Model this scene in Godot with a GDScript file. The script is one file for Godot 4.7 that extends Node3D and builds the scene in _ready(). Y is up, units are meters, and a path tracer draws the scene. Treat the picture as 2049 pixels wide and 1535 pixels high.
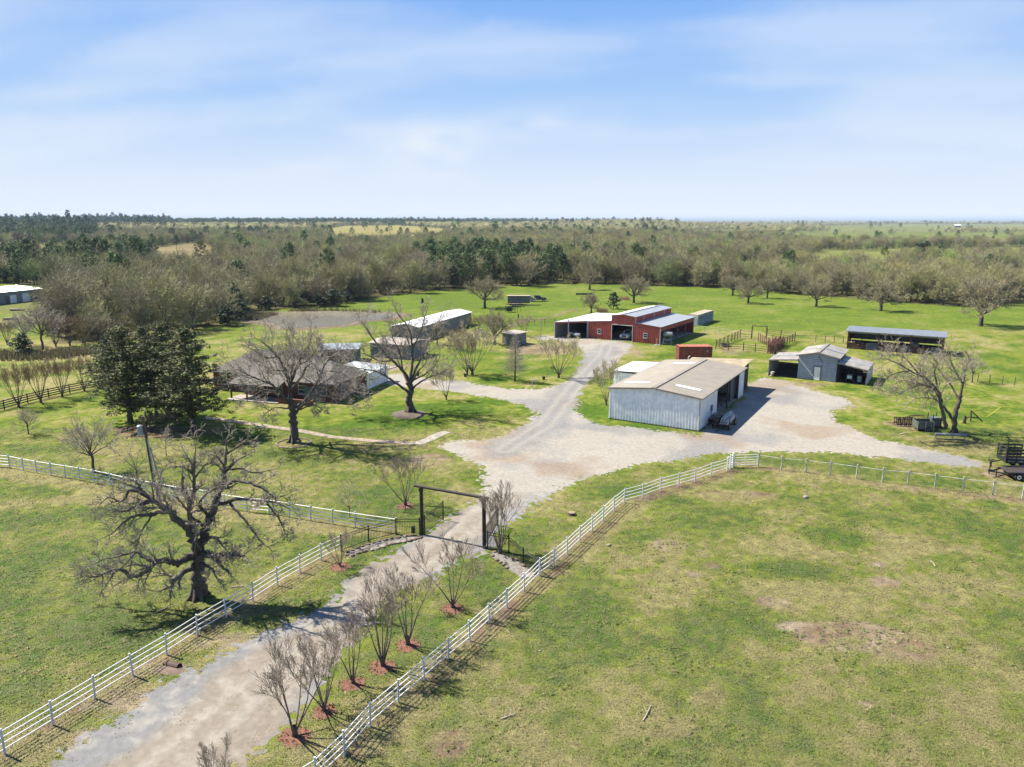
extends Node3D
# Ranch seen from the air: driveway, pipe fences, red barn, metal shops, brick house, pond and bare spring woods.

var rng := RandomNumberGenerator.new()
var used := {}
var tex_mean := {}   # how much light each texture lets a base colour keep, on average
var M := {}
var boxes := {}
var cyls := {}
var noise_a := FastNoiseLite.new()
var noise_b := FastNoiseLite.new()
var noise_c := FastNoiseLite.new()
var road_field := PackedFloat32Array()
var road_x0 := -42.0
var road_z0 := -172.0
var road_nx := 0
var road_nz := 0
const ROAD_CELL := 0.26

# ---------------------------------------------------------------- mesh collector
class MB:
	var v := PackedVector3Array()
	var n := PackedVector3Array()
	var c := PackedColorArray()
	var uv := PackedVector2Array()
	var i := PackedInt32Array()

	func tube(pts: PackedVector3Array, rads: PackedFloat32Array, sides: int, col: Color, col2: Color) -> void:
		var m := pts.size()
		if m < 2:
			return
		var d: Vector3 = (pts[1] - pts[0]).normalized()
		var a := d.cross(Vector3.UP)
		if a.length() < 0.1:
			a = d.cross(Vector3.RIGHT)
		a = a.normalized()
		var base := v.size()
		for k in m:
			if k > 0 and k < m - 1:
				d = (pts[k + 1] - pts[k - 1]).normalized()
			elif k == m - 1:
				d = (pts[k] - pts[k - 1]).normalized()
			a = (a - d * a.dot(d)).normalized()
			var b := d.cross(a)
			var cc := col.lerp(col2, float(k) / (m - 1))
			for s in sides:
				var an := TAU * s / sides
				var o := a * cos(an) + b * sin(an)
				v.append(pts[k] + o * rads[k])
				n.append(o)
				c.append(cc)
				uv.append(Vector2(float(s) / sides, k * 0.5))
		for k in m - 1:
			for s in sides:
				var s2 := (s + 1) % sides
				var p := base + k * sides
				var q := p + sides
				i.append_array([p + s, q + s, p + s2, p + s2, q + s, q + s2])

	func quad(p: Vector3, q: Vector3, r: Vector3, s: Vector3, col := Color.WHITE, nn := Vector3.ZERO) -> void:
		var w := (r - p).cross(q - p) + (s - p).cross(r - p)
		if nn == Vector3.ZERO:
			nn = w.normalized()
		elif w.dot(nn) < 0.0:
			var sw := q
			q = s
			s = sw
		var b := v.size()
		v.append_array([p, q, r, s])
		n.append_array([nn, nn, nn, nn])
		c.append_array([col, col, col, col])
		uv.append_array([Vector2(0, 0), Vector2(1, 0), Vector2(1, 1), Vector2(0, 1)])
		i.append_array([b, b + 1, b + 2, b, b + 2, b + 3])

	func tri(p: Vector3, q: Vector3, r: Vector3, col: Color, nn: Vector3) -> void:
		if (r - p).cross(q - p).dot(nn) < 0.0:
			var sw := q
			q = r
			r = sw
		var b := v.size()
		v.append_array([p, q, r])
		n.append_array([nn, nn, nn])
		c.append_array([col, col, col])
		uv.append_array([Vector2(0, 0), Vector2(1, 0), Vector2(1, 1)])
		i.append_array([b, b + 1, b + 2])

	func box(lo: Vector3, hi: Vector3, col := Color.WHITE) -> void:
		var p := [Vector3(lo.x, lo.y, hi.z), Vector3(hi.x, lo.y, hi.z), Vector3(hi.x, hi.y, hi.z), Vector3(lo.x, hi.y, hi.z), Vector3(lo.x, lo.y, lo.z), Vector3(hi.x, lo.y, lo.z), Vector3(hi.x, hi.y, lo.z), Vector3(lo.x, hi.y, lo.z)]
		for f in [[3, 2, 1, 0], [4, 5, 6, 7], [7, 6, 2, 3], [0, 1, 5, 4], [2, 6, 5, 1], [0, 4, 7, 3]]:
			quad(p[f[0]], p[f[1]], p[f[2]], p[f[3]], col)

	# corrugated sheet: ribs spaced along a-b, running from a-b to d-c
	func sheet(a: Vector3, b: Vector3, cc: Vector3, d: Vector3, pitch: float, depth: float) -> void:
		var w := (b - a).length()
		var count := maxi(1, int(round(w / pitch)))
		var nn := (b - a).cross(d - a).normalized()
		var prof := [[0.0, 0.0], [0.56, 0.0], [0.64, 1.0], [0.88, 1.0], [0.96, 0.0]]
		var lp := a
		var lq := d
		for k in count:
			for j in range(1, prof.size() + 1):
				var t: float
				var off: float
				if j < prof.size():
					t = (k + prof[j][0]) / count
					off = prof[j][1] * depth
				else:
					t = (k + 1.0) / count
					off = 0.0
				var p := a.lerp(b, t) + nn * off
				var q := d.lerp(cc, t) + nn * off
				quad(lq, q, p, lp)
				lp = p
				lq = q

	# ellipsoid-ish blob, rings x segs
	func blob(at: Vector3, r: Vector3, col := Color.WHITE, rings := 5, segs := 8) -> void:
		var b := v.size()
		for y in rings + 1:
			var ph := PI * y / rings
			for x in segs:
				var th := TAU * x / segs
				var o := Vector3(sin(ph) * cos(th), cos(ph), sin(ph) * sin(th))
				v.append(at + o * r)
				n.append((o / r).normalized())
				c.append(col)
				uv.append(Vector2(float(x) / segs, float(y) / rings))
		for y in rings:
			for x in segs:
				var x2 := (x + 1) % segs
				var p := b + y * segs
				i.append_array([p + x, p + segs + x, p + x2, p + x2, p + segs + x, p + segs + x2])

	func done() -> ArrayMesh:
		var arr := []
		arr.resize(Mesh.ARRAY_MAX)
		arr[Mesh.ARRAY_VERTEX] = v
		arr[Mesh.ARRAY_NORMAL] = n
		arr[Mesh.ARRAY_COLOR] = c
		arr[Mesh.ARRAY_TEX_UV] = uv
		arr[Mesh.ARRAY_INDEX] = i
		var m := ArrayMesh.new()
		m.add_surface_from_arrays(Mesh.PRIMITIVE_TRIANGLES, arr)
		return m

# ---------------------------------------------------------------- naming helpers
func numbered(called: String) -> String:
	var k: int = used.get(called, 0)
	used[called] = k + 1
	return called if k == 0 else "%s_%03d" % [called, k]

func tag(o: Node3D, label: String, category: String, group := "", kind := "") -> void:
	if label:
		o.set_meta("label", label)
	if category:
		o.set_meta("category", category)
	if group:
		o.set_meta("group", group)
	if kind:
		o.set_meta("kind", kind)

func thing(called: String, label: String, category: String, at := Vector3.ZERO, turn := 0.0, group := "") -> Node3D:
	var o := Node3D.new()
	o.name = numbered(called)
	add_child(o)
	o.position = at
	o.rotation.y = turn
	tag(o, label, category, group)
	return o

func part(parent: Node3D, called: String, mesh: Mesh, mat: Material, x := Transform3D()) -> MeshInstance3D:
	var o := MeshInstance3D.new()
	if parent == self:
		o.name = numbered(called)
	else:
		var have: Dictionary = parent.get_meta("names_used", {})
		var k: int = have.get(called, 0)
		have[called] = k + 1
		parent.set_meta("names_used", have)
		o.name = called if k == 0 else "%s_%03d" % [called, k]
	o.mesh = mesh
	o.material_override = mat
	o.transform = x
	parent.add_child(o, true)
	return o

func struct(called: String, mesh: Mesh, mat: Material, label: String) -> MeshInstance3D:
	var o := part(self, called, mesh, mat)
	tag(o, label, called.replace("_", " "), "", "structure")
	return o

func bx(parent: Node3D, called: String, size: Vector3, at: Vector3, mat: Material, turn := Vector3.ZERO) -> MeshInstance3D:
	var key := size.snapped(Vector3.ONE * 0.001)
	if not boxes.has(key):
		boxes[key] = bevel_box(size)
	return part(parent, called, boxes[key], mat, Transform3D(Basis.from_euler(turn), at))

func bevel_box(s: Vector3) -> ArrayMesh:
	var m := MB.new()
	var h := s / 2.0
	var e: float = minf(0.02, minf(h.x, minf(h.y, h.z)) * 0.3)
	for ax in 3:
		for sg in [-1.0, 1.0]:
			var u := (ax + 1) % 3
			var w := (ax + 2) % 3
			var nn := Vector3.ZERO
			nn[ax] = sg
			var q := []
			for cst in [[-1, -1], [1, -1], [1, 1], [-1, 1]]:
				var p := Vector3.ZERO
				p[ax] = h[ax] * sg
				p[u] = (h[u] - e) * cst[0]
				p[w] = (h[w] - e) * cst[1]
				q.append(p)
			if sg > 0:
				q.reverse()
			m.quad(q[0], q[1], q[2], q[3], Color.WHITE, nn)
			# the chamfers towards +u and -u edges
			for su in [-1.0, 1.0]:
				if ax == 1 or (ax == 0):
					var a := Vector3.ZERO
					a[ax] = h[ax] * sg
					a[u] = (h[u] - e) * su
					a[w] = -(h[w] - e)
					var b := a
					b[w] = -a[w]
					var c2 := Vector3.ZERO
					c2[ax] = (h[ax] - e) * sg
					c2[u] = h[u] * su
					c2[w] = h[w] - e
					var d2 := c2
					d2[w] = -c2[w]
					var n2 := Vector3.ZERO
					n2[ax] = sg
					n2[u] = su
					m.quad(a, b, c2, d2, Color.WHITE, n2.normalized())
			if ax == 2:
				for su in [-1.0, 1.0]:
					var a := Vector3.ZERO
					a[2] = h[2] * sg
					a[0] = (h[0] - e) * su
					a[1] = -(h[1] - e)
					var b := a
					b[1] = -a[1]
					var c2 := Vector3((h[0]) * su, h[1] - e, (h[2] - e) * sg)
					var d2 := Vector3((h[0]) * su, -(h[1] - e), (h[2] - e) * sg)
					m.quad(a, b, c2, d2, Color.WHITE, Vector3(su, 0, sg).normalized())
	return m.done()

func cyl(parent: Node3D, called: String, a: Vector3, b: Vector3, r: float, mat: Material, sides := 8, r2 := -1.0) -> MeshInstance3D:
	if r2 < 0:
		r2 = r
	var key := "%d %.3f %.3f" % [sides, r, r2]
	if not cyls.has(key):
		var c := CylinderMesh.new()
		c.bottom_radius = r
		c.top_radius = r2
		c.height = 1.0
		c.radial_segments = sides
		c.rings = 0
		cyls[key] = c
	return part(parent, called, cyls[key], mat, between(a, b))

func between(a: Vector3, b: Vector3) -> Transform3D:
	var y := b - a
	var d := y.normalized()
	var x := d.cross(Vector3.FORWARD)
	if x.length() < 0.05:
		x = d.cross(Vector3.RIGHT)
	x = x.normalized()
	return Transform3D(Basis(x, y, x.cross(d)), (a + b) / 2.0)

func beam(parent: Node3D, called: String, a: Vector3, b: Vector3, w: float, h: float, mat: Material) -> MeshInstance3D:
	var z := (b - a)
	var o := bx(parent, called, Vector3(w, h, snappedf(z.length(), 0.01)), (a + b) / 2.0, mat)
	o.transform.basis = Basis.looking_at(z.normalized(), Vector3.UP if absf(z.normalized().y) < 0.95 else Vector3.RIGHT)
	return o

func wheel(parent: Node3D, at: Vector3, r: float, w: float, rim: Material, axis := Vector3.RIGHT) -> void:
	var m := MB.new()
	var prof := [[r * 0.58, -0.5], [r * 0.92, -0.5], [r, -0.3], [r, 0.3], [r * 0.92, 0.5], [r * 0.58, 0.5]]
	var nseg := 16
	for k in nseg:
		var a0 := TAU * k / nseg
		var a1 := TAU * (k + 1) / nseg
		for j in prof.size() - 1:
			var p := [Vector3(prof[j][1] * w, prof[j][0] * cos(a0), prof[j][0] * sin(a0)), Vector3(prof[j + 1][1] * w, prof[j + 1][0] * cos(a0), prof[j + 1][0] * sin(a0)), Vector3(prof[j + 1][1] * w, prof[j + 1][0] * cos(a1), prof[j + 1][0] * sin(a1)), Vector3(prof[j][1] * w, prof[j][0] * cos(a1), prof[j][0] * sin(a1))]
			m.quad(p[0], p[1], p[2], p[3])
	var x := Transform3D(Basis(Quaternion(Vector3.RIGHT, axis.normalized())), at)
	var o := part(parent, "wheel", m.done(), M.rubber, x)
	var c := CylinderMesh.new()
	c.top_radius = r * 0.6
	c.bottom_radius = r * 0.6
	c.height = w * 0.8
	c.radial_segments = 14
	c.rings = 0
	part(o, "rim", c, rim, Transform3D(Basis(Vector3.BACK, PI / 2), Vector3.ZERO))
	var hub := CylinderMesh.new()
	hub.top_radius = r * 0.17
	hub.bottom_radius = r * 0.22
	hub.height = w * 1.05
	hub.radial_segments = 8
	hub.rings = 0
	part(o, "hub", hub, M.black, Transform3D(Basis(Vector3.BACK, PI / 2), Vector3.ZERO))

# ---------------------------------------------------------------- materials
func gray_tex(freq: float, lo: float, hi: float, oct := 3, size := 512, kind := FastNoiseLite.TYPE_SIMPLEX_SMOOTH, sd := 3) -> ImageTexture:
	var f := FastNoiseLite.new()
	f.seed = sd
	f.noise_type = kind
	f.frequency = freq
	f.fractal_octaves = oct
	var im := f.get_seamless_image(size, size)
	im.convert(Image.FORMAT_L8)
	var d := im.get_data()
	var table := PackedByteArray()
	var lin := PackedFloat32Array()
	for k in 256:
		var q := int(clampf(lo + (hi - lo) * k / 255.0, 0, 255))
		table.append(q)
		lin.append(Color(q / 255.0, 0, 0).srgb_to_linear().r)
	var sum := 0.0
	for k in d.size():
		var q := d[k]
		d[k] = table[q]
		sum += lin[q]
	var tx := ImageTexture.create_from_image(Image.create_from_data(size, size, false, Image.FORMAT_L8, d))
	tex_mean[tx] = sum / d.size()
	return tx

func mat(r: float, g: float, b: float, rough := 0.8, metal := 0.0) -> StandardMaterial3D:
	var m := StandardMaterial3D.new()
	m.albedo_color = Color(r, g, b).linear_to_srgb()
	m.roughness = rough
	m.metallic = metal
	m.cull_mode = BaseMaterial3D.CULL_DISABLED
	return m

func worn(r: float, g: float, b: float, rough: float, tex: Texture2D, scale: float, metal := 0.0) -> StandardMaterial3D:
	var k: float = 1.0 / tex_mean[tex]
	var m := mat(r * k, g * k, b * k, rough, metal)
	m.albedo_texture = tex
	m.uv1_triplanar = true
	m.uv1_scale = Vector3.ONE * scale
	return m

func level(v: float) -> Color:
	return Color(v, v, v).linear_to_srgb()

func make_materials() -> void:
	var dirt := gray_tex(0.012, 212, 255, 5)
	var stain := gray_tex(0.008, 178, 262, 5, 512, FastNoiseLite.TYPE_SIMPLEX_SMOOTH, 8)
	var grain := gray_tex(0.05, 130, 255, 3, 256)
	M.white_pipe = worn(0.66, 0.66, 0.66, 0.45, dirt, 0.5)
	M.gray_post = worn(0.44, 0.46, 0.49, 0.5, dirt, 0.5)
	M.white_wood = worn(0.339, 0.329, 0.307, 0.7, stain, 0.5)
	M.wire = mat(0.247, 0.247, 0.241, 0.5, 0.3)
	M.black = mat(0.012, 0.012, 0.013, 0.5)
	M.iron = mat(0.010, 0.010, 0.011, 0.45)
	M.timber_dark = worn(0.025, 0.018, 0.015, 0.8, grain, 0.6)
	M.fence_dark = worn(0.037, 0.033, 0.029, 0.8, grain, 0.6)
	M.rubber = mat(0.015, 0.015, 0.016, 0.85)
	M.rust = worn(0.095, 0.037, 0.023, 0.8, stain, 0.6)
	M.rust_dark = worn(0.050, 0.025, 0.018, 0.8, stain, 0.6)
	M.red_wall = worn(0.33, 0.062, 0.048, 0.5, dirt, 0.12)
	M.red_box = worn(0.19, 0.042, 0.026, 0.6, stain, 0.25)
	M.red_box_top = worn(0.230, 0.071, 0.033, 0.7, stain, 0.25)
	M.trim_white = worn(0.339, 0.329, 0.318, 0.5, dirt, 0.3)
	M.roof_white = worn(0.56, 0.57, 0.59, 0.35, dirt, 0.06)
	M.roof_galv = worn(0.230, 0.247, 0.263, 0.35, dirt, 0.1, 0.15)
	M.roof_blue = worn(0.165, 0.172, 0.185, 0.35, dirt, 0.1, 0.2)
	M.roof_tan = worn(0.181, 0.159, 0.129, 0.6, dirt, 0.07)
	M.roof_gray = worn(0.203, 0.183, 0.164, 0.55, stain, 0.16)
	M.roof_pink = worn(0.285, 0.241, 0.208, 0.6, dirt, 0.2)
	M.roof_yellow = worn(0.249, 0.203, 0.124, 0.6, stain, 0.12)
	M.skylight = mat(0.85, 0.86, 0.84, 0.4)
	M.wall_steel = worn(0.72, 0.73, 0.73, 0.4, dirt, 0.15)
	M.wall_white = worn(0.64, 0.66, 0.67, 0.45, dirt, 0.15)
	M.wall_gray = worn(0.165, 0.162, 0.155, 0.5, dirt, 0.2)
	M.wall_blue = worn(0.164, 0.186, 0.203, 0.5, dirt, 0.2)
	M.wall_green = worn(0.088, 0.115, 0.110, 0.5, dirt, 0.2)
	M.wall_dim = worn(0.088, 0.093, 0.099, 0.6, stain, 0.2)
	M.siding = worn(0.40, 0.41, 0.42, 0.5, dirt, 0.2)
	M.steel_dark = worn(0.029, 0.032, 0.035, 0.5, stain, 0.4)
	M.brick = worn(0.115, 0.046, 0.032, 0.85, stain, 0.6)
	M.shingle = worn(0.090, 0.080, 0.070, 0.9, grain, 0.8)
	M.glass = mat(0.02, 0.025, 0.03, 0.08)
	M.bed_gravel = worn(0.141, 0.129, 0.116, 0.9, stain, 0.6)
	M.concrete = worn(0.219, 0.198, 0.170, 0.85, stain, 0.25)
	M.path = worn(0.198, 0.159, 0.120, 0.9, stain, 0.3)
	M.rock = worn(0.104, 0.071, 0.050, 0.9, stain, 0.8)
	M.pale_rock = worn(0.174, 0.149, 0.120, 0.9, stain, 0.8)
	M.wood_pole = worn(0.071, 0.051, 0.037, 0.85, grain, 0.7)
	M.wood_pale = worn(0.186, 0.143, 0.093, 0.85, grain, 0.7)
	M.transformer = worn(0.208, 0.247, 0.274, 0.45, dirt, 0.6)
	M.silver = worn(0.199, 0.207, 0.207, 0.35, stain, 0.5, 0.4)
	M.yellow = mat(0.62, 0.46, 0.04, 0.5)
	M.wheel_white = mat(0.70, 0.70, 0.70, 0.4)
	M.green_gray = worn(0.071, 0.087, 0.076, 0.6, stain, 0.5)
	M.container = worn(0.198, 0.236, 0.252, 0.5, stain, 0.15)
	M.container_top = worn(0.252, 0.219, 0.154, 0.7, stain, 0.2)
	M.ink = mat(0.027, 0.049, 0.066, 0.6)
	M.paint_white = mat(0.75, 0.75, 0.74, 0.3)
	M.paint_dark = mat(0.025, 0.028, 0.032, 0.25)
	M.lamp_glass = mat(0.7, 0.7, 0.66, 0.15)
	M.cream = worn(0.285, 0.247, 0.175, 0.6, dirt, 0.4)
	M.hide = mat(0.133, 0.042, 0.018, 0.8)
	M.mulch = worn(0.135, 0.060, 0.038, 0.95, grain, 1.2)
	M.mulch.vertex_color_use_as_albedo = true
	M.bark = StandardMaterial3D.new()
	M.bark.vertex_color_use_as_albedo = true
	M.bark.roughness = 0.95
	M.bark.albedo_texture = gray_tex(0.03, 120, 255, 4, 256)
	M.bark.albedo_color = level(1.0 / tex_mean[M.bark.albedo_texture])
	M.bark.uv1_triplanar = true
	M.bark.uv1_scale = Vector3.ONE * 0.7
	M.leaf = StandardMaterial3D.new()
	M.leaf.vertex_color_use_as_albedo = true
	M.leaf.roughness = 0.8
	M.leaf.cull_mode = BaseMaterial3D.CULL_DISABLED
	M.leaf.backlight_enabled = true
	M.leaf.backlight = Color(0.35, 0.4, 0.2)
	M.grass = StandardMaterial3D.new()
	M.grass.vertex_color_use_as_albedo = true
	M.grass.roughness = 0.9
	M.grass.cull_mode = BaseMaterial3D.CULL_DISABLED
	M.grass.backlight_enabled = true
	M.grass.backlight = Color(0.3, 0.3, 0.15)
	var g := StandardMaterial3D.new()
	g.vertex_color_use_as_albedo = true
	g.roughness = 1.0
	g.metallic_specular = 0.2
	g.albedo_texture = gray_tex(0.018, 185, 255, 5, 1024, FastNoiseLite.TYPE_SIMPLEX_SMOOTH, 21)
	g.uv1_scale = Vector3(1.0 / 23.0, 1.0 / 23.0, 1)
	g.detail_enabled = true
	g.detail_blend_mode = BaseMaterial3D.BLEND_MODE_MUL
	g.detail_uv_layer = BaseMaterial3D.DETAIL_UV_2
	g.detail_albedo = gray_tex(0.08, 158, 255, 3, 1024, FastNoiseLite.TYPE_SIMPLEX, 5)
	g.uv2_scale = Vector3(1.0 / 9.1, 1.0 / 9.1, 1)
	g.heightmap_enabled = true
	g.heightmap_scale = 2.5
	g.heightmap_texture = g.detail_albedo
	g.albedo_color = level(1.0 / (tex_mean[g.albedo_texture] * tex_mean[g.detail_albedo]))
	M.ground = g
	var r: StandardMaterial3D = g.duplicate()
	r.albedo_texture = gray_tex(0.03, 222, 255, 5, 1024, FastNoiseLite.TYPE_SIMPLEX_SMOOTH, 77)
	r.detail_albedo = gray_tex(0.13, 200, 255, 2, 1024, FastNoiseLite.TYPE_SIMPLEX, 15)
	r.heightmap_texture = r.detail_albedo
	r.heightmap_scale = 1.5
	r.uv1_scale = Vector3(1.0 / 17.0, 1.0 / 17.0, 1)
	r.uv2_scale = Vector3(1.0 / 7.3, 1.0 / 7.3, 1)
	r.albedo_color = level(1.0 / (tex_mean[r.albedo_texture] * tex_mean[r.detail_albedo]))
	M.road = r
	var w := mat(0.150, 0.136, 0.098, 0.03)
	w.heightmap_enabled = true
	w.heightmap_texture = gray_tex(0.02, 0, 255, 3, 256)
	w.heightmap_scale = 7.0
	w.uv1_triplanar = true
	w.uv1_scale = Vector3.ONE * 0.4
	M.water = w

# ---------------------------------------------------------------- the scene
func _ready() -> void:
	var cam := Camera3D.new()
	cam.name = "camera"
	cam.position = Vector3(0, 25, 0)
	cam.rotation_degrees = Vector3(-12.45, 0, 0)
	cam.fov = 54.64
	cam.near = 0.5
	cam.far = 20000.0
	add_child(cam)
	var env := Environment.new()
	env.background_mode = Environment.BG_SKY
	env.sky = Sky.new()
	env.sky.sky_material = make_sky()
	env.background_energy_multiplier = 0.34
	env.tonemap_mode = Environment.TONE_MAPPER_LINEAR
	env.tonemap_exposure = 2.95
	env.fog_enabled = true
	env.fog_density = 0.00005
	env.fog_light_color = Color(0.74, 0.83, 0.95)
	env.sdfgi_enabled = true
	env.ssao_enabled = true
	env.ssil_enabled = true
	var we := WorldEnvironment.new()
	we.name = "world_environment"
	we.environment = env
	add_child(we)
	var sun := DirectionalLight3D.new()
	sun.name = "sun"
	sun.basis = Basis.looking_at(Vector3(0.79, -1.0, 0.36).normalized())
	sun.light_energy = 1.6
	sun.light_color = Color(1.0, 0.965, 0.90)
	sun.light_angular_distance = 0.5
	sun.shadow_enabled = true
	add_child(sun)

	rng.seed = 4711
	noise_a.seed = 11
	noise_a.frequency = 0.035
	noise_a.fractal_octaves = 4
	noise_b.seed = 23
	noise_b.frequency = 0.16
	noise_b.fractal_octaves = 3
	noise_c.seed = 37
	noise_c.frequency = 0.7
	noise_c.fractal_octaves = 2
	make_materials()
	make_zones()
	fill_cells()
	make_road()
	make_ground()
	make_pond()
	make_grass()
	make_weeds()
	make_reeds()
	make_buildings()
	make_fences()
	make_things()
	make_trees()
	make_woods()

func make_sky() -> PanoramaSkyMaterial:
	var w := 1024
	var h := 512
	var im := Image.create_empty(w, h, false, Image.FORMAT_RGBF)
	var f := FastNoiseLite.new()
	f.seed = 5
	f.frequency = 1.0
	f.fractal_octaves = 5
	f.domain_warp_enabled = true
	f.domain_warp_amplitude = 0.35
	f.domain_warp_frequency = 0.8
	var f2 := FastNoiseLite.new()
	f2.seed = 19
	f2.frequency = 1.0
	f2.fractal_octaves = 3
	var low := Color(0.80, 0.87, 0.98)
	var mid := Color(0.42, 0.635, 0.96)
	var high := Color(0.185, 0.425, 0.92)
	var zen := Color(0.10, 0.27, 0.80)
	for y in h:
		var el := PI * (0.5 - (y + 0.5) / h)
		if el < -0.02:
			for x in w:
				im.set_pixel(x, y, Color(0.17, 0.18, 0.10))
			continue
		var e := maxf(el, 0.0)
		var base := low.lerp(mid, smoothstep(0.0, 0.17, e))
		base = base.lerp(high, smoothstep(0.10, 0.33, e))
		base = base.lerp(zen, smoothstep(0.45, 1.4, e))
		for x in w:
			var az := wrapf(TAU * (x + 0.5) / w, -PI, PI)
			var d := Vector3(cos(el) * sin(az), sin(el), -cos(el) * cos(az))
			# a high thin layer seen in perspective
			var k := 1.0 / (d.y + 0.16)
			var p := Vector2(d.x * k, d.z * k)
			var q := Vector2(p.x * 0.55 + p.y * 0.25, p.y * 1.5 - p.x * 0.35)
			var c := 0.5 + 0.75 * f.get_noise_2d(q.x * 0.9, q.y * 0.95) + 0.45 * f2.get_noise_2d(p.x * 0.35 + 4.0, p.y * 0.35)
			c = smoothstep(0.36, 1.1, c + 0.14 * smoothstep(-0.4, 0.7, az))
			var veil := 0.42 * c * smoothstep(0.0, 0.08, e)
			# one thicker wisp above the middle of the horizon
			var wx := (az + 0.115) / 0.075
			var wy := (el - 0.088) / 0.030
			var wisp := exp(-wx * wx - wy * wy) * (0.6 + 0.8 * f.get_noise_2d(az * 12.0, el * 30.0))
			wx = (az - 0.0) / 0.13
			wy = (el - 0.118 - 0.1 * az) / 0.022
			wisp += 0.55 * exp(-wx * wx - wy * wy) * (0.6 + 1.0 * f.get_noise_2d(az * 9.0 + 3.0, el * 34.0))
			veil = clampf(veil + 0.85 * wisp, 0.0, 0.85)
			im.set_pixel(x, y, base.lerp(Color(0.85, 0.905, 0.98), veil))
	var m := PanoramaSkyMaterial.new()
	m.panorama = ImageTexture.create_from_image(im)
	return m

# ---------------------------------------------------------------- land
var zones := []       # [cx, cz, rx, rz, greenness, bareness, sandy]
var zone_cells := {}
var wood_left := PackedVector2Array()
var wood_main := PackedVector2Array()
var road_polys := []
var clearings := []   # [polygon, colour]
var strips := []      # [polyline, half width, greenness, bareness]
var walls_keep := []

func hgt(x: float, z: float) -> float:
	var d := -z
	if d < 600.0:
		return 0.0
	var t := x / d
	var h := smoothstep(0.0, 1.0, (d - 600.0) / 1600.0) * 8.0 * smoothstep(0.0, 1.0, (0.3 - t) / 0.45)
	var a := (x - 390.0) / 260.0
	var b := (d - 2500.0) / 600.0
	h += 13.0 * exp(-a * a - b * b)
	b = (d - 6600.0) / 900.0
	h += 9.0 * exp(-b * b) * (0.75 + 0.25 * sin(x / 900.0 + 1.0))
	return h

func poly(a: Array) -> PackedVector2Array:
	var p := PackedVector2Array()
	for k in range(0, a.size(), 2):
		p.append(Vector2(a[k], a[k + 1]))
	return p

func sdist(p: Vector2, pg: PackedVector2Array) -> float:
	var best := 1e9
	var m := pg.size()
	for k in m:
		var a := pg[k]
		var e := pg[(k + 1) % m] - a
		var w := p - a
		var t := clampf(w.dot(e) / e.length_squared(), 0.0, 1.0)
		best = minf(best, (w - e * t).length_squared())
	best = sqrt(best)
	return -best if Geometry2D.is_point_in_polygon(p, pg) else best

func line_dist(p: Vector2, pl: PackedVector2Array) -> float:
	var best := 1e9
	for k in pl.size() - 1:
		var a := pl[k]
		var e := pl[k + 1] - a
		var w := p - a
		var t := clampf(w.dot(e) / e.length_squared(), 0.0, 1.0)
		best = minf(best, (w - e * t).length_squared())
	return sqrt(best)

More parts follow.
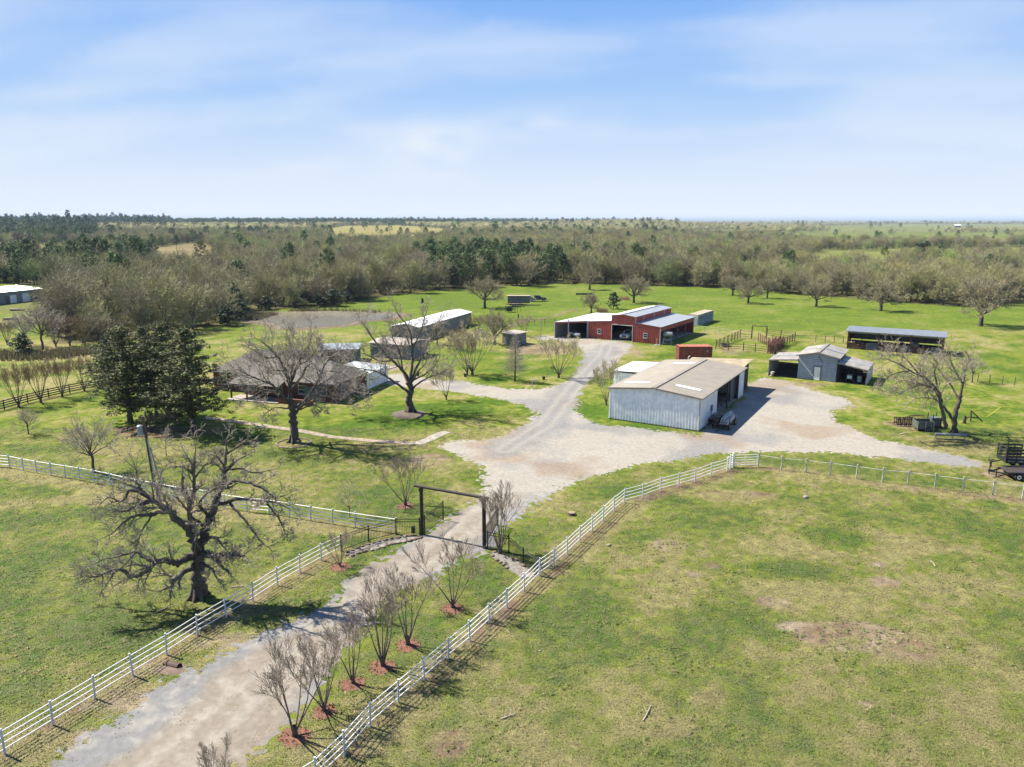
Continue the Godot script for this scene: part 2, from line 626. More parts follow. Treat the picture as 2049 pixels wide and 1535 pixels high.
func make_zones() -> void:
	road_polys = [
		# lower drive up to the gate and the yard in front of the shop
		poly([-21.79, -27.48, -21.72, -30.04, -21.19, -31.99, -20.25, -34.00, -19.07, -36.25, -17.83, -38.62, -16.79, -40.55, -14.64, -42.42, -13.02, -44.07, -11.64, -47.44, -10.66, -50.48, -8.73, -53.63, -6.85, -57.05, -5.14, -59.89, -3.57, -62.76, -2.70, -67.22, -2.64, -71.08, -3.93, -74.71, -6.57, -78.16, -8.16, -80.37, -6.88, -82.11, -3.75, -82.91, -0.87, -85.38, 1.28, -89.37, 2.98, -94.23, 2.56, -98.21, 0.38, -100.76, -4.68, -104.98, -9.25, -107.55, -13.95, -109.55, -19.84, -113.05, -21.26, -119.13, -18.63, -120.74, -14.12, -117.55, -7.43, -114.15, -1.86, -110.24, 3.42, -108.88, 6.74, -111.63, 9.31, -117.16, 11.94, -128.57, 13.68, -139.55, 12.83, -149.98, 9.55, -155.11, 5.35, -155.77, 5.59, -162.74, 9.42, -162.02, 16.69, -157.80, 22.75, -155.11, 24.89, -149.98, 22.69, -142.31, 18.41, -129.50, 14.98, -120.74, 11.95, -114.52, 9.90, -105.61, 8.69, -97.39, 9.14, -92.72, 10.37, -89.83, 12.23, -88.68, 16.85, -87.55, 22.23, -84.54, 24.17, -89.37, 27.24, -94.23, 33.38, -104.05, 37.40, -114.15, 40.76, -117.16, 43.31, -115.26, 45.26, -108.21, 47.79, -103.74, 46.98, -99.05, 42.45, -95.78, 41.29, -90.30, 42.15, -86.67, 43.21, -82.91, 46.10, -79.43, 47.84, -77.62, 49.23, -74.54, 47.98, -72.93, 44.65, -73.89, 41.41, -75.71, 38.23, -76.92, 33.85, -78.16, 29.52, -78.34, 24.45, -77.98, 20.26, -76.57, 16.14, -74.88, 12.14, -72.93, 8.27, -70.48, 5.04, -67.22, 2.75, -63.73, 0.67, -60.44, -0.80, -57.05, -1.54, -53.90, -3.56, -51.72, -5.21, -49.30, -6.82, -47.80, -8.34, -45.36, -9.39, -41.38, -10.22, -37.74, -10.99, -34.82, -11.77, -33.03, -12.54, -31.21, -12.90, -29.87, -12.68, -27.48]),
	]
	wood_left = poly([-93.98, -149.98, -115.81, -184.03, -139.50, -237.18, -179.61, -288.47, -204.14, -297.62, -230.44, -292.97, -496.84, -638.06, -306.48, -638.06, -173.19, -478.40, -98.70, -317.75, -50.50, -232.72, -56.74, -218.99, -62.32, -212.70, -71.17, -209.10, -69.64, -192.71, -71.09, -179.53, -74.16, -169.55, -79.78, -162.02, -83.40, -151.23])
	wood_main = poly([-496.84, -638.06, -306.48, -638.06, -173.19, -478.40, -98.70, -317.75, -50.50, -232.72, -41.05, -249.91, -29.35, -265.93, -2.78, -286.27, 25.40, -302.41, 51.30, -288.47, 70.95, -281.96, 88.54, -277.78, 95.14, -255.04, 107.93, -244.98, 118.43, -229.84, 129.20, -218.99, 156.60, -227.03, 203.47, -237.18, 5713.09, -5511.75, -4088.94, -4076.81])
	zones = [
		[-19.58, -35.03, 3.47, 1.69, -0.8, 0.62, 0.9], [-16.83, -40.66, 2.12, 1.31, -0.7, 0.55, 0.8], [-20.78, -31.92, 2.21, 1.44, -0.6, 0.5, 0.7], [-15.14, -44.07, 1.96, 1.26, -0.4, 0.3, 0.3],
		# cx, cz, rx, rz, green, bare, sandy
		[20.82, -41.38, 4.62, 2.15, -0.2, 1.0, 0.5], [18.07, -42.24, 1.88, 0.94, 0, 0.95, 1.0], [17.41, -45.36, 1.51, 1.00, -0.1, 0.8, 0.6], [23.37, -39.75, 2.38, 1.69, -0.2, 1.0, 0.1],
		[26.31, -48.17, 1.34, 1.04, 0, 1.0, 0.7], [27.27, -50.89, 0.82, 0.65, 0, 0.8, 0.6], [13.10, -49.30, 0.79, 0.62, 0, 1.0, 0.7], [14.81, -50.73, 0.81, 0.65, 0, 0.8, 0.5],
		[12.22, -54.36, 2.16, 1.66, -0.3, 0.6, 0.4], [-3.03, -31.56, 1.34, 1.59, -0.3, 0.95, 0.1], [21.18, -65.24, 5.58, 1.80, -0.6, 0.55, 0.3], [18.74, -34.62, 0.58, 0.58, 0, 0.8, 0.3],
		[18.17, -37.98, 0.71, 0.49, 0, 0.7, 0.1], [27.36, -44.90, 0.73, 0.39, 0, 0.8, 0.7], [10.60, -35.25, 1.61, 1.50, -0.4, 0.35, 0.2], [7.66, -32.65, 2.26, 1.12, -0.3, 0.45, 0.2],
		[32.49, -54.36, 4.33, 2.03, -0.5, 0.3, 0.2], [26.01, -55.77, 2.82, 2.71, 0.9, 0, 0], [19.94, -50.08, 4.75, 1.91, 0.8, 0, 0], [18.14, -59.34, 3.84, 2.81, 0.5, 0, 0], [28.36, -43.75, 3.89, 3.76, 0.3, 0, 0],
		[-24.47, -42.54, 5.37, 3.58, 0.6, 0, 0], [-20.49, -56.26, 3.65, 3.94, 0.35, 0, 0], [-41.04, -62.76, 5.39, 2.64, -0.5, 0.1, 0], [-35.38, -63.97, 5.94, 1.74, -0.8, 0.35, 0.2], [-17.80, -58.28, 4.61, 1.67, -0.9, 0.45, 0.1],
		[-25.19, -52.14, 2.27, 2.57, 0.3, 0, 0], [-14.15, -50.48, 2.21, 2.42, -0.4, 0.2, 0], [-14.56, -62.76, 8.98, 6.03, 0.25, 0, 0], [-8.77, -75.54, 3.20, 3.04, -0.3, 0.7, 0.5], [-4.86, -65.24, 1.40, 5.17, -0.5, 0.3, 0.3],
		[-53.15, -82.91, 9.88, 8.10, 0.3, 0, 0], [-20.24, -89.37, 14.34, 6.03, 0.45, 0, 0], [-10.40, -96.85, 7.40, 4.31, 0.7, 0, 0], [3.91, -63.97, 1.83, 3.73, -0.2, 0.2, 0.2], [1.42, -55.29, 1.80, 2.47, 0.6, 0, 0],
		[9.64, -65.88, 5.16, 2.36, 0.4, 0, 0], [-1.58, -48.54, 2.13, 2.25, 0.4, 0, 0], [5.45, -144.01, 7.37, 8.06, -0.3, 0.9, 0.4], [-1.96, -116.01, 7.19, 3.80, 0.3, 0, 0], [6.33, -121.98, 3.35, 3.34, 0.5, 0, 0],
		[12.48, -96.85, 3.36, 6.76, 0.2, 0.1, 0], [24.13, -144.01, 1.38, 10.38, -0.4, 0.7, 0.6], [28.39, -135.87, 7.43, 4.11, 0.8, 0, 0], [44.58, -112.34, 6.97, 2.85, -0.6, 0.5, 0.2], [48.88, -94.23, 3.93, 5.12, -0.2, 0.15, 0],
		[50.24, -89.37, 4.99, 3.24, -0.4, 0.7, 0.0], [49.21, -79.99, 6.74, 4.14, -0.5, 0.15, 0.1], [49.11, -73.09, 1.29, 3.18, -0.3, 0.85, 0.8], [49.42, -70.78, 3.01, 1.50, -0.3, 0.9, 0.5], [55.08, -102.53, 14.20, 9.05, -0.1, 0, 0],
		[42.80, -144.01, 5.90, 6.90, -0.2, 0.5, 0.4], [51.64, -141.19, 2.89, 7.76, -0.2, 0.6, 0.1], [75.24, -144.01, 8.85, 5.75, -0.2, 0.4, 0.1], [53.81, -156.44, 2.34, 3.37, 0, 0.7, 0.3],
		[-13.41, -94.23, 2.49, 2.04, 0, 0.9, 0.5], [-24.92, -81.33, 2.28, 1.55, -0.2, 0.7, 0.3], [-41.79, -86.02, 8.42, 3.45, -0.5, 0.75, 0.0], [-46.16, -87.55, 3.67, 2.00, -0.2, 0.9, 0.0], [23.53, -89.83, 0.94, 1.87, 0, 0.4, 0.3],
		[-22.05, -126.30, 5.20, 5.36, -0.2, 0.8, 0.5], [-77.05, -116.01, 17.57, 11.48, -0.35, 0, 0], [-87.50, -138.48, 15.14, 8.55, -0.9, 0.4, 0.0], [-47.48, -149.98, 16.35, 9.97, -0.2, 0, 0], [-54.50, -144.01, 9.83, 8.06, -0.4, 0.05, 0],
		[-69.88, -201.12, 5.43, 7.68, -0.8, 0.7, 0], [-48.63, -168.76, 6.87, 2.34, -0.2, 0.5, 0], [10.92, -38.72, 2.33, 2.52, 0.25, 0, 0], [5.05, -38.22, 3.16, 2.96, -0.1, 0.05, 0], [-17.32, -44.71, 2.31, 1.82, -0.3, 0.3, 0.2],
		[-19.75, -37.74, 1.99, 0.67, -0.4, 0.6, 0.6], [-18.80, -40.28, 1.81, 0.65, -0.4, 0.5, 0.8], [-125.72, -188.76, 8.94, 27.67, -0.2, 0.5, 0.7], [-153.86, -237.18, 12.76, 18.25, 0.1, 0.1, 0.2],
		[122.46, -222.94, 31.54, 10.74, 0.2, 0, 0], [60.72, -188.76, 25.54, 15.60, 0.25, 0, 0], [-19.86, -237.18, 20.74, 24.44, 0.6, 0, 0], [1.98, -188.76, 15.32, 11.67, 0.55, 0, 0], [93.20, -156.44, 17.03, 14.94, -0.15, 0, 0],
	]
	clearings = [
		[poly([-321.09, -659.56, -351.74, -851.50, -247.26, -638.06, -169.11, -434.65, -132.70, -317.75, -175.83, -363.71]), Color(0.25, 0.20, 0.10)],
		[poly([-423.97, -589.24, -494.79, -759.14, -466.52, -788.01, -378.80, -706.42, -280.60, -531.80, -253.08, -424.92, -313.77, -434.65]), Color(0.22, 0.19, 0.08)],
		[poly([-363.34, -1433.06, -467.71, -2123.49, -340.09, -2300.94, -116.22, -1539.75, -84.79, -887.34, -117.58, -670.77, -170.57, -706.42]), Color(0.30, 0.27, 0.09)],
		[poly([1261.68, -3113.07, 2091.97, -4098.50, 3171.10, -4098.63, 1400.45, -1806.99, 606.87, -1447.38]), Color(0.20, 0.22, 0.08)],
		[poly([488.54, -1436.39, 646.83, -1451.34, 1180.68, -1522.56, 596.03, -765.88, 426.99, -736.47, 300.19, -736.48, 338.38, -955.83]), Color(0.18, 0.21, 0.06)],
		[poly([207.65, -563.18, 311.29, -638.38, 555.40, -683.97, 358.62, -439.68, 273.17, -424.92, 198.68, -411.11, 174.14, -424.92]), Color(0.20, 0.22, 0.055)],
		[poly([213.69, -353.50, 297.43, -363.71, 200.49, -243.38, 167.14, -249.91, 170.48, -271.73]), Color(0.19, 0.22, 0.045)],
		[poly([160.57, -340.74, 183.01, -353.50, 152.75, -288.47, 138.90, -279.85]), Color(0.19, 0.21, 0.05)],
		[poly([255.58, -1578.78, 494.03, -1681.96, 396.33, -1262.57, 191.11, -1049.88]), Color(0.17, 0.18, 0.07)],
		[poly([-181.65, -240.24, -176.89, -267.84, -164.52, -264.05, -143.02, -229.84, -118.69, -188.76, -108.07, -164.95, -114.93, -149.98]), Color(0.19, 0.19, 0.07)],
	]
	strips = [
		[poly([-24.22, -30.80, -23.20, -32.91, -22.22, -34.99, -21.23, -37.07, -20.24, -39.07, -19.34, -41.21, -18.32, -43.26, -16.37, -47.51, -14.27, -51.38, -13.16, -53.10]), 0.9, -0.9, 0.5],
		[poly([-8.79, -29.24, -7.98, -30.66, -6.00, -34.62, -3.69, -38.57, -0.34, -44.32, 1.98, -48.69, 5.77, -54.82, 10.70, -63.00, 18.40, -69.03, 22.49, -72.00]), 1.1, -0.9, 0.65],
		[poly([25.14, -73.25, 29.98, -71.08, 35.84, -67.63, 47.13, -63.73]), 1.3, -0.9, 0.5],
		[poly([-52.62, -72.62, -45.23, -69.31, -32.87, -63.97, -23.49, -60.11, -15.99, -57.76, -9.37, -56.06]), 1.2, -0.8, 0.3],
		[poly([-68.58, -96.31, -66.35, -103.44, -62.92, -110.58]), 1.2, -0.7, 0.3],
		[poly([-98.58, -149.98, -85.95, -144.01, -79.55, -148.75]), 2.5, -0.9, 0.4],
		[poly([6.42, -187.79, 11.37, -196.83, 18.19, -211.49]), 0.8, -0.5, 1.0],
		[poly([-2.11, -167.99, 0.68, -181.30, 3.22, -186.84, 6.42, -187.79]), 0.9, -0.5, 1.0],
		[poly([64.93, -114.15, 72.35, -113.42, 79.73, -111.63]), 0.8, -0.5, 0.2],
	]

func fill_cells() -> void:
	for q in zones:
		for k in range(floori((q[0] - q[2] * 1.6) / 8.0), floori((q[0] + q[2] * 1.6) / 8.0) + 1):
			for j in range(floori((q[1] - q[3] * 1.6) / 8.0), floori((q[1] + q[3] * 1.6) / 8.0) + 1):
				var key := Vector2i(k, j)
				if not zone_cells.has(key):
					zone_cells[key] = []
				zone_cells[key].append(q)

func bare_color(x: float, z: float, sandy: float) -> Color:
	var n := noise_b.get_noise_2d(x * 1.3 + 50.0, z * 1.3)
	var c := Color(0.108, 0.076, 0.050).lerp(Color(0.190, 0.156, 0.110), clampf(sandy + n * 0.9, 0.0, 1.0))
	return c

func land(x: float, z: float) -> Color:
	var na := noise_a.get_noise_2d(x, z)
	var nb := noise_b.get_noise_2d(x, z)
	var nc := noise_c.get_noise_2d(x, z)
	var g := 0.61 + na * 0.80 + nb * 0.75 + nc * 0.60
	var bare := 0.0
	var sandy := 0.0
	var d := -z
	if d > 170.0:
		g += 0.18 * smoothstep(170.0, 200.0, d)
	for q in zone_cells.get(Vector2i(floori(x / 8.0), floori(z / 8.0)), []):
		var dx: float = (x - q[0]) / q[2]
		var dz: float = (z - q[1]) / q[3]
		var s := dx * dx + dz * dz
		if s < 2.4:
			var wgt := 1.0 - smoothstep(0.25, 1.15, s + nb * 0.55 + nc * 0.3)
			g += q[4] * wgt
			var bw: float = q[5] * wgt
			if bw > bare:
				bare = bw
				sandy = q[6]
	if d < 240.0:
		var p := Vector2(x, z)
		for q in strips:
			var dd := line_dist(p, q[0])
			var hw: float = q[1]
			if dd < hw * 2.2:
				var wgt := 1.0 - smoothstep(0.3, 1.6, dd / hw + nb * 0.6 + nc * 0.4)
				g += q[2] * wgt
				bare = maxf(bare, q[3] * wgt)
	g = clampf(g, 0.0, 1.25)
	var dry := Color(0.158, 0.146, 0.056)
	var fresh := Color(0.096, 0.118, 0.017)
	var deep := Color(0.038, 0.074, 0.009)
	var c := dry.lerp(fresh, smoothstep(0.12, 0.62, g))
	c = c.lerp(deep, 0.85 * smoothstep(0.66, 1.2, g))
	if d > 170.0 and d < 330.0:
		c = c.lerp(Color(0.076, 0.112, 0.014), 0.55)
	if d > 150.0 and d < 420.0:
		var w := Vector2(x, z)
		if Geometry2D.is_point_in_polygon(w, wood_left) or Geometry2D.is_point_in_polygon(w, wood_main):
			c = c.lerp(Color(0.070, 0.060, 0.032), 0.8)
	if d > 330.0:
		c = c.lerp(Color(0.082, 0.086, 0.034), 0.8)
		var p := Vector2(x, z)
		for q in clearings:
			if Geometry2D.is_point_in_polygon(p, q[0]):
				c = q[1] * (0.52 + 0.25 * na)
	elif d > 200.0 and x < -100.0:
		var p := Vector2(x, z)
		for q in clearings:
			if Geometry2D.is_point_in_polygon(p, q[0]):
				c = ((q[1] as Color) * 0.5).lerp(c, 0.35)
	if bare > 0.02:
		var bn := clampf(bare * 0.9 + (nb * 0.65 + nc * 0.75) * minf(1.0, bare * 2.0), 0.0, 1.0)
		c = c.lerp(bare_color(x, z, sandy), smoothstep(0.25, 0.8, bn))
	c.a = 1.0
	return c

func lattice(m: MB, x0: float, x1: float, z0: float, z1: float, s: float, hole := Rect2()) -> void:
	var nx := int(round((x1 - x0) / s))
	var nz := int(round((z1 - z0) / s))
	var b := m.v.size()
	for j in nz + 1:
		for k in nx + 1:
			var x := x0 + s * k
			var z := z0 + s * j
			m.v.append(Vector3(x, hgt(x, z), z))
			m.n.append(Vector3.UP)
			m.uv.append(Vector2(x, z))
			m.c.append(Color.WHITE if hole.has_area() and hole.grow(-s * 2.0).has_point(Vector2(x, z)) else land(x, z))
	for j in nz:
		for k in nx:
			var cx := x0 + s * (k + 0.5)
			var cz := z0 + s * (j + 0.5)
			if hole.has_area() and hole.has_point(Vector2(cx, cz)):
				continue
			var p := b + j * (nx + 1) + k
			m.i.append_array([p, p + 1, p + nx + 1, p + 1, p + nx + 2, p + nx + 1])

func with_uv2(m: MB) -> ArrayMesh:
	var arr := []
	arr.resize(Mesh.ARRAY_MAX)
	arr[Mesh.ARRAY_VERTEX] = m.v
	arr[Mesh.ARRAY_NORMAL] = m.n
	arr[Mesh.ARRAY_COLOR] = m.c
	arr[Mesh.ARRAY_TEX_UV] = m.uv
	var r := PackedVector2Array()
	r.resize(m.uv.size())
	for k in r.size():
		r[k] = m.uv[k].rotated(0.63)
	arr[Mesh.ARRAY_TEX_UV2] = r
	arr[Mesh.ARRAY_INDEX] = m.i
	var a := ArrayMesh.new()
	a.add_surface_from_arrays(Mesh.PRIMITIVE_TRIANGLES, arr)
	return a

func make_ground() -> void:
	var m := MB.new()
	lattice(m, -60, 72, -118, -22, 0.4)
	lattice(m, -260, 260, -360, -20, 2.0, Rect2(-60, -118, 132, 96))
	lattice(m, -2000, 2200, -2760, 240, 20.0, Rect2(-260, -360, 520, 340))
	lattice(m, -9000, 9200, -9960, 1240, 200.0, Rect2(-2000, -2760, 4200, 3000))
	struct("ground", with_uv2(m), M.ground, "spring pasture with green and straw coloured patches")

func road_at(x: float, z: float) -> float:
	var fx := (x - road_x0) / ROAD_CELL
	var fz := (z - road_z0) / ROAD_CELL
	var k := int(fx)
	var j := int(fz)
	if k < 0 or j < 0 or k >= road_nx or j >= road_nz:
		return 9.0
	return road_field[j * (road_nx + 1) + k]

func road_color(x: float, z: float) -> Color:
	var n := noise_a.get_noise_2d(x * 1.4 + 300.0, z * 1.4)
	var n2 := noise_b.get_noise_2d(x * 0.8 - 90.0, z * 0.8)
	var n3 := noise_c.get_noise_2d(x, z + 70.0)
	var white := Color(0.222, 0.207, 0.180)
	var gray := Color(0.140, 0.140, 0.140)
	var tan := Color(0.165, 0.143, 0.119)
	var stain := Color(0.175, 0.130, 0.090)
	var c := white
	var d := -z
	if d < 66.0:
		# the drive: reddish tan wheel tracks with gray gravel along the left side
		var axis := line_dist(Vector2(x, z), drive_axis)
		c = tan.lerp(gray, smoothstep(1.6, 3.0, axis + n2 * 1.4 + n * 1.5))
		c = c.lerp(white, 0.5 * smoothstep(0.1, 0.5, n3 + n2 * 0.5))
		c = c.lerp(white, smoothstep(56.0, 68.0, d) * 0.6)
	else:
		c = white.lerp(gray, 0.75 * smoothstep(-0.05, 0.5, n + n2 * 0.4 - 0.04))
		c = c.lerp(stain, 0.6 * smoothstep(0.16, 0.5, noise_a.get_noise_2d(x * 1.8, z * 1.8 + 900.0)))
	var lane := line_dist(Vector2(x, z), gray_axis)
	c = c.lerp(gray, 0.75 * (1.0 - smoothstep(1.2, 3.6, lane + n2 * 2.0)))
	var run := minf(line_dist(Vector2(x, z), drive_axis), lane)
	var track := exp(-pow((run - 0.85 + 0.25 * n2) / 0.38, 2.0))
	c = c.lerp(white * 1.08, 0.5 * track)
	c = c * (1.0 + 0.06 * n3 + 0.05 * n2)
	c.a = 1.0
	return c

var drive_axis := PackedVector2Array()
var gray_axis := PackedVector2Array()

func make_road() -> void:
	drive_axis = poly([-16.23, -30.04, -14.51, -35.03, -11.57, -40.28, -9.14, -47.08, -6.28, -52.57, -3.90, -57.25, -1.14, -65.24])
	gray_axis = poly([-0.81, -79.07, 4.09, -89.37, 7.49, -102.53, 11.40, -117.94, 16.77, -135.87, 19.47, -149.98])
	road_nx = int(112.0 / ROAD_CELL)
	road_nz = int(150.0 / ROAD_CELL)
	road_field.resize((road_nx + 1) * (road_nz + 1))
	for j in road_nz + 1:
		var z := road_z0 + j * ROAD_CELL
		for k in road_nx + 1:
			var x := road_x0 + k * ROAD_CELL
			var s := sdist(Vector2(x, z), road_polys[0])
			if absf(s) < 4.0:
				s += noise_b.get_noise_2d(x * 1.2, z * 1.2) * 0.9 + noise_c.get_noise_2d(x * 2.4, z * 2.4) * 1.5 + 0.1
			road_field[j * (road_nx + 1) + k] = s
	var m := MB.new()
	var ids := {}
	for j in road_nz:
		for k in road_nx:
			var f := [road_field[j * (road_nx + 1) + k], road_field[j * (road_nx + 1) + k + 1], road_field[(j + 1) * (road_nx + 1) + k + 1], road_field[(j + 1) * (road_nx + 1) + k]]
			if f[0] >= 0 and f[1] >= 0 and f[2] >= 0 and f[3] >= 0:
				continue
			var cn := [Vector2(k, j), Vector2(k + 1, j), Vector2(k + 1, j + 1), Vector2(k, j + 1)]
			var ring := PackedInt32Array()
			for q in 4:
				var r := (q + 1) % 4
				if f[q] < 0:
					ring.append(road_vertex(m, ids, cn[q]))
				if (f[q] < 0) != (f[r] < 0):
					var t: float = f[q] / (f[q] - f[r])
					ring.append(road_vertex(m, ids, (cn[q] as Vector2).lerp(cn[r], t)))
			for q in range(1, ring.size() - 1):
				m.i.append_array([ring[0], ring[q], ring[q + 1]])
	struct("gravel_driveway", with_uv2(m), M.road, "pale gravel driveway spreading into the yard between the buildings")

func road_vertex(m: MB, ids: Dictionary, g: Vector2) -> int:
	var key := Vector2i(int(round(g.x * 512.0)), int(round(g.y * 512.0)))
	if ids.has(key):
		return ids[key]
	var x := road_x0 + g.x * ROAD_CELL
	var z := road_z0 + g.y * ROAD_CELL
	m.v.append(Vector3(x, 0.012, z))
	m.n.append(Vector3.UP)
	m.c.append(road_color(x, z))
	m.uv.append(Vector2(x, z))
	ids[key] = m.v.size() - 1
	return m.v.size() - 1

func make_pond() -> void:
	var pl := poly([-65.12, -187.79, -66.46, -198.96, -62.40, -203.34, -53.07, -204.47, -41.80, -203.34, -31.85, -201.12, -30.39, -196.83, -33.78, -188.76, -38.94, -185.89, -40.69, -179.53, -45.89, -176.08, -51.38, -174.40, -55.44, -176.08, -59.17, -182.20])
	var c := Vector2.ZERO
	for p in pl:
		c += p
	c /= pl.size()
	var m := MB.new()
	var rim := MB.new()
	var dense := PackedVector2Array()
	for k in pl.size():
		var a := pl[(k - 1 + pl.size()) % pl.size()]
		var b := pl[k]
		var d := pl[(k + 1) % pl.size()]
		var e := pl[(k + 2) % pl.size()]
		for s in 8:
			var q := b.cubic_interpolate(d, a, e, s / 8.0)
			dense.append(q + (q - c).normalized() * noise_b.get_noise_2d(q.x * 2.0, q.y * 2.0) * 1.6)
	for k in dense.size():
		var a := dense[k]
		var b := dense[(k + 1) % dense.size()]
		m.tri(Vector3(c.x, 0.03, c.y), Vector3(a.x, 0.03, a.y), Vector3(b.x, 0.03, b.y), Color.WHITE, Vector3.UP)
		var ao := a + (a - c).normalized() * (1.6 + 1.2 * noise_b.get_noise_2d(a.x * 3.0, a.y))
		var bo := b + (b - c).normalized() * (1.6 + 1.2 * noise_b.get_noise_2d(b.x * 3.0, b.y))
		var ah := 0.12 + 0.12 * noise_b.get_noise_2d(a.x * 2.0, a.y + 40.0)
		var bh := 0.12 + 0.12 * noise_b.get_noise_2d(b.x * 2.0, b.y + 40.0)
		var col := Color(0.10, 0.08, 0.045) * (1.0 + 0.6 * noise_b.get_noise_2d(a.x * 2.0, a.y * 2.0))
		col.a = 1.0
		rim.quad(Vector3(a.x, 0.0, a.y), Vector3(b.x, 0.0, b.y), Vector3(bo.x, bh, bo.y), Vector3(ao.x, ah, ao.y), col)
		var ax := ao + (a - c).normalized() * 2.2
		var bx2 := bo + (b - c).normalized() * 2.2
		rim.quad(Vector3(ao.x, ah, ao.y), Vector3(bo.x, bh, bo.y), Vector3(bx2.x, -0.02, bx2.y), Vector3(ax.x, -0.02, ax.y), Color(0.085, 0.062, 0.035))
	struct("pond_water", m.done(), M.water, "muddy brown farm pond reflecting the sky")
	var dm: StandardMaterial3D = mat(1, 1, 1, 1.0)
	dm.vertex_color_use_as_albedo = true
	struct("pond_bank", rim.done(), dm, "low earth bank round the pond")

func on_building(x: float, z: float) -> bool:
	for w in walls_keep:
		if Geometry2D.is_point_in_polygon(Vector2(x, z), w):
			return true
	return false

func make_grass() -> void:
	# tufts of short grass in front: far too many to count
	for kind in 2:
		var m := MB.new()
		for k in 14:
			var a := rng.randf() * TAU
			var o := Vector3(cos(a), 0, sin(a)) * sqrt(rng.randf()) * 0.2
			var lean := Vector3(rng.randf() - 0.5, 0, rng.randf() - 0.5) * (0.20 if kind == 0 else 0.34)
			var hh := rng.randf_range(0.025, 0.065) if kind == 0 else rng.randf_range(0.02, 0.05)
			var side := Vector3(cos(a + 1.3), 0, sin(a + 1.3)) * rng.randf_range(0.010, 0.022)
			m.tri(o - side, o + side, o + lean + Vector3(0, hh, 0), Color.WHITE, (Vector3.UP + Vector3(cos(a), 0, sin(a)) * 0.18).normalized())
		var mesh := m.done()
		var xs: Array[Transform3D] = []
		var cs := PackedColorArray()
		var want := 85000 if kind == 0 else 60000
		var tries := 0
		while xs.size() < want and tries < want * 3:
			tries += 1
			var d := 26.0 + 62.0 * pow(rng.randf(), 1.35)
			var half := d * 0.80
			var x := rng.randf_range(-half, half)
			var z := -d
			if road_at(x, z) < 0.25 + 0.5 * rng.randf():
				if rng.randf() > 0.02:
					continue
			var c := land(x, z)
			if c.r > c.g * 1.22 and rng.randf() < 0.8:
				continue
			var v := rng.randf_range(0.75, 1.3)
			if kind == 1:
				c = c.lerp(Color(0.150, 0.128, 0.066), 0.6)
			c = Color(c.r * v, c.g * v, c.b * v)
			var s := rng.randf_range(0.7, 1.35)
			xs.append(Transform3D(Basis(Vector3.UP, rng.randf() * TAU).scaled(Vector3(s, s, s)), Vector3(x, 0, z)))
			cs.append(c)
		scatter("grass_tufts" if kind == 0 else "dry_grass", mesh, M.grass, xs, cs, "short green grass growing over the near paddocks" if kind == 0 else "straw coloured dead grass blades between the green ones")

func make_weeds() -> void:
	# darker clumps that stand a little higher than the grass round them
	var m := MB.new()
	for k in 22:
		var a := rng.randf() * TAU
		var d := Vector3(cos(a), 0, sin(a))
		var o := d * sqrt(rng.randf()) * 0.12
		var s := Vector3(-d.z, 0, d.x) * rng.randf_range(0.012, 0.026)
		m.tri(o - s, o + s, o + d * rng.randf_range(0.03, 0.14) + Vector3(0, rng.randf_range(0.05, 0.15), 0), Color.WHITE, (Vector3.UP + d * 0.4).normalized())
	var mesh := m.done()
	var xs: Array[Transform3D] = []
	var cs := PackedColorArray()
	for k in 26000:
		var d := 26.0 + 70.0 * pow(rng.randf(), 1.3)
		var x := rng.randf_range(-0.8, 0.8) * d
		if road_at(x, -d) < 0.3 or noise_b.get_noise_2d(x * 0.9 + 400.0, -d * 0.9) + 0.5 * noise_c.get_noise_2d(x, -d) < 0.24:
			continue
		var s := rng.randf_range(0.35, 1.0) * (1.0 - 0.5 * smoothstep(45.0, 90.0, d))
		xs.append(Transform3D(Basis(Vector3.UP, rng.randf() * TAU).scaled(Vector3(s, s, s)), Vector3(x, 0, -d)))
		var v := rng.randf_range(0.7, 1.25)
		cs.append(Color(0.082 * v, 0.118 * v, 0.020 * v) if rng.randf() < 0.75 else Color(0.19 * v, 0.155 * v, 0.075 * v))
	scatter("weed_grass", mesh, M.grass, xs, cs, "darker weed clumps and taller grass scattered over the paddocks")

func make_reeds() -> void:
	# dead reeds and weeds: round the left end of the pond, and in a rough strip on the left
	for q in [["reed_grass", [-66.01, -187.79, -66.41, -194.75, -64.79, -200.03], 2.2, 300, "brown dead reeds round the left end of the pond"], ["reed_grass", [-61.68, -205.61, -51.14, -207.92, -36.31, -203.34], 0.8, 260, "thin brown reeds along the far bank of the pond"], ["dry_weeds", [-98.14, -137.42, -88.38, -135.35, -83.39, -139.55, -79.56, -144.01], 4.0, 1500, "strip of tall brown dead weeds before the woods at the left"]]:
		var pl := poly(q[1])
		var m := MB.new()
		for k in q[3]:
			var f := rng.randf() * (pl.size() - 1.001)
			var p := pl[int(f)].lerp(pl[int(f) + 1], f - int(f)) + Vector2(rng.randf_range(-1, 1), rng.randf_range(-1, 1)) * float(q[2])
			var h := rng.randf_range(0.5, 1.3)
			for s in 3:
				var tip := Vector3(p.x + rng.randf_range(-0.4, 0.4), h * rng.randf_range(0.7, 1.1), p.y + rng.randf_range(-0.4, 0.4))
				var v := rng.randf_range(0.6, 1.25)
				m.tube(PackedVector3Array([Vector3(p.x, -0.02, p.y), tip]), PackedFloat32Array([0.04, 0.02]), 3, Color(0.12 * v, 0.10 * v, 0.05 * v), Color(0.20 * v, 0.17 * v, 0.085 * v))
		var o := part(self, q[0], m.done(), M.bark)
		tag(o, q[4], "weeds", "", "stuff")

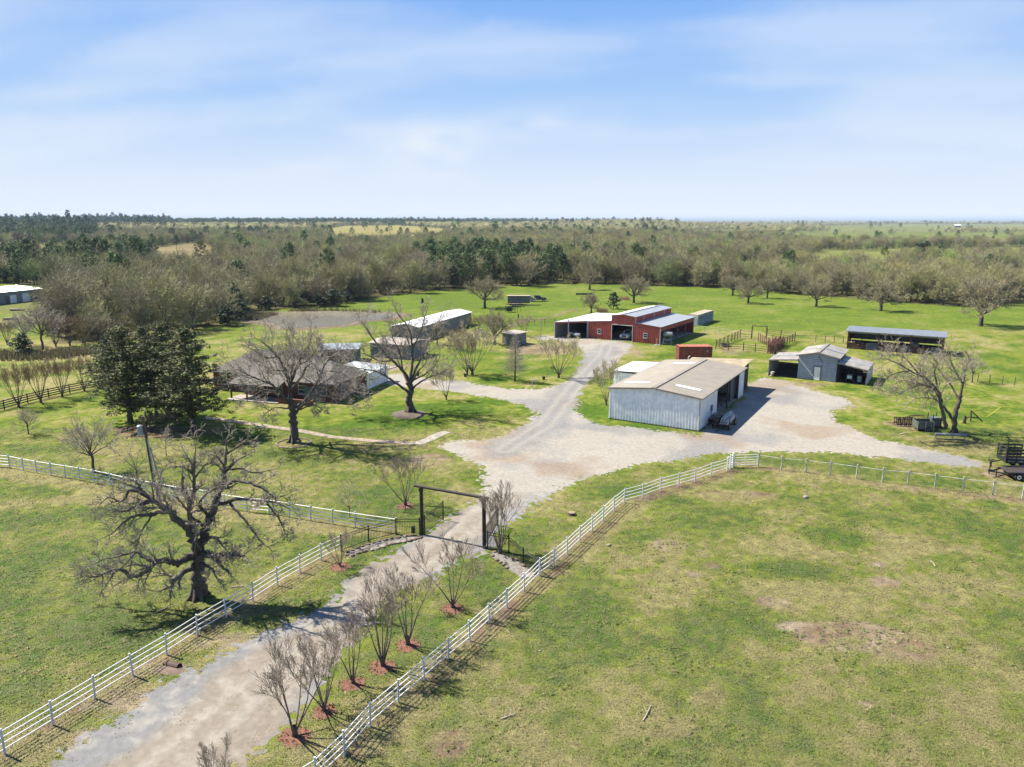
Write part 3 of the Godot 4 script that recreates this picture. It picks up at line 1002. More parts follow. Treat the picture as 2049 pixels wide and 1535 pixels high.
func scatter(called: String, mesh: Mesh, material: Material, xs: Array[Transform3D], cs: PackedColorArray, label: String, parent: Node3D = null) -> MultiMeshInstance3D:
	var mm := MultiMesh.new()
	mm.transform_format = MultiMesh.TRANSFORM_3D
	mm.use_colors = true
	mm.mesh = mesh
	mm.instance_count = xs.size()
	for k in xs.size():
		mm.set_instance_transform(k, xs[k])
		mm.set_instance_color(k, cs[k])
	var o := MultiMeshInstance3D.new()
	o.multimesh = mm
	o.material_override = material
	if parent:
		o.name = called
		parent.add_child(o, true)
		o.set_meta("kind", "stuff")
	else:
		o.name = numbered(called)
		add_child(o)
		tag(o, label, "grass", "", "stuff")
	return o

# ---------------------------------------------------------------- trees
const DARK := Color(0.060, 0.050, 0.042)
const GRAY := Color(0.150, 0.130, 0.108)
const PALE := Color(0.27, 0.235, 0.19)

func rv() -> Vector3:
	return Vector3(rng.randf() * 2.0 - 1.0, rng.randf() * 2.0 - 1.0, rng.randf() * 2.0 - 1.0)

# one branch and, below its level, its side branches
func grow(m: MB, p: Vector3, d: Vector3, length: float, r: float, lv: int, g: Dictionary) -> void:
	var last: bool = lv >= g.levels - 1
	var n: int = g.seg[lv]
	var pts := PackedVector3Array([p])
	var rads := PackedFloat32Array([r])
	var dirs := [d]
	var gn: float = g.gn[lv]
	var up: float = g.up[lv]
	var r_end: float = maxf(r * (0.35 if not last else 0.3), g.tip)
	for k in n:
		d = (d + rv() * gn + Vector3(0, up, 0)).normalized()
		p += d * length / n
		if p.y < g.get("floor", 0.4):
			d.y = absf(d.y) * 0.5
			d = d.normalized()
			p.y = g.get("floor", 0.4)
		pts.append(p)
		rads.append(lerpf(r, r_end, float(k + 1) / n))
		dirs.append(d)
	m.tube(pts, rads, g.sides[lv], g.col[lv], g.col[mini(lv + 1, g.col.size() - 1)])
	if last:
		return
	var kids: int = g.kids[lv]
	var t0: float = g.t0[lv]
	var turn := rng.randf() * TAU
	for k in kids:
		var t := lerpf(t0, 1.0, (k + rng.randf()) / kids)
		if k == kids - 1:
			t = 1.0
		var f := t * n
		var a := mini(int(f), n - 1)
		var at := pts[a].lerp(pts[a + 1], f - a)
		var dd: Vector3 = dirs[mini(a + 1, n)]
		turn += 2.4 + rng.randf() * 0.8
		var side := dd.cross(Vector3(0.31, 0.9, 0.2)).normalized()
		if side.length() < 0.1:
			side = Vector3.RIGHT
		side = side.rotated(dd, turn)
		var an: float = g.ang[lv] * rng.randf_range(0.7, 1.3)
		if k == kids - 1:
			an *= 0.4
		var nd := (dd * cos(an) + side * sin(an)).normalized()
		var ln: float = length * g.lr[lv] * rng.randf_range(0.65, 1.2) * (1.25 - 0.5 * t)
		grow(m, at, nd, ln, maxf(lerpf(r, r_end, t) * g.rr, g.tip), lv + 1, g)

# a limb given by its points; twigs and side branches grow along it
func limb(m: MB, a: Array, r0: float, r1: float, g: Dictionary, kids: int, klen: float, lv := 1) -> void:
	var raw := PackedVector3Array()
	for k in range(0, a.size(), 3):
		raw.append(Vector3(a[k], a[k + 1], a[k + 2]))
	var pts := PackedVector3Array()
	var rads := PackedFloat32Array()
	var m2 := raw.size()
	var total := (m2 - 1) * 5
	var wob: float = g.get("wob", 0.5)
	for k in m2 - 1:
		var p0 := raw[maxi(k - 1, 0)]
		var p3 := raw[mini(k + 2, m2 - 1)]
		for s in 5:
			var t := s / 5.0
			var q := raw[k].cubic_interpolate(raw[k + 1], p0, p3, t)
			var u := (k * 5.0 + s) / total
			var rr := lerpf(r0, r1, pow(u, 0.8))
			if k + s > 0:
				q += rv() * wob * rr
			pts.append(q)
			rads.append(rr * rng.randf_range(0.93, 1.07))
	pts.append(raw[m2 - 1])
	rads.append(r1)
	m.tube(pts, rads, 8, g.col[0], g.col[mini(lv, g.col.size() - 1)])
	var turn := rng.randf() * TAU
	for k in kids:
		var t := lerpf(g.get("limb_t0", 0.25), 1.0, (k + rng.randf()) / kids)
		if k == kids - 1:
			t = 1.0
		var f := t * total
		var b := mini(int(f), total - 1)
		var at := pts[b].lerp(pts[b + 1], f - b)
		var dd := (pts[b + 1] - pts[b]).normalized()
		turn += 2.4 + rng.randf()
		var side := dd.cross(Vector3(0.31, 0.9, 0.2)).normalized().rotated(dd, turn)
		var an := rng.randf_range(0.5, 1.15)
		if k == kids - 1:
			an = 0.25
		var nd := (dd * cos(an) + side * sin(an)).normalized()
		grow(m, at, nd, klen * rng.randf_range(0.6, 1.25), maxf(rads[b] * rng.randf_range(0.35, 0.6), g.tip * 1.5), lv, g)

func oak_cfg(twig := 0.016) -> Dictionary:
	return {"levels": 5, "seg": [5, 5, 4, 4, 3], "gn": [0.25, 0.38, 0.42, 0.42, 0.4], "up": [0.05, 0.05, 0.06, 0.06, 0.05], "kids": [5, 6, 6, 5, 0], "t0": [0.4, 0.25, 0.25, 0.25, 0.0],
		"ang": [0.8, 0.85, 0.8, 0.8, 0.8], "lr": [0.7, 0.6, 0.58, 0.55, 0.5], "rr": 0.6, "sides": [8, 6, 5, 3, 3], "col": [DARK, GRAY * 0.8, GRAY, GRAY * 1.2, PALE], "tip": twig, "wob": 0.5}

func bare_cfg(twig: float, c: Color) -> Dictionary:
	return {"levels": 4, "seg": [5, 4, 3, 2], "gn": [0.14, 0.25, 0.3, 0.3], "up": [0.08, 0.10, 0.08, 0.05], "kids": [9, 7, 6, 0], "t0": [0.35, 0.2, 0.15, 0.0],
		"ang": [0.85, 0.75, 0.7, 0.7], "lr": [0.55, 0.55, 0.5, 0.5], "rr": 0.55, "sides": [6, 5, 3, 3], "col": [DARK * 1.3, GRAY, c, c], "tip": twig}

func crown_tree(h: float, spread: float, trunk_h: float, r: float, twig: float, tint: Color, mains: int, kids2: int, kids3: int, levels := 4) -> Array:
	# broad open-grown tree without leaves: several limbs from the head of a short trunk
	var t := MB.new()
	var pts := PackedVector3Array()
	var rads := PackedFloat32Array()
	for k in 6:
		var u := k / 5.0
		pts.append(Vector3(rng.randf_range(-0.12, 0.12) * u * trunk_h * 0.4, trunk_h * u, rng.randf_range(-0.12, 0.12) * u * trunk_h * 0.4))
		rads.append(r * (1.35 if k == 0 else lerpf(1.0, 0.82, u)))
	t.tube(pts, rads, 9, DARK, DARK * 1.2)
	var c := MB.new()
	var g := {"levels": levels, "seg": [5, 4, 3, 2], "gn": [0.22, 0.32, 0.36, 0.36], "up": [0.05, 0.06, 0.05, 0.03], "kids": [kids2, kids3, 5, 0], "t0": [0.3, 0.2, 0.15, 0.0],
		"ang": [0.75, 0.75, 0.75, 0.7], "lr": [0.6, 0.55, 0.55, 0.5], "rr": 0.58, "sides": [6, 4, 3, 3], "col": [DARK * 1.3, GRAY, tint, tint], "tip": twig, "floor": trunk_h * 0.75}
	for k in mains:
		var an := TAU * k / mains + rng.randf() * 0.5
		var ring := float(k % 3) / 2.0
		var tilt := lerpf(0.25, 1.25, ring)
		var d := Vector3(cos(an) * sin(tilt), cos(tilt), sin(an) * sin(tilt))
		var ln := lerpf((h - trunk_h) * 0.62, spread * 0.62, ring)
		grow(c, pts[5] - Vector3(0, trunk_h * 0.12 * ring, 0), d, ln, r * 0.5, 0, g)
	return [t.done(), c.done()]

func vase_tree(h: float, stems: int, tint: Color, twig: float, fine: int, open := 0.42, pods := 0) -> Array:
	# many stems from one foot, leaning outward and dividing towards the top
	var t := MB.new()
	var c := MB.new()
	var g := {"levels": 4, "seg": [4, 3, 3, 2], "gn": [0.10, 0.14, 0.2, 0.25], "up": [0.05, 0.10, 0.10, 0.05], "kids": [5, 5, fine, 0], "t0": [0.35, 0.35, 0.3, 0.0],
		"ang": [0.42, 0.42, 0.5, 0.6], "lr": [0.62, 0.62, 0.6, 0.5], "rr": 0.62, "sides": [5, 4, 3, 3], "col": [Color(0.12, 0.09, 0.07), Color(0.15, 0.115, 0.09), tint, tint], "tip": twig}
	t.tube(PackedVector3Array([Vector3(0, -0.05, 0), Vector3(0.02, h * 0.06, 0), Vector3(0, h * 0.12, 0.02)]), PackedFloat32Array([h * 0.035, h * 0.026, h * 0.022]), 7, DARK, DARK * 1.4)
	for k in stems:
		var an := TAU * k / stems + rng.randf() * 0.7
		var tilt := rng.randf_range(0.10, open)
		var d := Vector3(cos(an) * sin(tilt), cos(tilt), sin(an) * sin(tilt))
		var foot := Vector3(cos(an), 0, sin(an)) * h * 0.018 + Vector3(0, h * 0.07, 0)
		var q := foot + d * h * 0.22
		t.tube(PackedVector3Array([foot, foot.lerp(q, 0.5) + rv() * 0.02, q]), PackedFloat32Array([h * 0.0105, h * 0.0085, h * 0.007]), 6, DARK * 1.5, Color(0.13, 0.10, 0.08))
		grow(c, q, d, h * rng.randf_range(0.36, 0.46), h * 0.007, 0, g)
	return [t.done(), c.done()]

# small leaf faces in clumps along level sprays
func leaf_clump(m: MB, at: Vector3, r: float, count: int, size: float, col: Color, flat := 0.6) -> void:
	for k in count:
		var o := rv()
		if o.length() > 1.0:
			o = o.normalized() * rng.randf()
		o.y *= flat
		var p := at + o * r
		var nn := (o * 0.8 + Vector3(0, 0.55, 0) + rv() * 0.7).normalized()
		var a := nn.cross(rv()).normalized() * size * rng.randf_range(0.6, 1.2)
		var b := nn.cross(a).normalized() * size * rng.randf_range(0.45, 0.9)
		var v := rng.randf_range(0.7, 1.35)
		m.tri(p - a - b * 0.6, p + a - b * 0.6, p + b, Color(col.r * v, col.g * v, col.b * v), nn)

func cedar_tree(h: float, spread: float, clear: float, branches: int, leaves: int, size: float, col: Color, taper := 0.75) -> Array:
	var t := MB.new()
	t.tube(PackedVector3Array([Vector3(0, -0.1, 0), Vector3(0.03, h * 0.1, 0), Vector3(0.1, h * 0.45, 0.05), Vector3(0.05, h * 0.97, 0)]), PackedFloat32Array([h * 0.026, h * 0.019, h * 0.013, h * 0.002]), 8, DARK, DARK * 1.4)
	var c := MB.new()
	for k in branches:
		var u := (k + rng.randf()) / branches
		var y := lerpf(clear, h * 0.97, u)
		var prof := pow(sin(PI * clampf(lerpf(0.33, 0.98, u), 0.0, 1.0)), taper) * rng.randf_range(0.6, 1.12)
		var ln := maxf(spread * prof, 0.3)
		var an := k * 2.4 + rng.randf() * 0.9
		var d := Vector3(cos(an), rng.randf_range(-0.05, 0.45), sin(an)).normalized()
		var p0 := Vector3(0.05, y, 0)
		var p1 := p0 + d * ln * 0.5 + Vector3(0, 0.04 * ln, 0)
		var p2 := p0 + d * ln + Vector3(0, rng.randf_range(-0.1, 0.12) * ln, 0)
		t.tube(PackedVector3Array([p0, p1, p2]), PackedFloat32Array([h * 0.006, h * 0.004, 0.012]), 4, DARK * 1.2, GRAY)
		var n := maxi(2, int(ln / 0.55))
		for j in n:
			var w := (j + 0.6) / n
			if w < 0.22 and rng.randf() < 0.7:
				continue
			var q := p1.lerp(p2, (w - 0.5) * 2.0) if w > 0.5 else p0.lerp(p1, w * 2.0)
			var shade := rng.randf_range(0.65, 1.3)
			var cc := Color(col.r * shade, col.g * shade, col.b * shade)
			leaf_clump(c, q + rv() * 0.35, rng.randf_range(0.35, 0.75) * (0.6 + 0.25 * ln / spread), leaves, size, cc)
	return [t.done(), c.done()]

func pine_tree(h: float, spread: float, clear: float, clumps: int, leaves: int, size: float, col: Color) -> Array:
	var t := MB.new()
	t.tube(PackedVector3Array([Vector3(0, -0.1, 0), Vector3(0.1, h * 0.5, 0.05), Vector3(0, h * 0.96, 0)]), PackedFloat32Array([h * 0.016, h * 0.011, h * 0.003]), 6, Color(0.10, 0.075, 0.055), Color(0.12, 0.085, 0.06))
	var c := MB.new()
	for k in clumps:
		var u := pow((k + rng.randf()) / clumps, 0.9)
		var y := lerpf(clear, h, u)
		var prof := sin(PI * lerpf(0.30, 0.95, u))
		var an := k * 2.4 + rng.randf()
		var q := Vector3(cos(an), 0, sin(an)) * spread * prof * rng.randf_range(0.45, 1.1) + Vector3(0, y, 0)
		t.tube(PackedVector3Array([Vector3(0, y - spread * 0.12, 0), q]), PackedFloat32Array([0.06, 0.03]), 3, DARK * 1.4, DARK * 1.4)
		var shade := rng.randf_range(0.6, 1.35)
		leaf_clump(c, q, spread * rng.randf_range(0.22, 0.42), leaves, size, Color(col.r * shade, col.g * shade, col.b * shade), 0.62)
	return [t.done(), c.done()]

func joined(a: Array) -> ArrayMesh:
	var m := MB.new()
	for k in 2:
		var s: Array = (a[k] as ArrayMesh).surface_get_arrays(0)
		var b := m.v.size()
		m.v.append_array(s[Mesh.ARRAY_VERTEX])
		m.n.append_array(s[Mesh.ARRAY_NORMAL])
		m.c.append_array(s[Mesh.ARRAY_COLOR])
		m.uv.append_array(s[Mesh.ARRAY_TEX_UV])
		for q in s[Mesh.ARRAY_INDEX]:
			m.i.append(q + b)
	return m.done()

var stock := {}

func plant(kind: String, called: String, label: String, category: String, at: Vector3, scale := Vector3.ONE, turn := 0.0, group := "") -> Node3D:
	var a: Array = stock[kind]
	var t := thing(called, label, category, at, turn, group)
	t.scale = scale
	part(t, "trunk", a[0], M.bark)
	part(t, "crown", a[1], M.leaf if a.size() > 2 else M.bark)
	return t

func hero(called: String, label: String, at: Vector3, trunk: MB, crown: MB) -> void:
	var t := thing(called, label, "tree", at)
	part(t, "trunk", trunk.done(), M.bark)
	part(t, "crown", crown.done(), M.bark)

func make_trees() -> void:
	var budding := Color(0.235, 0.215, 0.115)
	var brown := Color(0.185, 0.155, 0.115)
	var gray := Color(0.20, 0.175, 0.14)
	make_hero_oaks()
	# stock shapes that the named trees share
	for k in 3:
		stock["field%d" % k] = crown_tree(9.5, 7.5 if k != 2 else 6.5, 2.3, 0.38, 0.026, brown.lerp(budding, 0.6), 9, 7, 7)
	var forms := [[6, 0.82, 6], [6, 0.52, 7], [5, 0.36, 7], [7, 0.44, 6], [5, 0.62, 7]]
	for k in 5:
		var tone := Color(0.25, 0.205, 0.16) * rng.randf_range(0.85, 1.1)
		stock["crape%d" % k] = vase_tree(4.8, forms[k][0], tone, 0.0085, forms[k][2], forms[k][1])
	for k in 2:
		stock["vase%d" % k] = vase_tree(6.5, 8, Color(0.36, 0.315, 0.20).lerp(gray, 0.25 * k), 0.016, 7, 0.75)
		stock["hedge%d" % k] = vase_tree(7.0, 11, Color(0.21, 0.155, 0.09), 0.014, 5, 0.62)
	stock["sapling"] = crown_tree(6.0, 4.0, 1.9, 0.13, 0.012, Color(0.27, 0.24, 0.19), 9, 6, 5)
	stock["slim"] = crown_tree(5.6, 2.4, 1.4, 0.07, 0.010, Color(0.27, 0.24, 0.19), 6, 4, 4)
	stock["cone"] = [cedar_tree(7.2, 0.5, 5.9, 4, 1, 0.01, GRAY, 0.9)[0], cone_twigs()]
	stock["shrub"] = vase_tree(2.2, 9, gray, 0.012, 5, 0.9)
	for k in 2:
		var a := cedar_tree(13.0, 4.3, 1.5, 120, 26, 0.135, Color(0.062, 0.074, 0.016), 0.85)
		a.append(true)
		stock["cedar%d" % k] = a
	var rc := cedar_tree(5.0, 2.2, 0.6, 44, 16, 0.22, Color(0.030, 0.055, 0.022), 0.8)
	rc.append(true)
	stock["round_cedar"] = rc

	# oaks standing in the back pasture
	var f := [
		[-7.91, -215.18, 10.21, 0, "bare oak with a domed crown behind the long white roofed shed", 1.0], [6.42, -286.27, 11.54, 1, "bare oak at the wood's edge with a thick dark base, beyond the stock trailer", 1.0],
		[28.34, -271.73, 9.01, 2, "bare oak behind the red barn standing farther out than the round evergreen", 1.0], [37.44, -228.43, 9.30, 0, "dark spreading bare oak directly behind the peak of the red barn", 1.1],
		[74.61, -251.60, 7.71, 1, "small bare oak, left of two standing close together in the back pasture", 1.0], [72.23, -227.03, 8.34, 2, "bare oak with a low left limb, nearer of two amid the back pasture", 1.05],
		[82.99, -241.80, 7.90, 0, "bare oak at the wood's edge right of the pair in the back pasture", 0.9], [89.80, -218.99, 8.93, 1, "bare oak with a double trunk in the back pasture beyond the open cattle shed", 1.0],
		[103.47, -207.92, 9.74, 2, "wide flat topped bare oak straight behind the open cattle shed", 1.15], [112.96, -177.79, 13.37, 1, "large bare oak with a long low limb, rightmost in the back pasture", 0.92], [21.76, -203.34, 6.29, 0, "thin gray bare tree just behind the left roof of the red barn", 0.9],
	]
	for q in f:
		var at := Vector3(q[0], 0, q[1])
		var h: float = q[2]
		var s := h / 9.3
		plant("field%d" % q[3], "pasture_oak", q[4], "tree", at, Vector3(s * q[5], s, s * q[5]), rng.randf() * TAU)
	plant("round_cedar", "round_evergreen", "round dark evergreen standing alone behind the red barn", "tree", Vector3(29.05, 0.00, -212.70), Vector3.ONE * (4.72 / 5.0))
	# vase shaped trees round the house yard
	var y := [
		[7.56, -117.55, 6.86, "vase0", "pale vase shaped bare tree on the lawn point before the red barn", 1.0], [-6.56, -119.93, 7.89, "vase0", "pale budding bare tree, taller of two in the lawn beside the loop drive", 1.0],
		[-7.36, -119.53, 6.88, "vase1", "bare tree leaning left close against the taller one on the loop drive lawn", 0.8],
		[12.99, -99.33, 6.03, "vase1", "dark fan shaped bare tree at the left corner of the big steel shop", 0.75], [-9.34, -102.53, 4.70, "vase1", "small bare tree on the lawn tip below the lane to the house", 0.8],
		[2.81, -162.02, 4.42, "vase1", "bare shrub tree behind the small gray shed left of the barn", 1.1], [-3.53, -149.98, 7.98, "field0", "tall gray thicket tree between the long white roofed shed and the barn lane", 0.85], [-15.28, -149.98, 5.14, "field2", "dark bare tree against the side of the long white roofed shed", 0.8], [-10.76, -144.01, 4.45, "hedge1", "low tangled bare tree at the end of the gray shed", 1.2],
		[-7.65, -162.02, 4.64, "hedge1", "brown thicket tree behind the shed wall", 1.3],
	]
	for q in y:
		var at := Vector3(q[0], 0, q[1])
		var s: float = float(q[2]) / (6.2 if (q[3] as String).begins_with("vase") else (9.3 if (q[3] as String).begins_with("field") else 6.8))
		plant(q[3], "yard_tree", q[4], "tree", at, Vector3(s * q[5], s, s * q[5]), rng.randf() * TAU)
	plant("cone", "cypress_tree", "bare conical tree with level twigs on the loop drive lawn", "tree", Vector3(0.44, 0.00, -114.89), Vector3.ONE * (7.59 / 7.2))
	# crape myrtles in red mulch along the drive
	var cm := [
		[-10.74, -32.10, 5.29, 0, "bare crape myrtle at the bottom of the drive, with the widest crown", "under the widest crape myrtle at the bottom of the drive"], [-9.78, -34.00, 4.40, 1, "second bare crape myrtle from the bottom of the drive", "under the second crape myrtle up the drive"],
		[-8.76, -36.34, 4.18, 2, "narrow bare crape myrtle, third from the bottom of the drive", "under the third crape myrtle up the drive"], [-7.39, -37.98, 5.29, 3, "bare crape myrtle with tall upright stems, fourth from the bottom of the drive", "under the fourth crape myrtle up the drive"],
		[-6.26, -40.17, 5.27, 2, "tall slim bare crape myrtle, fifth from the bottom of the drive", "under the fifth crape myrtle up the drive"], [-3.90, -44.51, 4.94, 4, "bare crape myrtle nearest the gate frame on the outer right lawn", "under the crape myrtle on the outer right lawn"],
		[-12.68, -50.48, 2.88, 1, "small bare crape myrtle left of the drive beside the end of the white fence", "left of the drive by the end of the white fence"], [-9.53, -62.40, 5.04, 0, "wide bare crape myrtle on the lawn just inside the gate frame", "on the lawn just inside the gate frame"],
		[-0.94, -52.75, 5.38, 3, "dense bare crape myrtle against the right gate post"], [-12.89, -28.04, 3.08, 2, "top of a dark podded shrub at the bottom edge of the drive"],
	]
	for q in cm:
		var at := Vector3(q[0], 0, q[1])
		var s: float = float(q[2]) / 4.7
		plant("crape%d" % q[3], "crape_myrtle", q[4], "tree", at, Vector3(s, s, s), rng.randf() * TAU)
		if q.size() > 5:
			mulch(at, 0.62 + rng.randf() * 0.2, "red bark mulch ring " + q[5])
	# hedge trees along the dark board fence
	var hd := [[-67.26, -98.21, 6.04, "first bare crape myrtle from the left along the dark board fence"], [-65.84, -100.76, 5.97, "broad bare crape myrtle, second along the dark board fence"], [-64.78, -104.05, 5.78, "broad bare crape myrtle, third along the dark board fence"], [-63.76, -107.88, 5.38, "thin bare crape myrtle, fourth along the dark board fence beside the evergreens"]]
	for q in hd:
		var s: float = float(q[2]) / 6.8
		plant("hedge%d" % (int(absf(q[0])) % 2), "crape_myrtle", q[3], "tree", Vector3(q[0], 0, q[1]), Vector3(s * 0.9, s, s * 0.9), rng.randf() * TAU)
	# young trees on the left lawn
	var sp := [[-57.67, -85.17, 3.50, "sapling", "small bare sapling alone on the far left lawn"], [-42.37, -71.54, 6.43, "sapling", "bare young tree with steep twigs right behind the white fence"], [-36.73, -69.03, 4.69, "slim", "thin bare young tree just left of the utility pole"],
		[-37.47, -76.92, 3.48, "slim", "little bare sapling between the utility pole and the evergreens"], [-13.95, -59.89, 3.62, "slim", "whip thin pale sapling behind the white fence, left of the gate"], [-10.26, -59.13, 1.22, "slim", "tiny bare sapling next to the black corner panel of the gate"],
		[72.40, -114.15, 4.55, "sapling", "pale bare bushy tree by the wire fence at the right edge"]]
	for q in sp:
		var s: float = float(q[2]) / (6.0 if q[3] == "sapling" else 5.2)
		plant(q[3], "young_tree", q[4], "tree", Vector3(q[0], 0, q[1]), Vector3(s, s, s), rng.randf() * TAU)
	for q in [[-43.90, -86.67, 2.1, "gray bare shrub lowest in the mulch bed under the evergreens"], [-41.18, -86.67, 2.6, "tangled gray bare shrub right of the utility pole top in the evergreen bed"], [-28.87, -121.98, 4.0, "bare thicket bush behind the brick house"], [-22.95, -149.98, 3.4, "bare bush at the front of the long white roofed shed"], [6.75, -121.98, 1.0, "low gray shrub at the foot of the pale vase shaped tree"]]:
		plant("shrub", "bare_shrub", q[3], "shrub", Vector3(q[0], 0, q[1]), Vector3.ONE * (q[2] / 2.0), rng.randf() * TAU)
	for q in [[-69.86, -210.28, 3.96, "leftmost dark bush on the far bank of the pond"], [-66.33, -218.99, 4.85, "second dark bush from the left on the far bank of the pond"], [-63.30, -222.94, 5.68, "tall dark bush in the middle of the pond's far bank"], [-56.42, -217.70, 3.51, "low dark bush right at the water of the pond's far bank"], [-52.61, -218.99, 5.14, "dark bush right of the middle of the pond's far bank"], [-50.67, -227.03, 3.50, "rightmost dark bush on the far bank of the pond"]]:
		var s: float = float(q[2]) / 5.0
		plant("round_cedar", "pond_bush", q[3], "shrub", Vector3(q[0], 0, q[1]), Vector3(s * 1.5, s, s * 1.5), rng.randf() * TAU)
	for q in [[-98.81, -148.75, 7.32, "sapling", 5.8, "tall pale bare tree left of the pair before the far left woods"], [-92.60, -144.58, 9.76, "sapling", 5.8, "tall pale bare tree right of the pair before the far left woods"], [-91.84, -137.42, 4.17, "round_cedar", 5.0, "dark evergreen bush at the foot of the two pale trees on the left"], [-91.80, -147.53, 5.46, "hedge1", 6.8, "olive thicket just right of the two pale trees on the left"], [-89.69, -148.75, 6.51, "hedge0", 6.8, "olive thicket in the middle of the rough strip on the left"], [-87.34, -149.98, 5.14, "hedge1", 6.8, "olive thicket farther right in the rough strip on the left"], [-84.95, -151.23, 7.23, "field1", 9.3, "bare tree behind the evergreens at the end of the rough strip"], [-103.18, -149.98, 5.14, "hedge0", 6.8, "bare thicket cut by the left edge before the woods"], [-68.62, -177.79, 4.82, "round_cedar", 5.0, "dark evergreen bush at the front of the woods left of the pond"], [-69.28, -188.76, 4.60, "round_cedar", 5.0, "dark evergreen bush nearest the left end of the pond"], [232.14, -424.92, 13.07, "round_cedar", 5.0, "big dark evergreen alone in the far trees above the cattle shed"]]:
		var s: float = float(q[2]) / float(q[4])
		var wide := 1.35 if q[3] == "round_cedar" else 1.0
		plant(q[3], "roadside_tree", q[5], "tree", Vector3(q[0], 0, q[1]), Vector3(s * wide, s, s * wide), rng.randf() * TAU)
	# dark evergreens beside the house
	var ev := [[-48.09, -90.30, 12.43, "cedar0", 1.25, "leftmost dark evergreen of the clump beside the brick house"], [-46.11, -93.22, 11.06, "cedar1", 1.0, "dark evergreen second from the left in the clump, half hidden between its neighbours"], [-43.98, -92.23, 12.79, "cedar0", 1.1, "tallest middle dark evergreen of the clump beside the brick house"], [-38.72, -86.89, 12.90, "cedar1", 1.3, "nearest dark evergreen of the clump, standing right in front of the house wall"], [-56.99, -102.53, 9.18, "cedar1", 1.1, "olive evergreen at the back left of the clump by the dark board fence"], [-51.45, -102.53, 10.72, "cedar0", 1.0, "hindmost dark evergreen of the clump beside the brick house"]]
	for q in ev:
		var s: float = float(q[2]) / 13.0
		plant(q[3], "evergreen_tree", q[5], "tree", Vector3(q[0], 0, q[1]), Vector3(s * q[4], s, s * q[4]), rng.randf() * TAU)


func mulch(at: Vector3, r: float, label: String) -> void:
	var m := MB.new()
	var n := 22
	var ring := PackedVector3Array()
	for k in n:
		var a := TAU * k / n
		ring.append(Vector3(cos(a), 0, sin(a)) * r * rng.randf_range(0.8, 1.15) + Vector3(0, 0.015, 0))
	for k in n:
		var v := rng.randf_range(0.7, 1.2)
		m.tri(Vector3(0, 0.13, 0), ring[k], ring[(k + 1) % n], Color(v, v, v), Vector3.UP)
	for k in 150:
		var a := rng.randf() * TAU
		var d := sqrt(rng.randf()) * r * 1.12
		var p := Vector3(cos(a) * d, 0.14 * (1.0 - d / r / 1.15) + 0.02, sin(a) * d)
		var s := rv() * 0.09
		s.y *= 0.3
		var w := rv() * 0.03
		var v := rng.randf_range(0.55, 1.5)
		m.tri(p - s, p + s, p + w + Vector3(0, 0.04, 0), Color(v, v * rng.randf_range(0.8, 1.1), v), (Vector3.UP + rv() * 0.5).normalized())
	var o := part(self, "mulch_ring", m.done(), M.mulch)
	o.position = at
	tag(o, label, "mulch bed", "red mulch rings along the drive")

func cone_twigs() -> ArrayMesh:
	var m := MB.new()
	for k in 150:
		var u := (k + rng.randf()) / 150.0
		var y := lerpf(1.2, 7.1, u)
		var ln := lerpf(2.3, 0.25, u) * rng.randf_range(0.7, 1.1)
		var an := k * 2.4
		var d := Vector3(cos(an), 0.18, sin(an)).normalized()
		var g := {"levels": 2, "seg": [3, 2], "gn": [0.12, 0.2], "up": [0.0, 0.0], "kids": [9, 0], "t0": [0.2, 0.0], "ang": [0.8, 0.5], "lr": [0.4, 0.5], "rr": 0.6, "sides": [3, 3], "col": [GRAY, PALE], "tip": 0.011}
		grow(m, Vector3(0, y, 0), d, ln, 0.03, 0, g)
	return m.done()


func limbs(called: String, label: String, at: Vector3, trunk_pts: Array, r0: float, r1: float, list: Array, g: Dictionary, kids: int, klen: float) -> void:
	var t := MB.new()
	var c := MB.new()
	var tg := g.duplicate()
	tg.col = [DARK * 1.1, DARK * 1.3, GRAY, GRAY, GRAY]
	limb(t, trunk_pts, r0, r1, tg, 0, 0.0)
	# root flare
	for k in 6:
		var a := TAU * k / 6.0 + rng.randf()
		var d := Vector3(cos(a), 0, sin(a))
		t.tube(PackedVector3Array([Vector3(0, r0 * 1.6, 0) + d * r0 * 0.55, Vector3(0, r0 * 0.55, 0) + d * r0 * 1.05, Vector3(0, -0.05, 0) + d * r0 * 1.9]), PackedFloat32Array([r0 * 0.45, r0 * 0.36, r0 * 0.12]), 6, DARK, DARK * 1.2)
	for q in list:
		var a: Array = q[0]
		var n: int = a.size() / 3
		limb(c, a, q[1] * (1.25 if called == "old_oak" else 1.0), q[2] * 1.2, g, maxi(3, int(kids * n / 5.0)), klen * clampf(q[1] * 7.0, 0.6, 1.3), 2)
	hero(called, label, at, t, c)

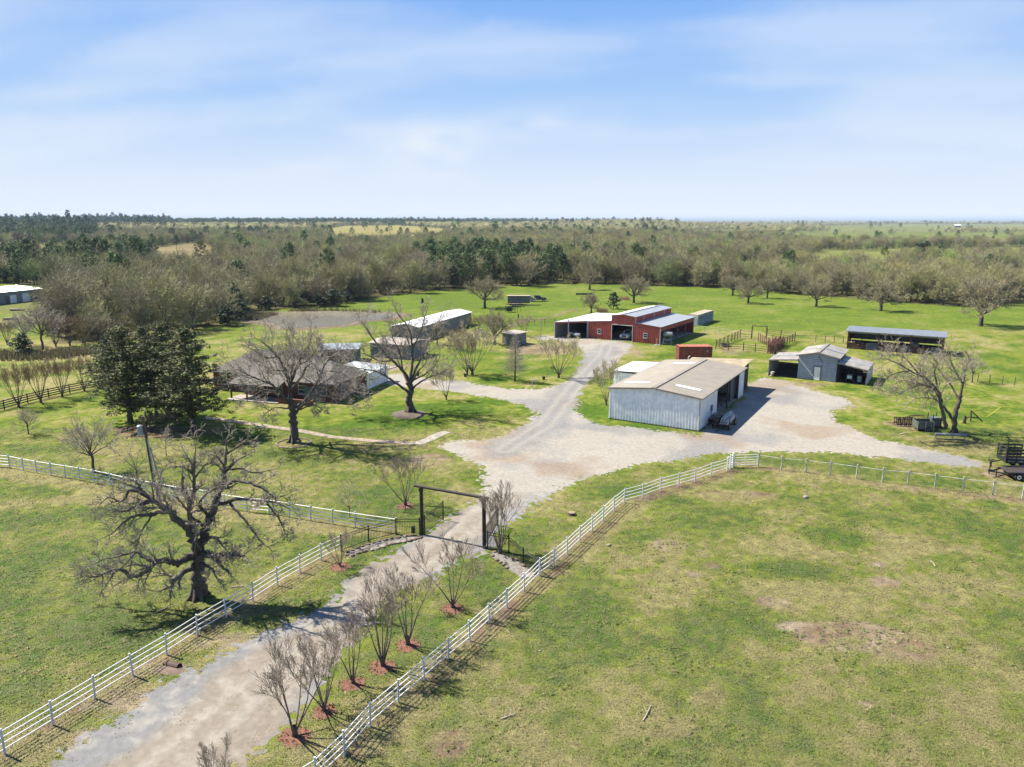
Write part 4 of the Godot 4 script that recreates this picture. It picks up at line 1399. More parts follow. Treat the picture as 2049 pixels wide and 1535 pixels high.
func make_hero_oaks() -> void:
	var g := oak_cfg(0.013)
	g.col = [DARK * 0.75, DARK * 0.95, GRAY * 0.75, GRAY, PALE * 0.85]
	g.kids = [5, 6, 7, 5, 0]
	limbs("old_oak", "gnarled old bare oak with broken limbs in the left paddock by the white fence", Vector3(-21.26, 0.00, -46.04), [0.01, -0.00, 0.00, 0.13, 0.98, 0.00, 0.20, 2.16, 0.00, 0.29, 3.43, 0.00], 0.46, 0.36, [
		[[0.23, 3.01, 0.00, 0.19, 4.25, 0.20, -0.17, 5.13, 0.30, -0.73, 5.93, 0.50, -1.39, 6.50, 0.40, -2.29, 7.03, 0.20, -3.00, 7.57, 0.00], 0.30, 0.10],
		[[-2.39, 7.03, 0.20, -3.07, 6.84, 0.60, -3.71, 6.60, 0.90, -4.40, 6.75, 1.00], 0.13, 0.04], [[-2.74, 7.26, 0.00, -3.25, 7.66, -0.30, -3.35, 7.91, -0.40], 0.11, 0.07],
		[[-2.29, 7.03, 0.20, -3.33, 7.94, 0.60, -3.92, 7.26, 0.90, -4.62, 7.59, 1.10, -5.18, 7.12, 1.30], 0.10, 0.02], [[-1.25, 6.44, 0.50, -2.12, 6.35, 0.90, -2.92, 6.38, 1.20, -3.76, 5.97, 1.30, -4.45, 5.30, 1.40, -4.94, 5.06, 1.50], 0.13, 0.02],
		[[-2.03, 6.30, 0.90, -2.32, 5.81, 1.40, -2.67, 5.15, 1.50, -2.81, 4.69, 1.60], 0.06, 0.015], [[-1.72, 6.56, 0.30, -2.42, 7.10, -0.70, -2.43, 7.84, -1.20, -2.28, 8.63, -1.60], 0.09, 0.02],
		[[0.42, 3.43, 0.00, 0.65, 4.66, -0.30, 0.94, 5.47, -0.60, 1.32, 6.23, -0.80, 1.57, 7.19, -1.00, 1.95, 7.94, -1.20, 1.95, 8.80, -1.40, 2.16, 10.00, -1.50], 0.28, 0.07],
		[[1.57, 7.19, -1.00, 2.91, 8.09, -0.50, 4.43, 8.07, 0.00, 5.45, 7.58, 0.30, 5.84, 7.31, 0.40, 6.68, 7.59, 0.60], 0.13, 0.02], [[1.38, 6.33, -0.80, 3.39, 7.06, 0.00, 5.00, 7.10, 0.50, 6.14, 7.07, 0.80, 6.98, 6.70, 1.00], 0.12, 0.02],
		[[2.61, 6.67, -0.20, 3.71, 5.97, 0.60, 4.42, 5.18, 0.90, 4.88, 4.51, 1.00, 5.46, 4.10, 1.10], 0.08, 0.015], [[5.28, 6.95, 0.50, 6.11, 6.10, 0.90, 6.42, 5.58, 1.10, 6.65, 5.01, 1.20], 0.06, 0.015],
		[[1.96, 8.53, -1.30, 2.85, 8.63, -1.60, 3.84, 8.25, -1.80, 5.38, 8.49, -2.00], 0.08, 0.015], [[1.96, 8.91, -1.40, 1.40, 9.42, -1.70, 0.69, 9.53, -2.00], 0.07, 0.02],
		[[2.13, 9.69, -1.50, 2.92, 10.20, -1.20, 3.82, 10.87, -1.00, 4.57, 11.62, -0.80], 0.07, 0.015], [[1.96, 8.39, -1.40, 2.74, 9.12, -2.00, 3.63, 9.51, -2.40], 0.07, 0.02],
		[[0.20, 3.79, 0.10, -0.14, 5.12, -0.20, -0.28, 6.03, -0.50, -0.14, 6.85, -0.80, 0.01, 7.81, -1.00, -0.01, 8.60, -1.10, 0.14, 9.59, -1.20], 0.20, 0.06], [[-0.24, 6.41, -0.60, -0.45, 7.38, -0.50, -0.45, 8.44, -0.40], 0.12, 0.07],
		[[0.02, 8.39, -1.10, -0.62, 9.01, -0.80, -1.40, 9.03, -0.60], 0.07, 0.015], [[-0.00, 8.08, -1.10, 0.53, 8.77, -1.50, 1.15, 9.29, -1.80], 0.07, 0.02],
		[[-0.01, 3.01, 0.00, -0.32, 3.19, 0.50, -0.70, 2.97, 1.00, -1.15, 3.37, 1.40, -1.72, 3.41, 1.80, -2.29, 2.94, 2.10, -3.01, 2.74, 2.40, -3.53, 3.35, 2.70, -4.20, 3.35, 3.00, -4.82, 3.10, 3.10, -5.34, 3.20, 3.30], 0.22, 0.04],
		[[-1.76, 3.46, 1.70, -2.70, 3.58, 1.30, -3.30, 3.85, 1.00, -4.50, 3.39, 0.80, -5.65, 3.13, 0.70, -6.95, 2.46, 0.50], 0.13, 0.02], [[-3.31, 3.74, 1.00, -4.26, 2.80, 1.40, -4.69, 2.80, 1.50], 0.05, 0.015],
		[[0.02, 2.47, 0.20, -0.54, 2.13, 0.90, -0.91, 1.97, 1.40, -0.95, 1.66, 1.60], 0.17, 0.11], [[0.55, 3.32, 0.00, 1.91, 3.44, 0.70, 3.08, 3.73, 1.20, 3.94, 3.77, 1.60], 0.16, 0.09],
		[[0.68, 3.31, 0.30, 1.73, 3.38, 1.00, 2.33, 3.11, 1.50, 2.97, 2.84, 1.90], 0.14, 0.06], [[0.67, 2.57, 0.20, 1.48, 2.45, 0.80, 1.88, 1.97, 1.20], 0.10, 0.04], [[0.73, 4.16, 0.00, 1.78, 4.64, 0.60, 2.25, 4.26, 0.90, 2.72, 3.84, 1.10], 0.11, 0.02],
		[[0.78, 4.97, -0.30, 0.51, 6.02, 0.70, 0.18, 7.31, 1.40, -0.05, 7.95, 1.80], 0.10, 0.02], [[1.00, 5.58, -0.60, 0.94, 6.99, 0.60, 1.98, 8.06, 1.30, 2.83, 8.60, 1.70], 0.10, 0.02],
	], g, 9, 1.15)
	g = oak_cfg(0.016)
	g.kids = [5, 6, 7, 6, 0]
	limbs("yard_oak", "round crowned bare oak in front of the brick house, inside a stone ring", Vector3(-25.09, 0.00, -81.91), [0.00, 0.01, 0.00, 0.10, 1.35, 0.00, 0.04, 3.01, 0.00, 0.01, 4.80, 0.00], 0.48, 0.38, [
		[[-0.08, 4.39, 0.00, -0.09, 6.30, 0.00, -0.02, 7.39, 0.00, -0.38, 8.66, 0.30, -0.89, 9.90, 0.50, -1.69, 10.97, 0.60, -2.73, 11.93, 0.80], 0.28, 0.05], [[-0.20, 4.67, 0.00, -0.98, 6.26, 1.00, -1.64, 7.20, 1.60, -2.76, 7.82, 2.00, -3.81, 8.39, 2.20, -4.72, 8.95, 2.40], 0.20, 0.04],
		[[0.01, 6.85, 0.00, 0.07, 8.30, -0.80, 0.30, 9.58, -1.20, -0.13, 10.86, -1.60, -0.50, 12.18, -1.80], 0.16, 0.04], [[0.09, 7.12, 0.00, 1.39, 9.42, 0.80, 2.04, 10.65, 1.00, 2.79, 11.60, 1.20, 3.17, 12.80, 1.40], 0.17, 0.04],
		[[0.16, 3.98, 0.00, 1.60, 4.88, -0.80, 2.81, 6.85, -1.20, 3.32, 8.14, -1.60, 4.00, 9.20, -1.80, 4.93, 9.98, -2.00], 0.24, 0.05], [[0.18, 3.29, 0.00, 1.67, 4.64, 1.00, 3.27, 5.91, 1.80, 4.70, 6.54, 2.20, 6.37, 7.16, 2.60, 7.16, 6.81, 2.80], 0.19, 0.04],
		[[-0.18, 4.03, 0.20, -1.44, 4.42, 1.20, -2.19, 4.04, 1.80, -2.40, 3.82, 2.00], 0.09, 0.03], [[0.63, 3.78, 0.30, 2.89, 4.79, 1.60, 4.06, 4.41, 2.20, 3.71, 4.19, 2.40], 0.10, 0.03],
		[[-0.79, 6.08, 0.80, -2.28, 6.49, 1.40, -3.21, 6.18, 1.80, -4.23, 5.43, 2.00], 0.11, 0.03], [[-0.39, 8.53, 0.30, -2.06, 8.30, -0.80, -3.56, 8.73, -1.40, -5.04, 8.65, -1.80], 0.11, 0.03],
		[[-1.13, 10.16, 0.50, -2.49, 9.81, 0.00, -3.88, 10.67, -0.40, -4.71, 11.03, -0.60], 0.09, 0.03], [[1.05, 9.12, 0.60, 2.48, 9.80, 1.40, 3.61, 10.96, 2.00, 4.26, 11.67, 2.40], 0.10, 0.03],
		[[0.04, 6.30, 0.00, -1.43, 7.23, -2.00, -2.47, 8.42, -3.00, -3.13, 9.55, -3.60], 0.16, 0.04], [[0.02, 6.03, 0.00, 1.96, 8.12, 2.20, 2.81, 9.37, 3.20, 3.77, 10.00, 3.80], 0.16, 0.04], [[2.54, 6.33, -1.10, 3.41, 6.68, -2.00, 4.39, 7.39, -2.60, 5.28, 7.86, -3.00], 0.10, 0.03],
	], g, 11, 1.9)
	limbs("yard_oak", "tall open bare tree on a round mulch bed beside the loop lane", Vector3(-13.45, 0.00, -95.52), [0.00, 0.00, 0.00, -0.07, 1.61, 0.00, -0.07, 2.88, 0.00, -0.09, 4.30, 0.00], 0.50, 0.36, [
		[[-0.06, 3.67, 0.00, -0.51, 5.15, 0.30, -1.79, 6.77, 0.60, -2.78, 7.89, 0.80, -3.76, 9.15, 1.00, -4.72, 10.56, 1.20, -5.38, 11.79, 1.40], 0.24, 0.05], [[0.00, 4.15, 0.00, 0.35, 6.27, -0.40, 0.35, 8.07, -0.80, 0.22, 9.91, -1.00, -0.37, 11.58, -1.20, -1.43, 12.79, -1.40, -1.94, 14.08, -1.50], 0.24, 0.04],
		[[0.12, 4.30, 0.00, 1.24, 6.82, -0.80, 2.15, 8.59, -1.40, 2.92, 10.25, -1.80, 3.86, 11.94, -2.00], 0.19, 0.04], [[-0.13, 2.72, 0.00, -1.55, 4.01, 0.80, -2.93, 5.23, 1.40, -4.05, 5.93, 1.80, -5.76, 6.32, 2.20, -7.20, 6.66, 2.40], 0.19, 0.04],
		[[0.08, 3.04, 0.00, 1.52, 4.32, 0.80, 2.81, 5.03, 1.20, 4.06, 5.56, 1.50, 5.31, 6.24, 1.80], 0.16, 0.04], [[0.19, 4.30, 0.00, 2.10, 5.04, -1.00, 3.13, 5.99, -1.80, 3.74, 6.87, -2.20], 0.14, 0.04],
		[[0.33, 8.38, -0.80, 1.41, 10.34, -0.20, 2.12, 12.39, 0.20, 2.63, 13.92, 0.40], 0.11, 0.03], [[-2.07, 7.10, 0.70, -3.58, 7.27, 1.60, -5.08, 8.14, 2.20, -6.47, 8.67, 2.60], 0.12, 0.03],
		[[-0.79, 5.64, 0.40, -1.31, 8.11, -0.60, -2.27, 9.72, -1.20, -2.59, 11.22, -1.60], 0.13, 0.03], [[-7.05, 6.66, 2.40, -7.91, 5.67, 2.80, -8.25, 3.88, 3.00, -7.56, 2.37, 3.10, -6.70, 1.00, 3.20], 0.06, 0.015],
		[[-5.33, 6.30, 2.10, -6.16, 4.76, 2.80, -5.69, 3.31, 3.20, -4.96, 2.13, 3.40], 0.06, 0.015], [[-0.14, 3.51, 0.00, -1.30, 5.32, -2.00, -2.02, 7.05, -3.00, -1.42, 8.86, -3.60], 0.15, 0.04], [[0.05, 3.67, 0.00, 1.41, 5.97, 2.00, 2.46, 7.23, 3.00, 2.72, 8.99, 3.60], 0.14, 0.04],
	], g, 9, 2.0)
	g = oak_cfg(0.017)
	g.kids = [5, 6, 7, 5, 0]
	g.col = [DARK * 1.2, GRAY, GRAY * 1.2, Color(0.22, 0.195, 0.15), Color(0.24, 0.21, 0.16)]
	limbs("leaning_tree", "wide gray twiggy tree with several trunks above the scrap by the right yard", Vector3(53.10, 0.00, -85.81), [0.06, 0.00, 0.00, -0.03, 1.34, 0.00, -0.01, 3.14, 0.00, 0.19, 4.64, 0.00], 0.30, 0.22, [
		[[0.23, 4.34, 0.00, 0.24, 5.97, 0.00, -0.44, 6.78, 0.30, -1.60, 8.30, 0.60, -1.95, 8.90, 0.70], 0.17, 0.04], [[0.22, 5.83, 0.00, 0.66, 7.49, -0.50, 1.16, 8.91, -0.80], 0.13, 0.03],
		[[-1.21, 0.79, 0.20, -1.91, 2.90, 0.20, -2.54, 4.73, 0.40, -3.96, 6.30, 0.80, -5.58, 7.26, 1.20, -6.94, 7.90, 1.50, -8.61, 8.82, 1.80, -10.46, 9.43, 2.00], 0.24, 0.04], [[-0.05, 1.19, 0.00, -0.83, 2.54, -0.60, -1.93, 3.80, -1.00, -3.21, 4.00, -1.40, -4.31, 3.88, -1.80], 0.20, 0.04],
		[[-2.52, 4.58, 0.40, -3.11, 5.35, -0.80, -4.34, 5.77, -1.60, -5.92, 5.98, -2.00, -7.34, 5.03, -2.20], 0.13, 0.03], [[-1.95, 3.20, 0.20, -3.78, 5.56, 1.40, -5.33, 6.27, 2.00, -7.31, 6.12, 2.60, -8.83, 5.35, 3.00], 0.13, 0.03],
		[[0.09, 4.04, 0.00, -0.37, 5.77, -1.60, -1.26, 7.11, -2.40, -2.25, 8.20, -3.00], 0.14, 0.03], [[-5.58, 7.26, 1.20, -7.19, 9.17, 0.60, -8.17, 9.53, 0.20, -9.19, 9.35, 0.00], 0.10, 0.02],
		[[-2.54, 4.73, 0.40, -4.37, 7.71, 2.00, -4.58, 8.97, 2.60, -5.30, 9.61, 3.00], 0.11, 0.02], [[-6.94, 7.90, 1.50, -8.98, 7.75, 2.20, -10.49, 6.98, 2.60, -11.20, 6.16, 2.80], 0.09, 0.02],
	], g, 13, 1.7)

# ---------------------------------------------------------------- woods
const PLACES := ["of woods above the far metal building", "of woods left of the dark evergreens", "of woods left of the pond", "of woods behind the pond", "of woods behind the long white roof", "of woods behind the stock trailer", "of woods behind the red barn", "of woods behind the corral", "of woods behind the cattle shed", "of woods at the right edge"]

func make_woods() -> void:
	var olive := Color(0.245, 0.242, 0.105)
	var drab := Color(0.212, 0.192, 0.120)
	var protos := []
	for k in 5:
		protos.append(crown_tree(12.5, 7.0, 1.9, 0.26, 0.031, olive.lerp(drab, k / 4.0), 10, 7, 6))
	var brush := []
	for k in 2:
		brush.append(vase_tree(5.0, 10, Color(0.16, 0.15, 0.065), 0.028, 5, 0.75))
	var pines := []
	for k in 3:
		pines.append(pine_tree(13.5, 3.4, 4.5 + k, 36, 50, 0.27, Color(0.054, 0.092, 0.022)))
	var cedars := []
	for k in 2:
		cedars.append(cedar_tree(8.0, 2.6, 0.8, 46, 18, 0.26, Color(0.050, 0.074, 0.018), 0.8))
	var far_bare := []
	for k in 2:
		var m := MB.new()
		for q in 420:
			var o := rv()
			if o.length() > 1.0:
				o = o.normalized() * rng.randf_range(0.6, 1.0)
			var p := Vector3(o.x * 6.0, 6.5 + o.y * 4.5, o.z * 6.0)
			var s := (o + rv() * 0.8 + Vector3(0, 0.5, 0)).normalized() * rng.randf_range(0.7, 1.6)
			var w := s.cross(rv()).normalized() * rng.randf_range(0.10, 0.2)
			var col := olive.lerp(drab, rng.randf()) * rng.randf_range(0.7, 1.2)
			col.a = 1.0
			m.tri(p - w, p + w, p + s, col, (o + Vector3(0, 0.4, 0)).normalized())
		for q in 5:
			m.tube(PackedVector3Array([Vector3(0, -0.5, 0), rv() * 1.5 + Vector3(0, 4, 0)]), PackedFloat32Array([0.25, 0.12]), 3, DARK, GRAY)
		far_bare.append(m.done())
	var far_pine := []
	for k in 2:
		far_pine.append(joined(pine_tree(17.0, 4.0, 5.0, 22, 22, 0.55, Color(0.048, 0.082, 0.028))))

	# zones of wood, by the ground the trees stand on
	var left := wood_left
	var main := wood_main
	var pine_a := poly([-221.93, -281.96, -590.28, -759.14, -430.38, -659.56, -298.87, -589.24, -151.82, -317.75, -124.96, -253.30, -148.77, -253.30, -179.61, -288.47])
	var pine_b := poly([-29.50, -264.05, -44.46, -382.09, -30.06, -478.40, 23.18, -363.71, 22.02, -297.62, -2.80, -288.47])
	var pine_c := poly([-644.89, -638.06, -1440.60, -1433.06, -788.57, -1433.06, -446.65, -818.74, -514.89, -759.14])
	var pine_d := poly([-3543.60, -3532.59, -2007.44, -1999.50, -509.66, -2123.50, -42.93, -2661.70, 672.13, -3846.28, 1513.50, -4837.01])
	var under := []
	var near := []   # [distance, position, kind, scale]
	var r2 := RandomNumberGenerator.new()
	r2.seed = 77
	for band in [[120.0, 520.0, 5.6], [520.0, 1150.0, 10.0], [1150.0, 2600.0, 17.0], [2600.0, 7600.0, 42.0]]:
		var step: float = band[2]
		var z: float = -band[0]
		while z > -band[1]:
			var half := -z * 0.80 + 30.0
			var x := -half
			while x < half:
				var px := x + r2.randf_range(-0.5, 0.5) * step
				var pz := z + r2.randf_range(-0.5, 0.5) * step
				var roll := r2.randf()
				var roll2 := r2.randf()
				var sz := r2.randf_range(0.78, 1.22)
				x += step
				var p := Vector2(px, pz)
				var in_left := Geometry2D.is_point_in_polygon(p, left)
				if not in_left and not Geometry2D.is_point_in_polygon(p, main):
					continue
				var open := false
				for q in clearings:
					if Geometry2D.is_point_in_polygon(p, q[0]):
						open = true
						break
				if open and roll > 0.012:
					continue
				var dist := -pz
				var n := noise_a.get_noise_2d(px * 0.25, pz * 0.25)
				var ever := 0.03 + (0.08 if n > 0.25 else 0.0)
				if Geometry2D.is_point_in_polygon(p, pine_a):
					ever = 0.42
				elif Geometry2D.is_point_in_polygon(p, pine_b):
					ever = 0.75
				elif Geometry2D.is_point_in_polygon(p, pine_c):
					ever = 0.7
				elif Geometry2D.is_point_in_polygon(p, pine_d) or dist > 4200.0:
					ever = 0.85
				elif in_left:
					ever = 0.07
				if dist < 430.0 and r2.randf() < 0.75:
					under.append(Vector3(px + r2.randf_range(-3, 3), 0, pz + r2.randf_range(-2, 3)))
				var east := px / dist > 0.22
				if east:
					ever *= 0.25
					if dist > 330.0 and n + r2.randf() * 0.40 < (0.12 if dist < 1100.0 else 0.2):
						continue
				var kind := 0
				if roll < ever:
					kind = 2 if (roll2 < 0.72 or dist > 700.0) and not (in_left and roll2 > 0.4) else 3
				elif roll2 < 0.40 and dist < 420.0:
					kind = 1
				near.append([dist + absf(px) * 0.25, Vector3(px, hgt(px, pz), pz), kind, sz])
			z -= step
	near.sort_custom(func(a, b): return a[0] < b[0])
	var count := [0, 0, 0, 0]
	var most := [210, 70, 95, 50]
	var lists := {}
	var tints := {}
	var vmesh := {}
	for k in 5:
		vmesh["bare%d" % k] = joined(protos[k])
	for k in 2:
		vmesh["brush%d" % k] = joined(brush[k])
		vmesh["cedar%d" % k] = joined(cedars[k])
		vmesh["farbare%d" % k] = far_bare[k]
		vmesh["farpine%d" % k] = far_pine[k]
	for k in 3:
		vmesh["pine%d" % k] = joined(pines[k])
	for q in near:
		var at: Vector3 = q[1]
		var kind: int = q[2]
		var d: float = -at.z
		var s: float = q[3]
		var turn := r2.randf() * TAU
		var sc := Vector3(s, s * r2.randf_range(0.85, 1.15), s)
		if kind == 0:
			sc *= 0.95
		if kind == 3:
			sc *= r2.randf_range(0.6, 1.1)
		if kind == 1:
			sc *= r2.randf_range(0.5, 0.9)
		if at.x / d > 0.22:
			sc *= 0.86
		if kind == 2 and d < 700.0 and at.x > -40.0:
			sc *= 0.86
		if count[kind] < most[kind] and absf(at.x) < d * 0.71 and d < 520.0:
			count[kind] += 1
			var u := at.x / d
			var side: String = PLACES[clampi(int((u + 0.70) / 0.14), 0, 9)]
			side = ("the front row " if d < 215.0 + 90.0 * absf(u) else "the second row ") + side
			var size := ("tall " if sc.y > 1.08 else ("low " if sc.y < 0.88 else "")) + ("broad " if sc.x > 1.0 else "narrow ")
			var a: Array
			var nm: String
			var lb: String
			if kind == 0:
				a = protos[r2.randi() % 5]
				nm = "bare_tree"
				lb = size + "bare tree in "
			elif kind == 1:
				a = brush[r2.randi() % 2]
				nm = "brush_shrub"
				lb = size + "brush in "
			elif kind == 2:
				a = pines[r2.randi() % 3]
				nm = "pine_tree"
				lb = size + "dark pine in "
			else:
				a = cedars[r2.randi() % 2]
				nm = "cedar_tree"
				lb = size + "bushy evergreen in "
			var o := thing(nm, lb + side, "shrub" if kind == 1 else "tree", at, turn, nm.replace("_", " ") + "s " + side)
			o.scale = sc
			part(o, "trunk", a[0], M.bark)
			part(o, "crown", a[1], M.leaf if kind > 1 else M.bark)
			continue
		var key: String
		if d > 1150.0:
			key = ("farpine%d" if kind >= 2 else "farbare%d") % (r2.randi() % 2)
			if kind >= 2 and at.x < -0.45 * d:
				sc.y *= r2.randf_range(0.9, 1.6)
			if d > 2600.0:
				sc *= Vector3(2.4, r2.randf_range(0.7, 1.35), 2.4)
			else:
				sc *= Vector3(1.35, 1.0, 1.35)
		else:
			key = ["bare%d" % (r2.randi() % 5), "brush%d" % (r2.randi() % 2), "pine%d" % (r2.randi() % 3), "cedar%d" % (r2.randi() % 2)][kind]
			if d > 520.0 and kind == 0:
				sc *= Vector3(1.2, 1.0, 1.2)
		if not lists.has(key):
			var fresh: Array[Transform3D] = []
			lists[key] = fresh
			tints[key] = PackedColorArray()
		lists[key].append(Transform3D(Basis(Vector3.UP, turn).scaled(sc), at - Vector3(0, 0.2, 0)))
		var v := r2.randf_range(0.62, 1.32)
		tints[key].append(Color(v * r2.randf_range(0.92, 1.06), v, v * r2.randf_range(0.85, 1.1)) if r2.randf() > 0.14 else Color(v * 0.82, v * 1.08, v * 0.7))
	for k in 2:
		var key := "brush%d" % k
		if not lists.has(key):
			var fresh: Array[Transform3D] = []
			lists[key] = fresh
			tints[key] = PackedColorArray()
	for q in under:
		var key := "brush%d" % (r2.randi() % 2)
		var s := r2.randf_range(0.35, 0.8)
		lists[key].append(Transform3D(Basis(Vector3.UP, r2.randf() * TAU).scaled(Vector3(s * 1.3, s, s * 1.3)), q))
		var v := r2.randf_range(0.7, 1.2)
		tints[key].append(Color(v, v * r2.randf_range(0.95, 1.15), v))
	var w := Node3D.new()
	w.name = numbered("woodland")
	add_child(w)
	tag(w, "mass of bare spring woods and pines reaching to the horizon", "woods", "", "stuff")
	var total := 0
	for key in lists:
		total += lists[key].size()
		var evergreen: bool = (key as String).contains("pine") or (key as String).contains("cedar")
		scatter("evergreen_trees" if evergreen else "bare_trees", vmesh[key], M.leaf if evergreen else M.bark, lists[key], tints[key], "", w)

# ---------------------------------------------------------------- buildings
func sheet(a: Vector3, b: Vector3, c: Vector3, d: Vector3, pitch: float, depth: float) -> ArrayMesh:
	var m := MB.new()
	m.sheet(a, b, c, d, pitch, depth)
	return m.done()

func keep(at: Vector3, yaw: float, x0: float, x1: float, z0: float, z1: float) -> void:
	var bs := Basis(Vector3.UP, yaw)
	var p := PackedVector2Array()
	for q in [[x0, z0], [x1, z0], [x1, z1], [x0, z1]]:
		var v := at + bs * Vector3(q[0], 0, q[1])
		p.append(Vector2(v.x, v.z))
	walls_keep.append(p)

func window(parent: Node3D, at: Vector3, w: float, h: float, turn := 0.0, frame: Material = null) -> void:
	# a white frame with two panes, standing proud of the wall
	var o := bx(parent, "window", Vector3(w, h, 0.05), at, M.trim_white if frame == null else frame, Vector3(0, turn, 0))
	bx(o, "pane", Vector3(w - 0.24, (h - 0.36) / 2.0, 0.03), Vector3(0, h * 0.25 - 0.03, 0.022), M.glass)
	bx(o, "pane", Vector3(w - 0.24, (h - 0.36) / 2.0, 0.03), Vector3(0, -h * 0.25 + 0.03, 0.022), M.glass)
	bx(o, "sill", Vector3(w + 0.1, 0.06, 0.12), Vector3(0, -h / 2.0 - 0.03, 0.03), M.trim_white)

# a plain metal shed. style: "gable" ridge runs back, "slope" rises from front to back, "long" ridge runs along the front
func shed(called: String, label: String, at: Vector3, yaw: float, w: float, l: float, h0: float, h1: float, style: String, wall: Material, roof: Material, pitch := 0.5) -> Node3D:
	var t := thing(called, label, "shed", at, yaw)
	keep(at, yaw, 0, w, 0, -l)
	var o := 0.25
	if style == "gable":
		var m := MB.new()
		m.sheet(Vector3(0, 0, 0), Vector3(w / 2, 0, 0), Vector3(w / 2, h1, 0), Vector3(0, h0, 0), pitch, 0.03)
		m.sheet(Vector3(w / 2, 0, 0), Vector3(w, 0, 0), Vector3(w, h0, 0), Vector3(w / 2, h1, 0), pitch, 0.03)
		part(t, "wall", m.done(), wall)
		m = MB.new()
		m.sheet(Vector3(w, 0, -l), Vector3(w / 2, 0, -l), Vector3(w / 2, h1, -l), Vector3(w, h0, -l), pitch, 0.03)
		m.sheet(Vector3(w / 2, 0, -l), Vector3(0, 0, -l), Vector3(0, h0, -l), Vector3(w / 2, h1, -l), pitch, 0.03)
		part(t, "wall", m.done(), wall)
		part(t, "wall", sheet(Vector3(w, 0, 0), Vector3(w, 0, -l), Vector3(w, h0, -l), Vector3(w, h0, 0), pitch, 0.03), wall)
		part(t, "wall", sheet(Vector3(0, 0, -l), Vector3(0, 0, 0), Vector3(0, h0, 0), Vector3(0, h0, -l), pitch, 0.03), wall)
		var sl := (h1 - h0) / (w / 2)
		for s in 2:
			var e := -o if s == 0 else w + o
			var eh := h0 - sl * o + 0.06
			var a := Vector3(e, eh, o)
			var b := Vector3(e, eh, -l - o)
			var c := Vector3(w / 2, h1 + 0.06, -l - o)
			var d := Vector3(w / 2, h1 + 0.06, o)
			part(t, "roof", sheet(b, a, d, c, 0.6, 0.03) if s == 0 else sheet(a, b, c, d, 0.6, 0.03), roof)
	else:
		var hb := h1 if style == "slope" else h0
		part(t, "wall", sheet(Vector3(0, 0, 0), Vector3(w, 0, 0), Vector3(w, h0, 0), Vector3(0, h0, 0), pitch, 0.03), wall)
		part(t, "wall", sheet(Vector3(w, 0, -l), Vector3(0, 0, -l), Vector3(0, hb, -l), Vector3(w, hb, -l), pitch, 0.03), wall)
		for x in [0.0, w]:
			var m := MB.new()
			if style == "slope":
				m.sheet(Vector3(x, 0, 0), Vector3(x, 0, -l), Vector3(x, h1, -l), Vector3(x, h0, 0), pitch, 0.03 if x > 0 else -0.03)
			else:
				m.sheet(Vector3(x, 0, 0), Vector3(x, 0, -l / 2), Vector3(x, h1, -l / 2), Vector3(x, h0, 0), pitch, 0.03 if x > 0 else -0.03)
				m.sheet(Vector3(x, 0, -l / 2), Vector3(x, 0, -l), Vector3(x, h0, -l), Vector3(x, h1, -l / 2), pitch, 0.03 if x > 0 else -0.03)
			part(t, "wall", m.done(), wall)
		if style == "slope":
			part(t, "roof", sheet(Vector3(-o, h0 + 0.05, o), Vector3(w + o, h0 + 0.05, o), Vector3(w + o, h1 + 0.07, -l - o), Vector3(-o, h1 + 0.07, -l - o), 0.6, 0.03), roof)
		else:
			part(t, "roof", sheet(Vector3(-o, h0 + 0.05, o), Vector3(w + o, h0 + 0.05, o), Vector3(w + o, h1 + 0.07, -l / 2), Vector3(-o, h1 + 0.07, -l / 2), 0.6, 0.03), roof)
			part(t, "roof", sheet(Vector3(w + o, h0 + 0.05, -l - o), Vector3(-o, h0 + 0.05, -l - o), Vector3(-o, h1 + 0.07, -l / 2), Vector3(w + o, h1 + 0.07, -l / 2), 0.6, 0.03), roof)
	return t

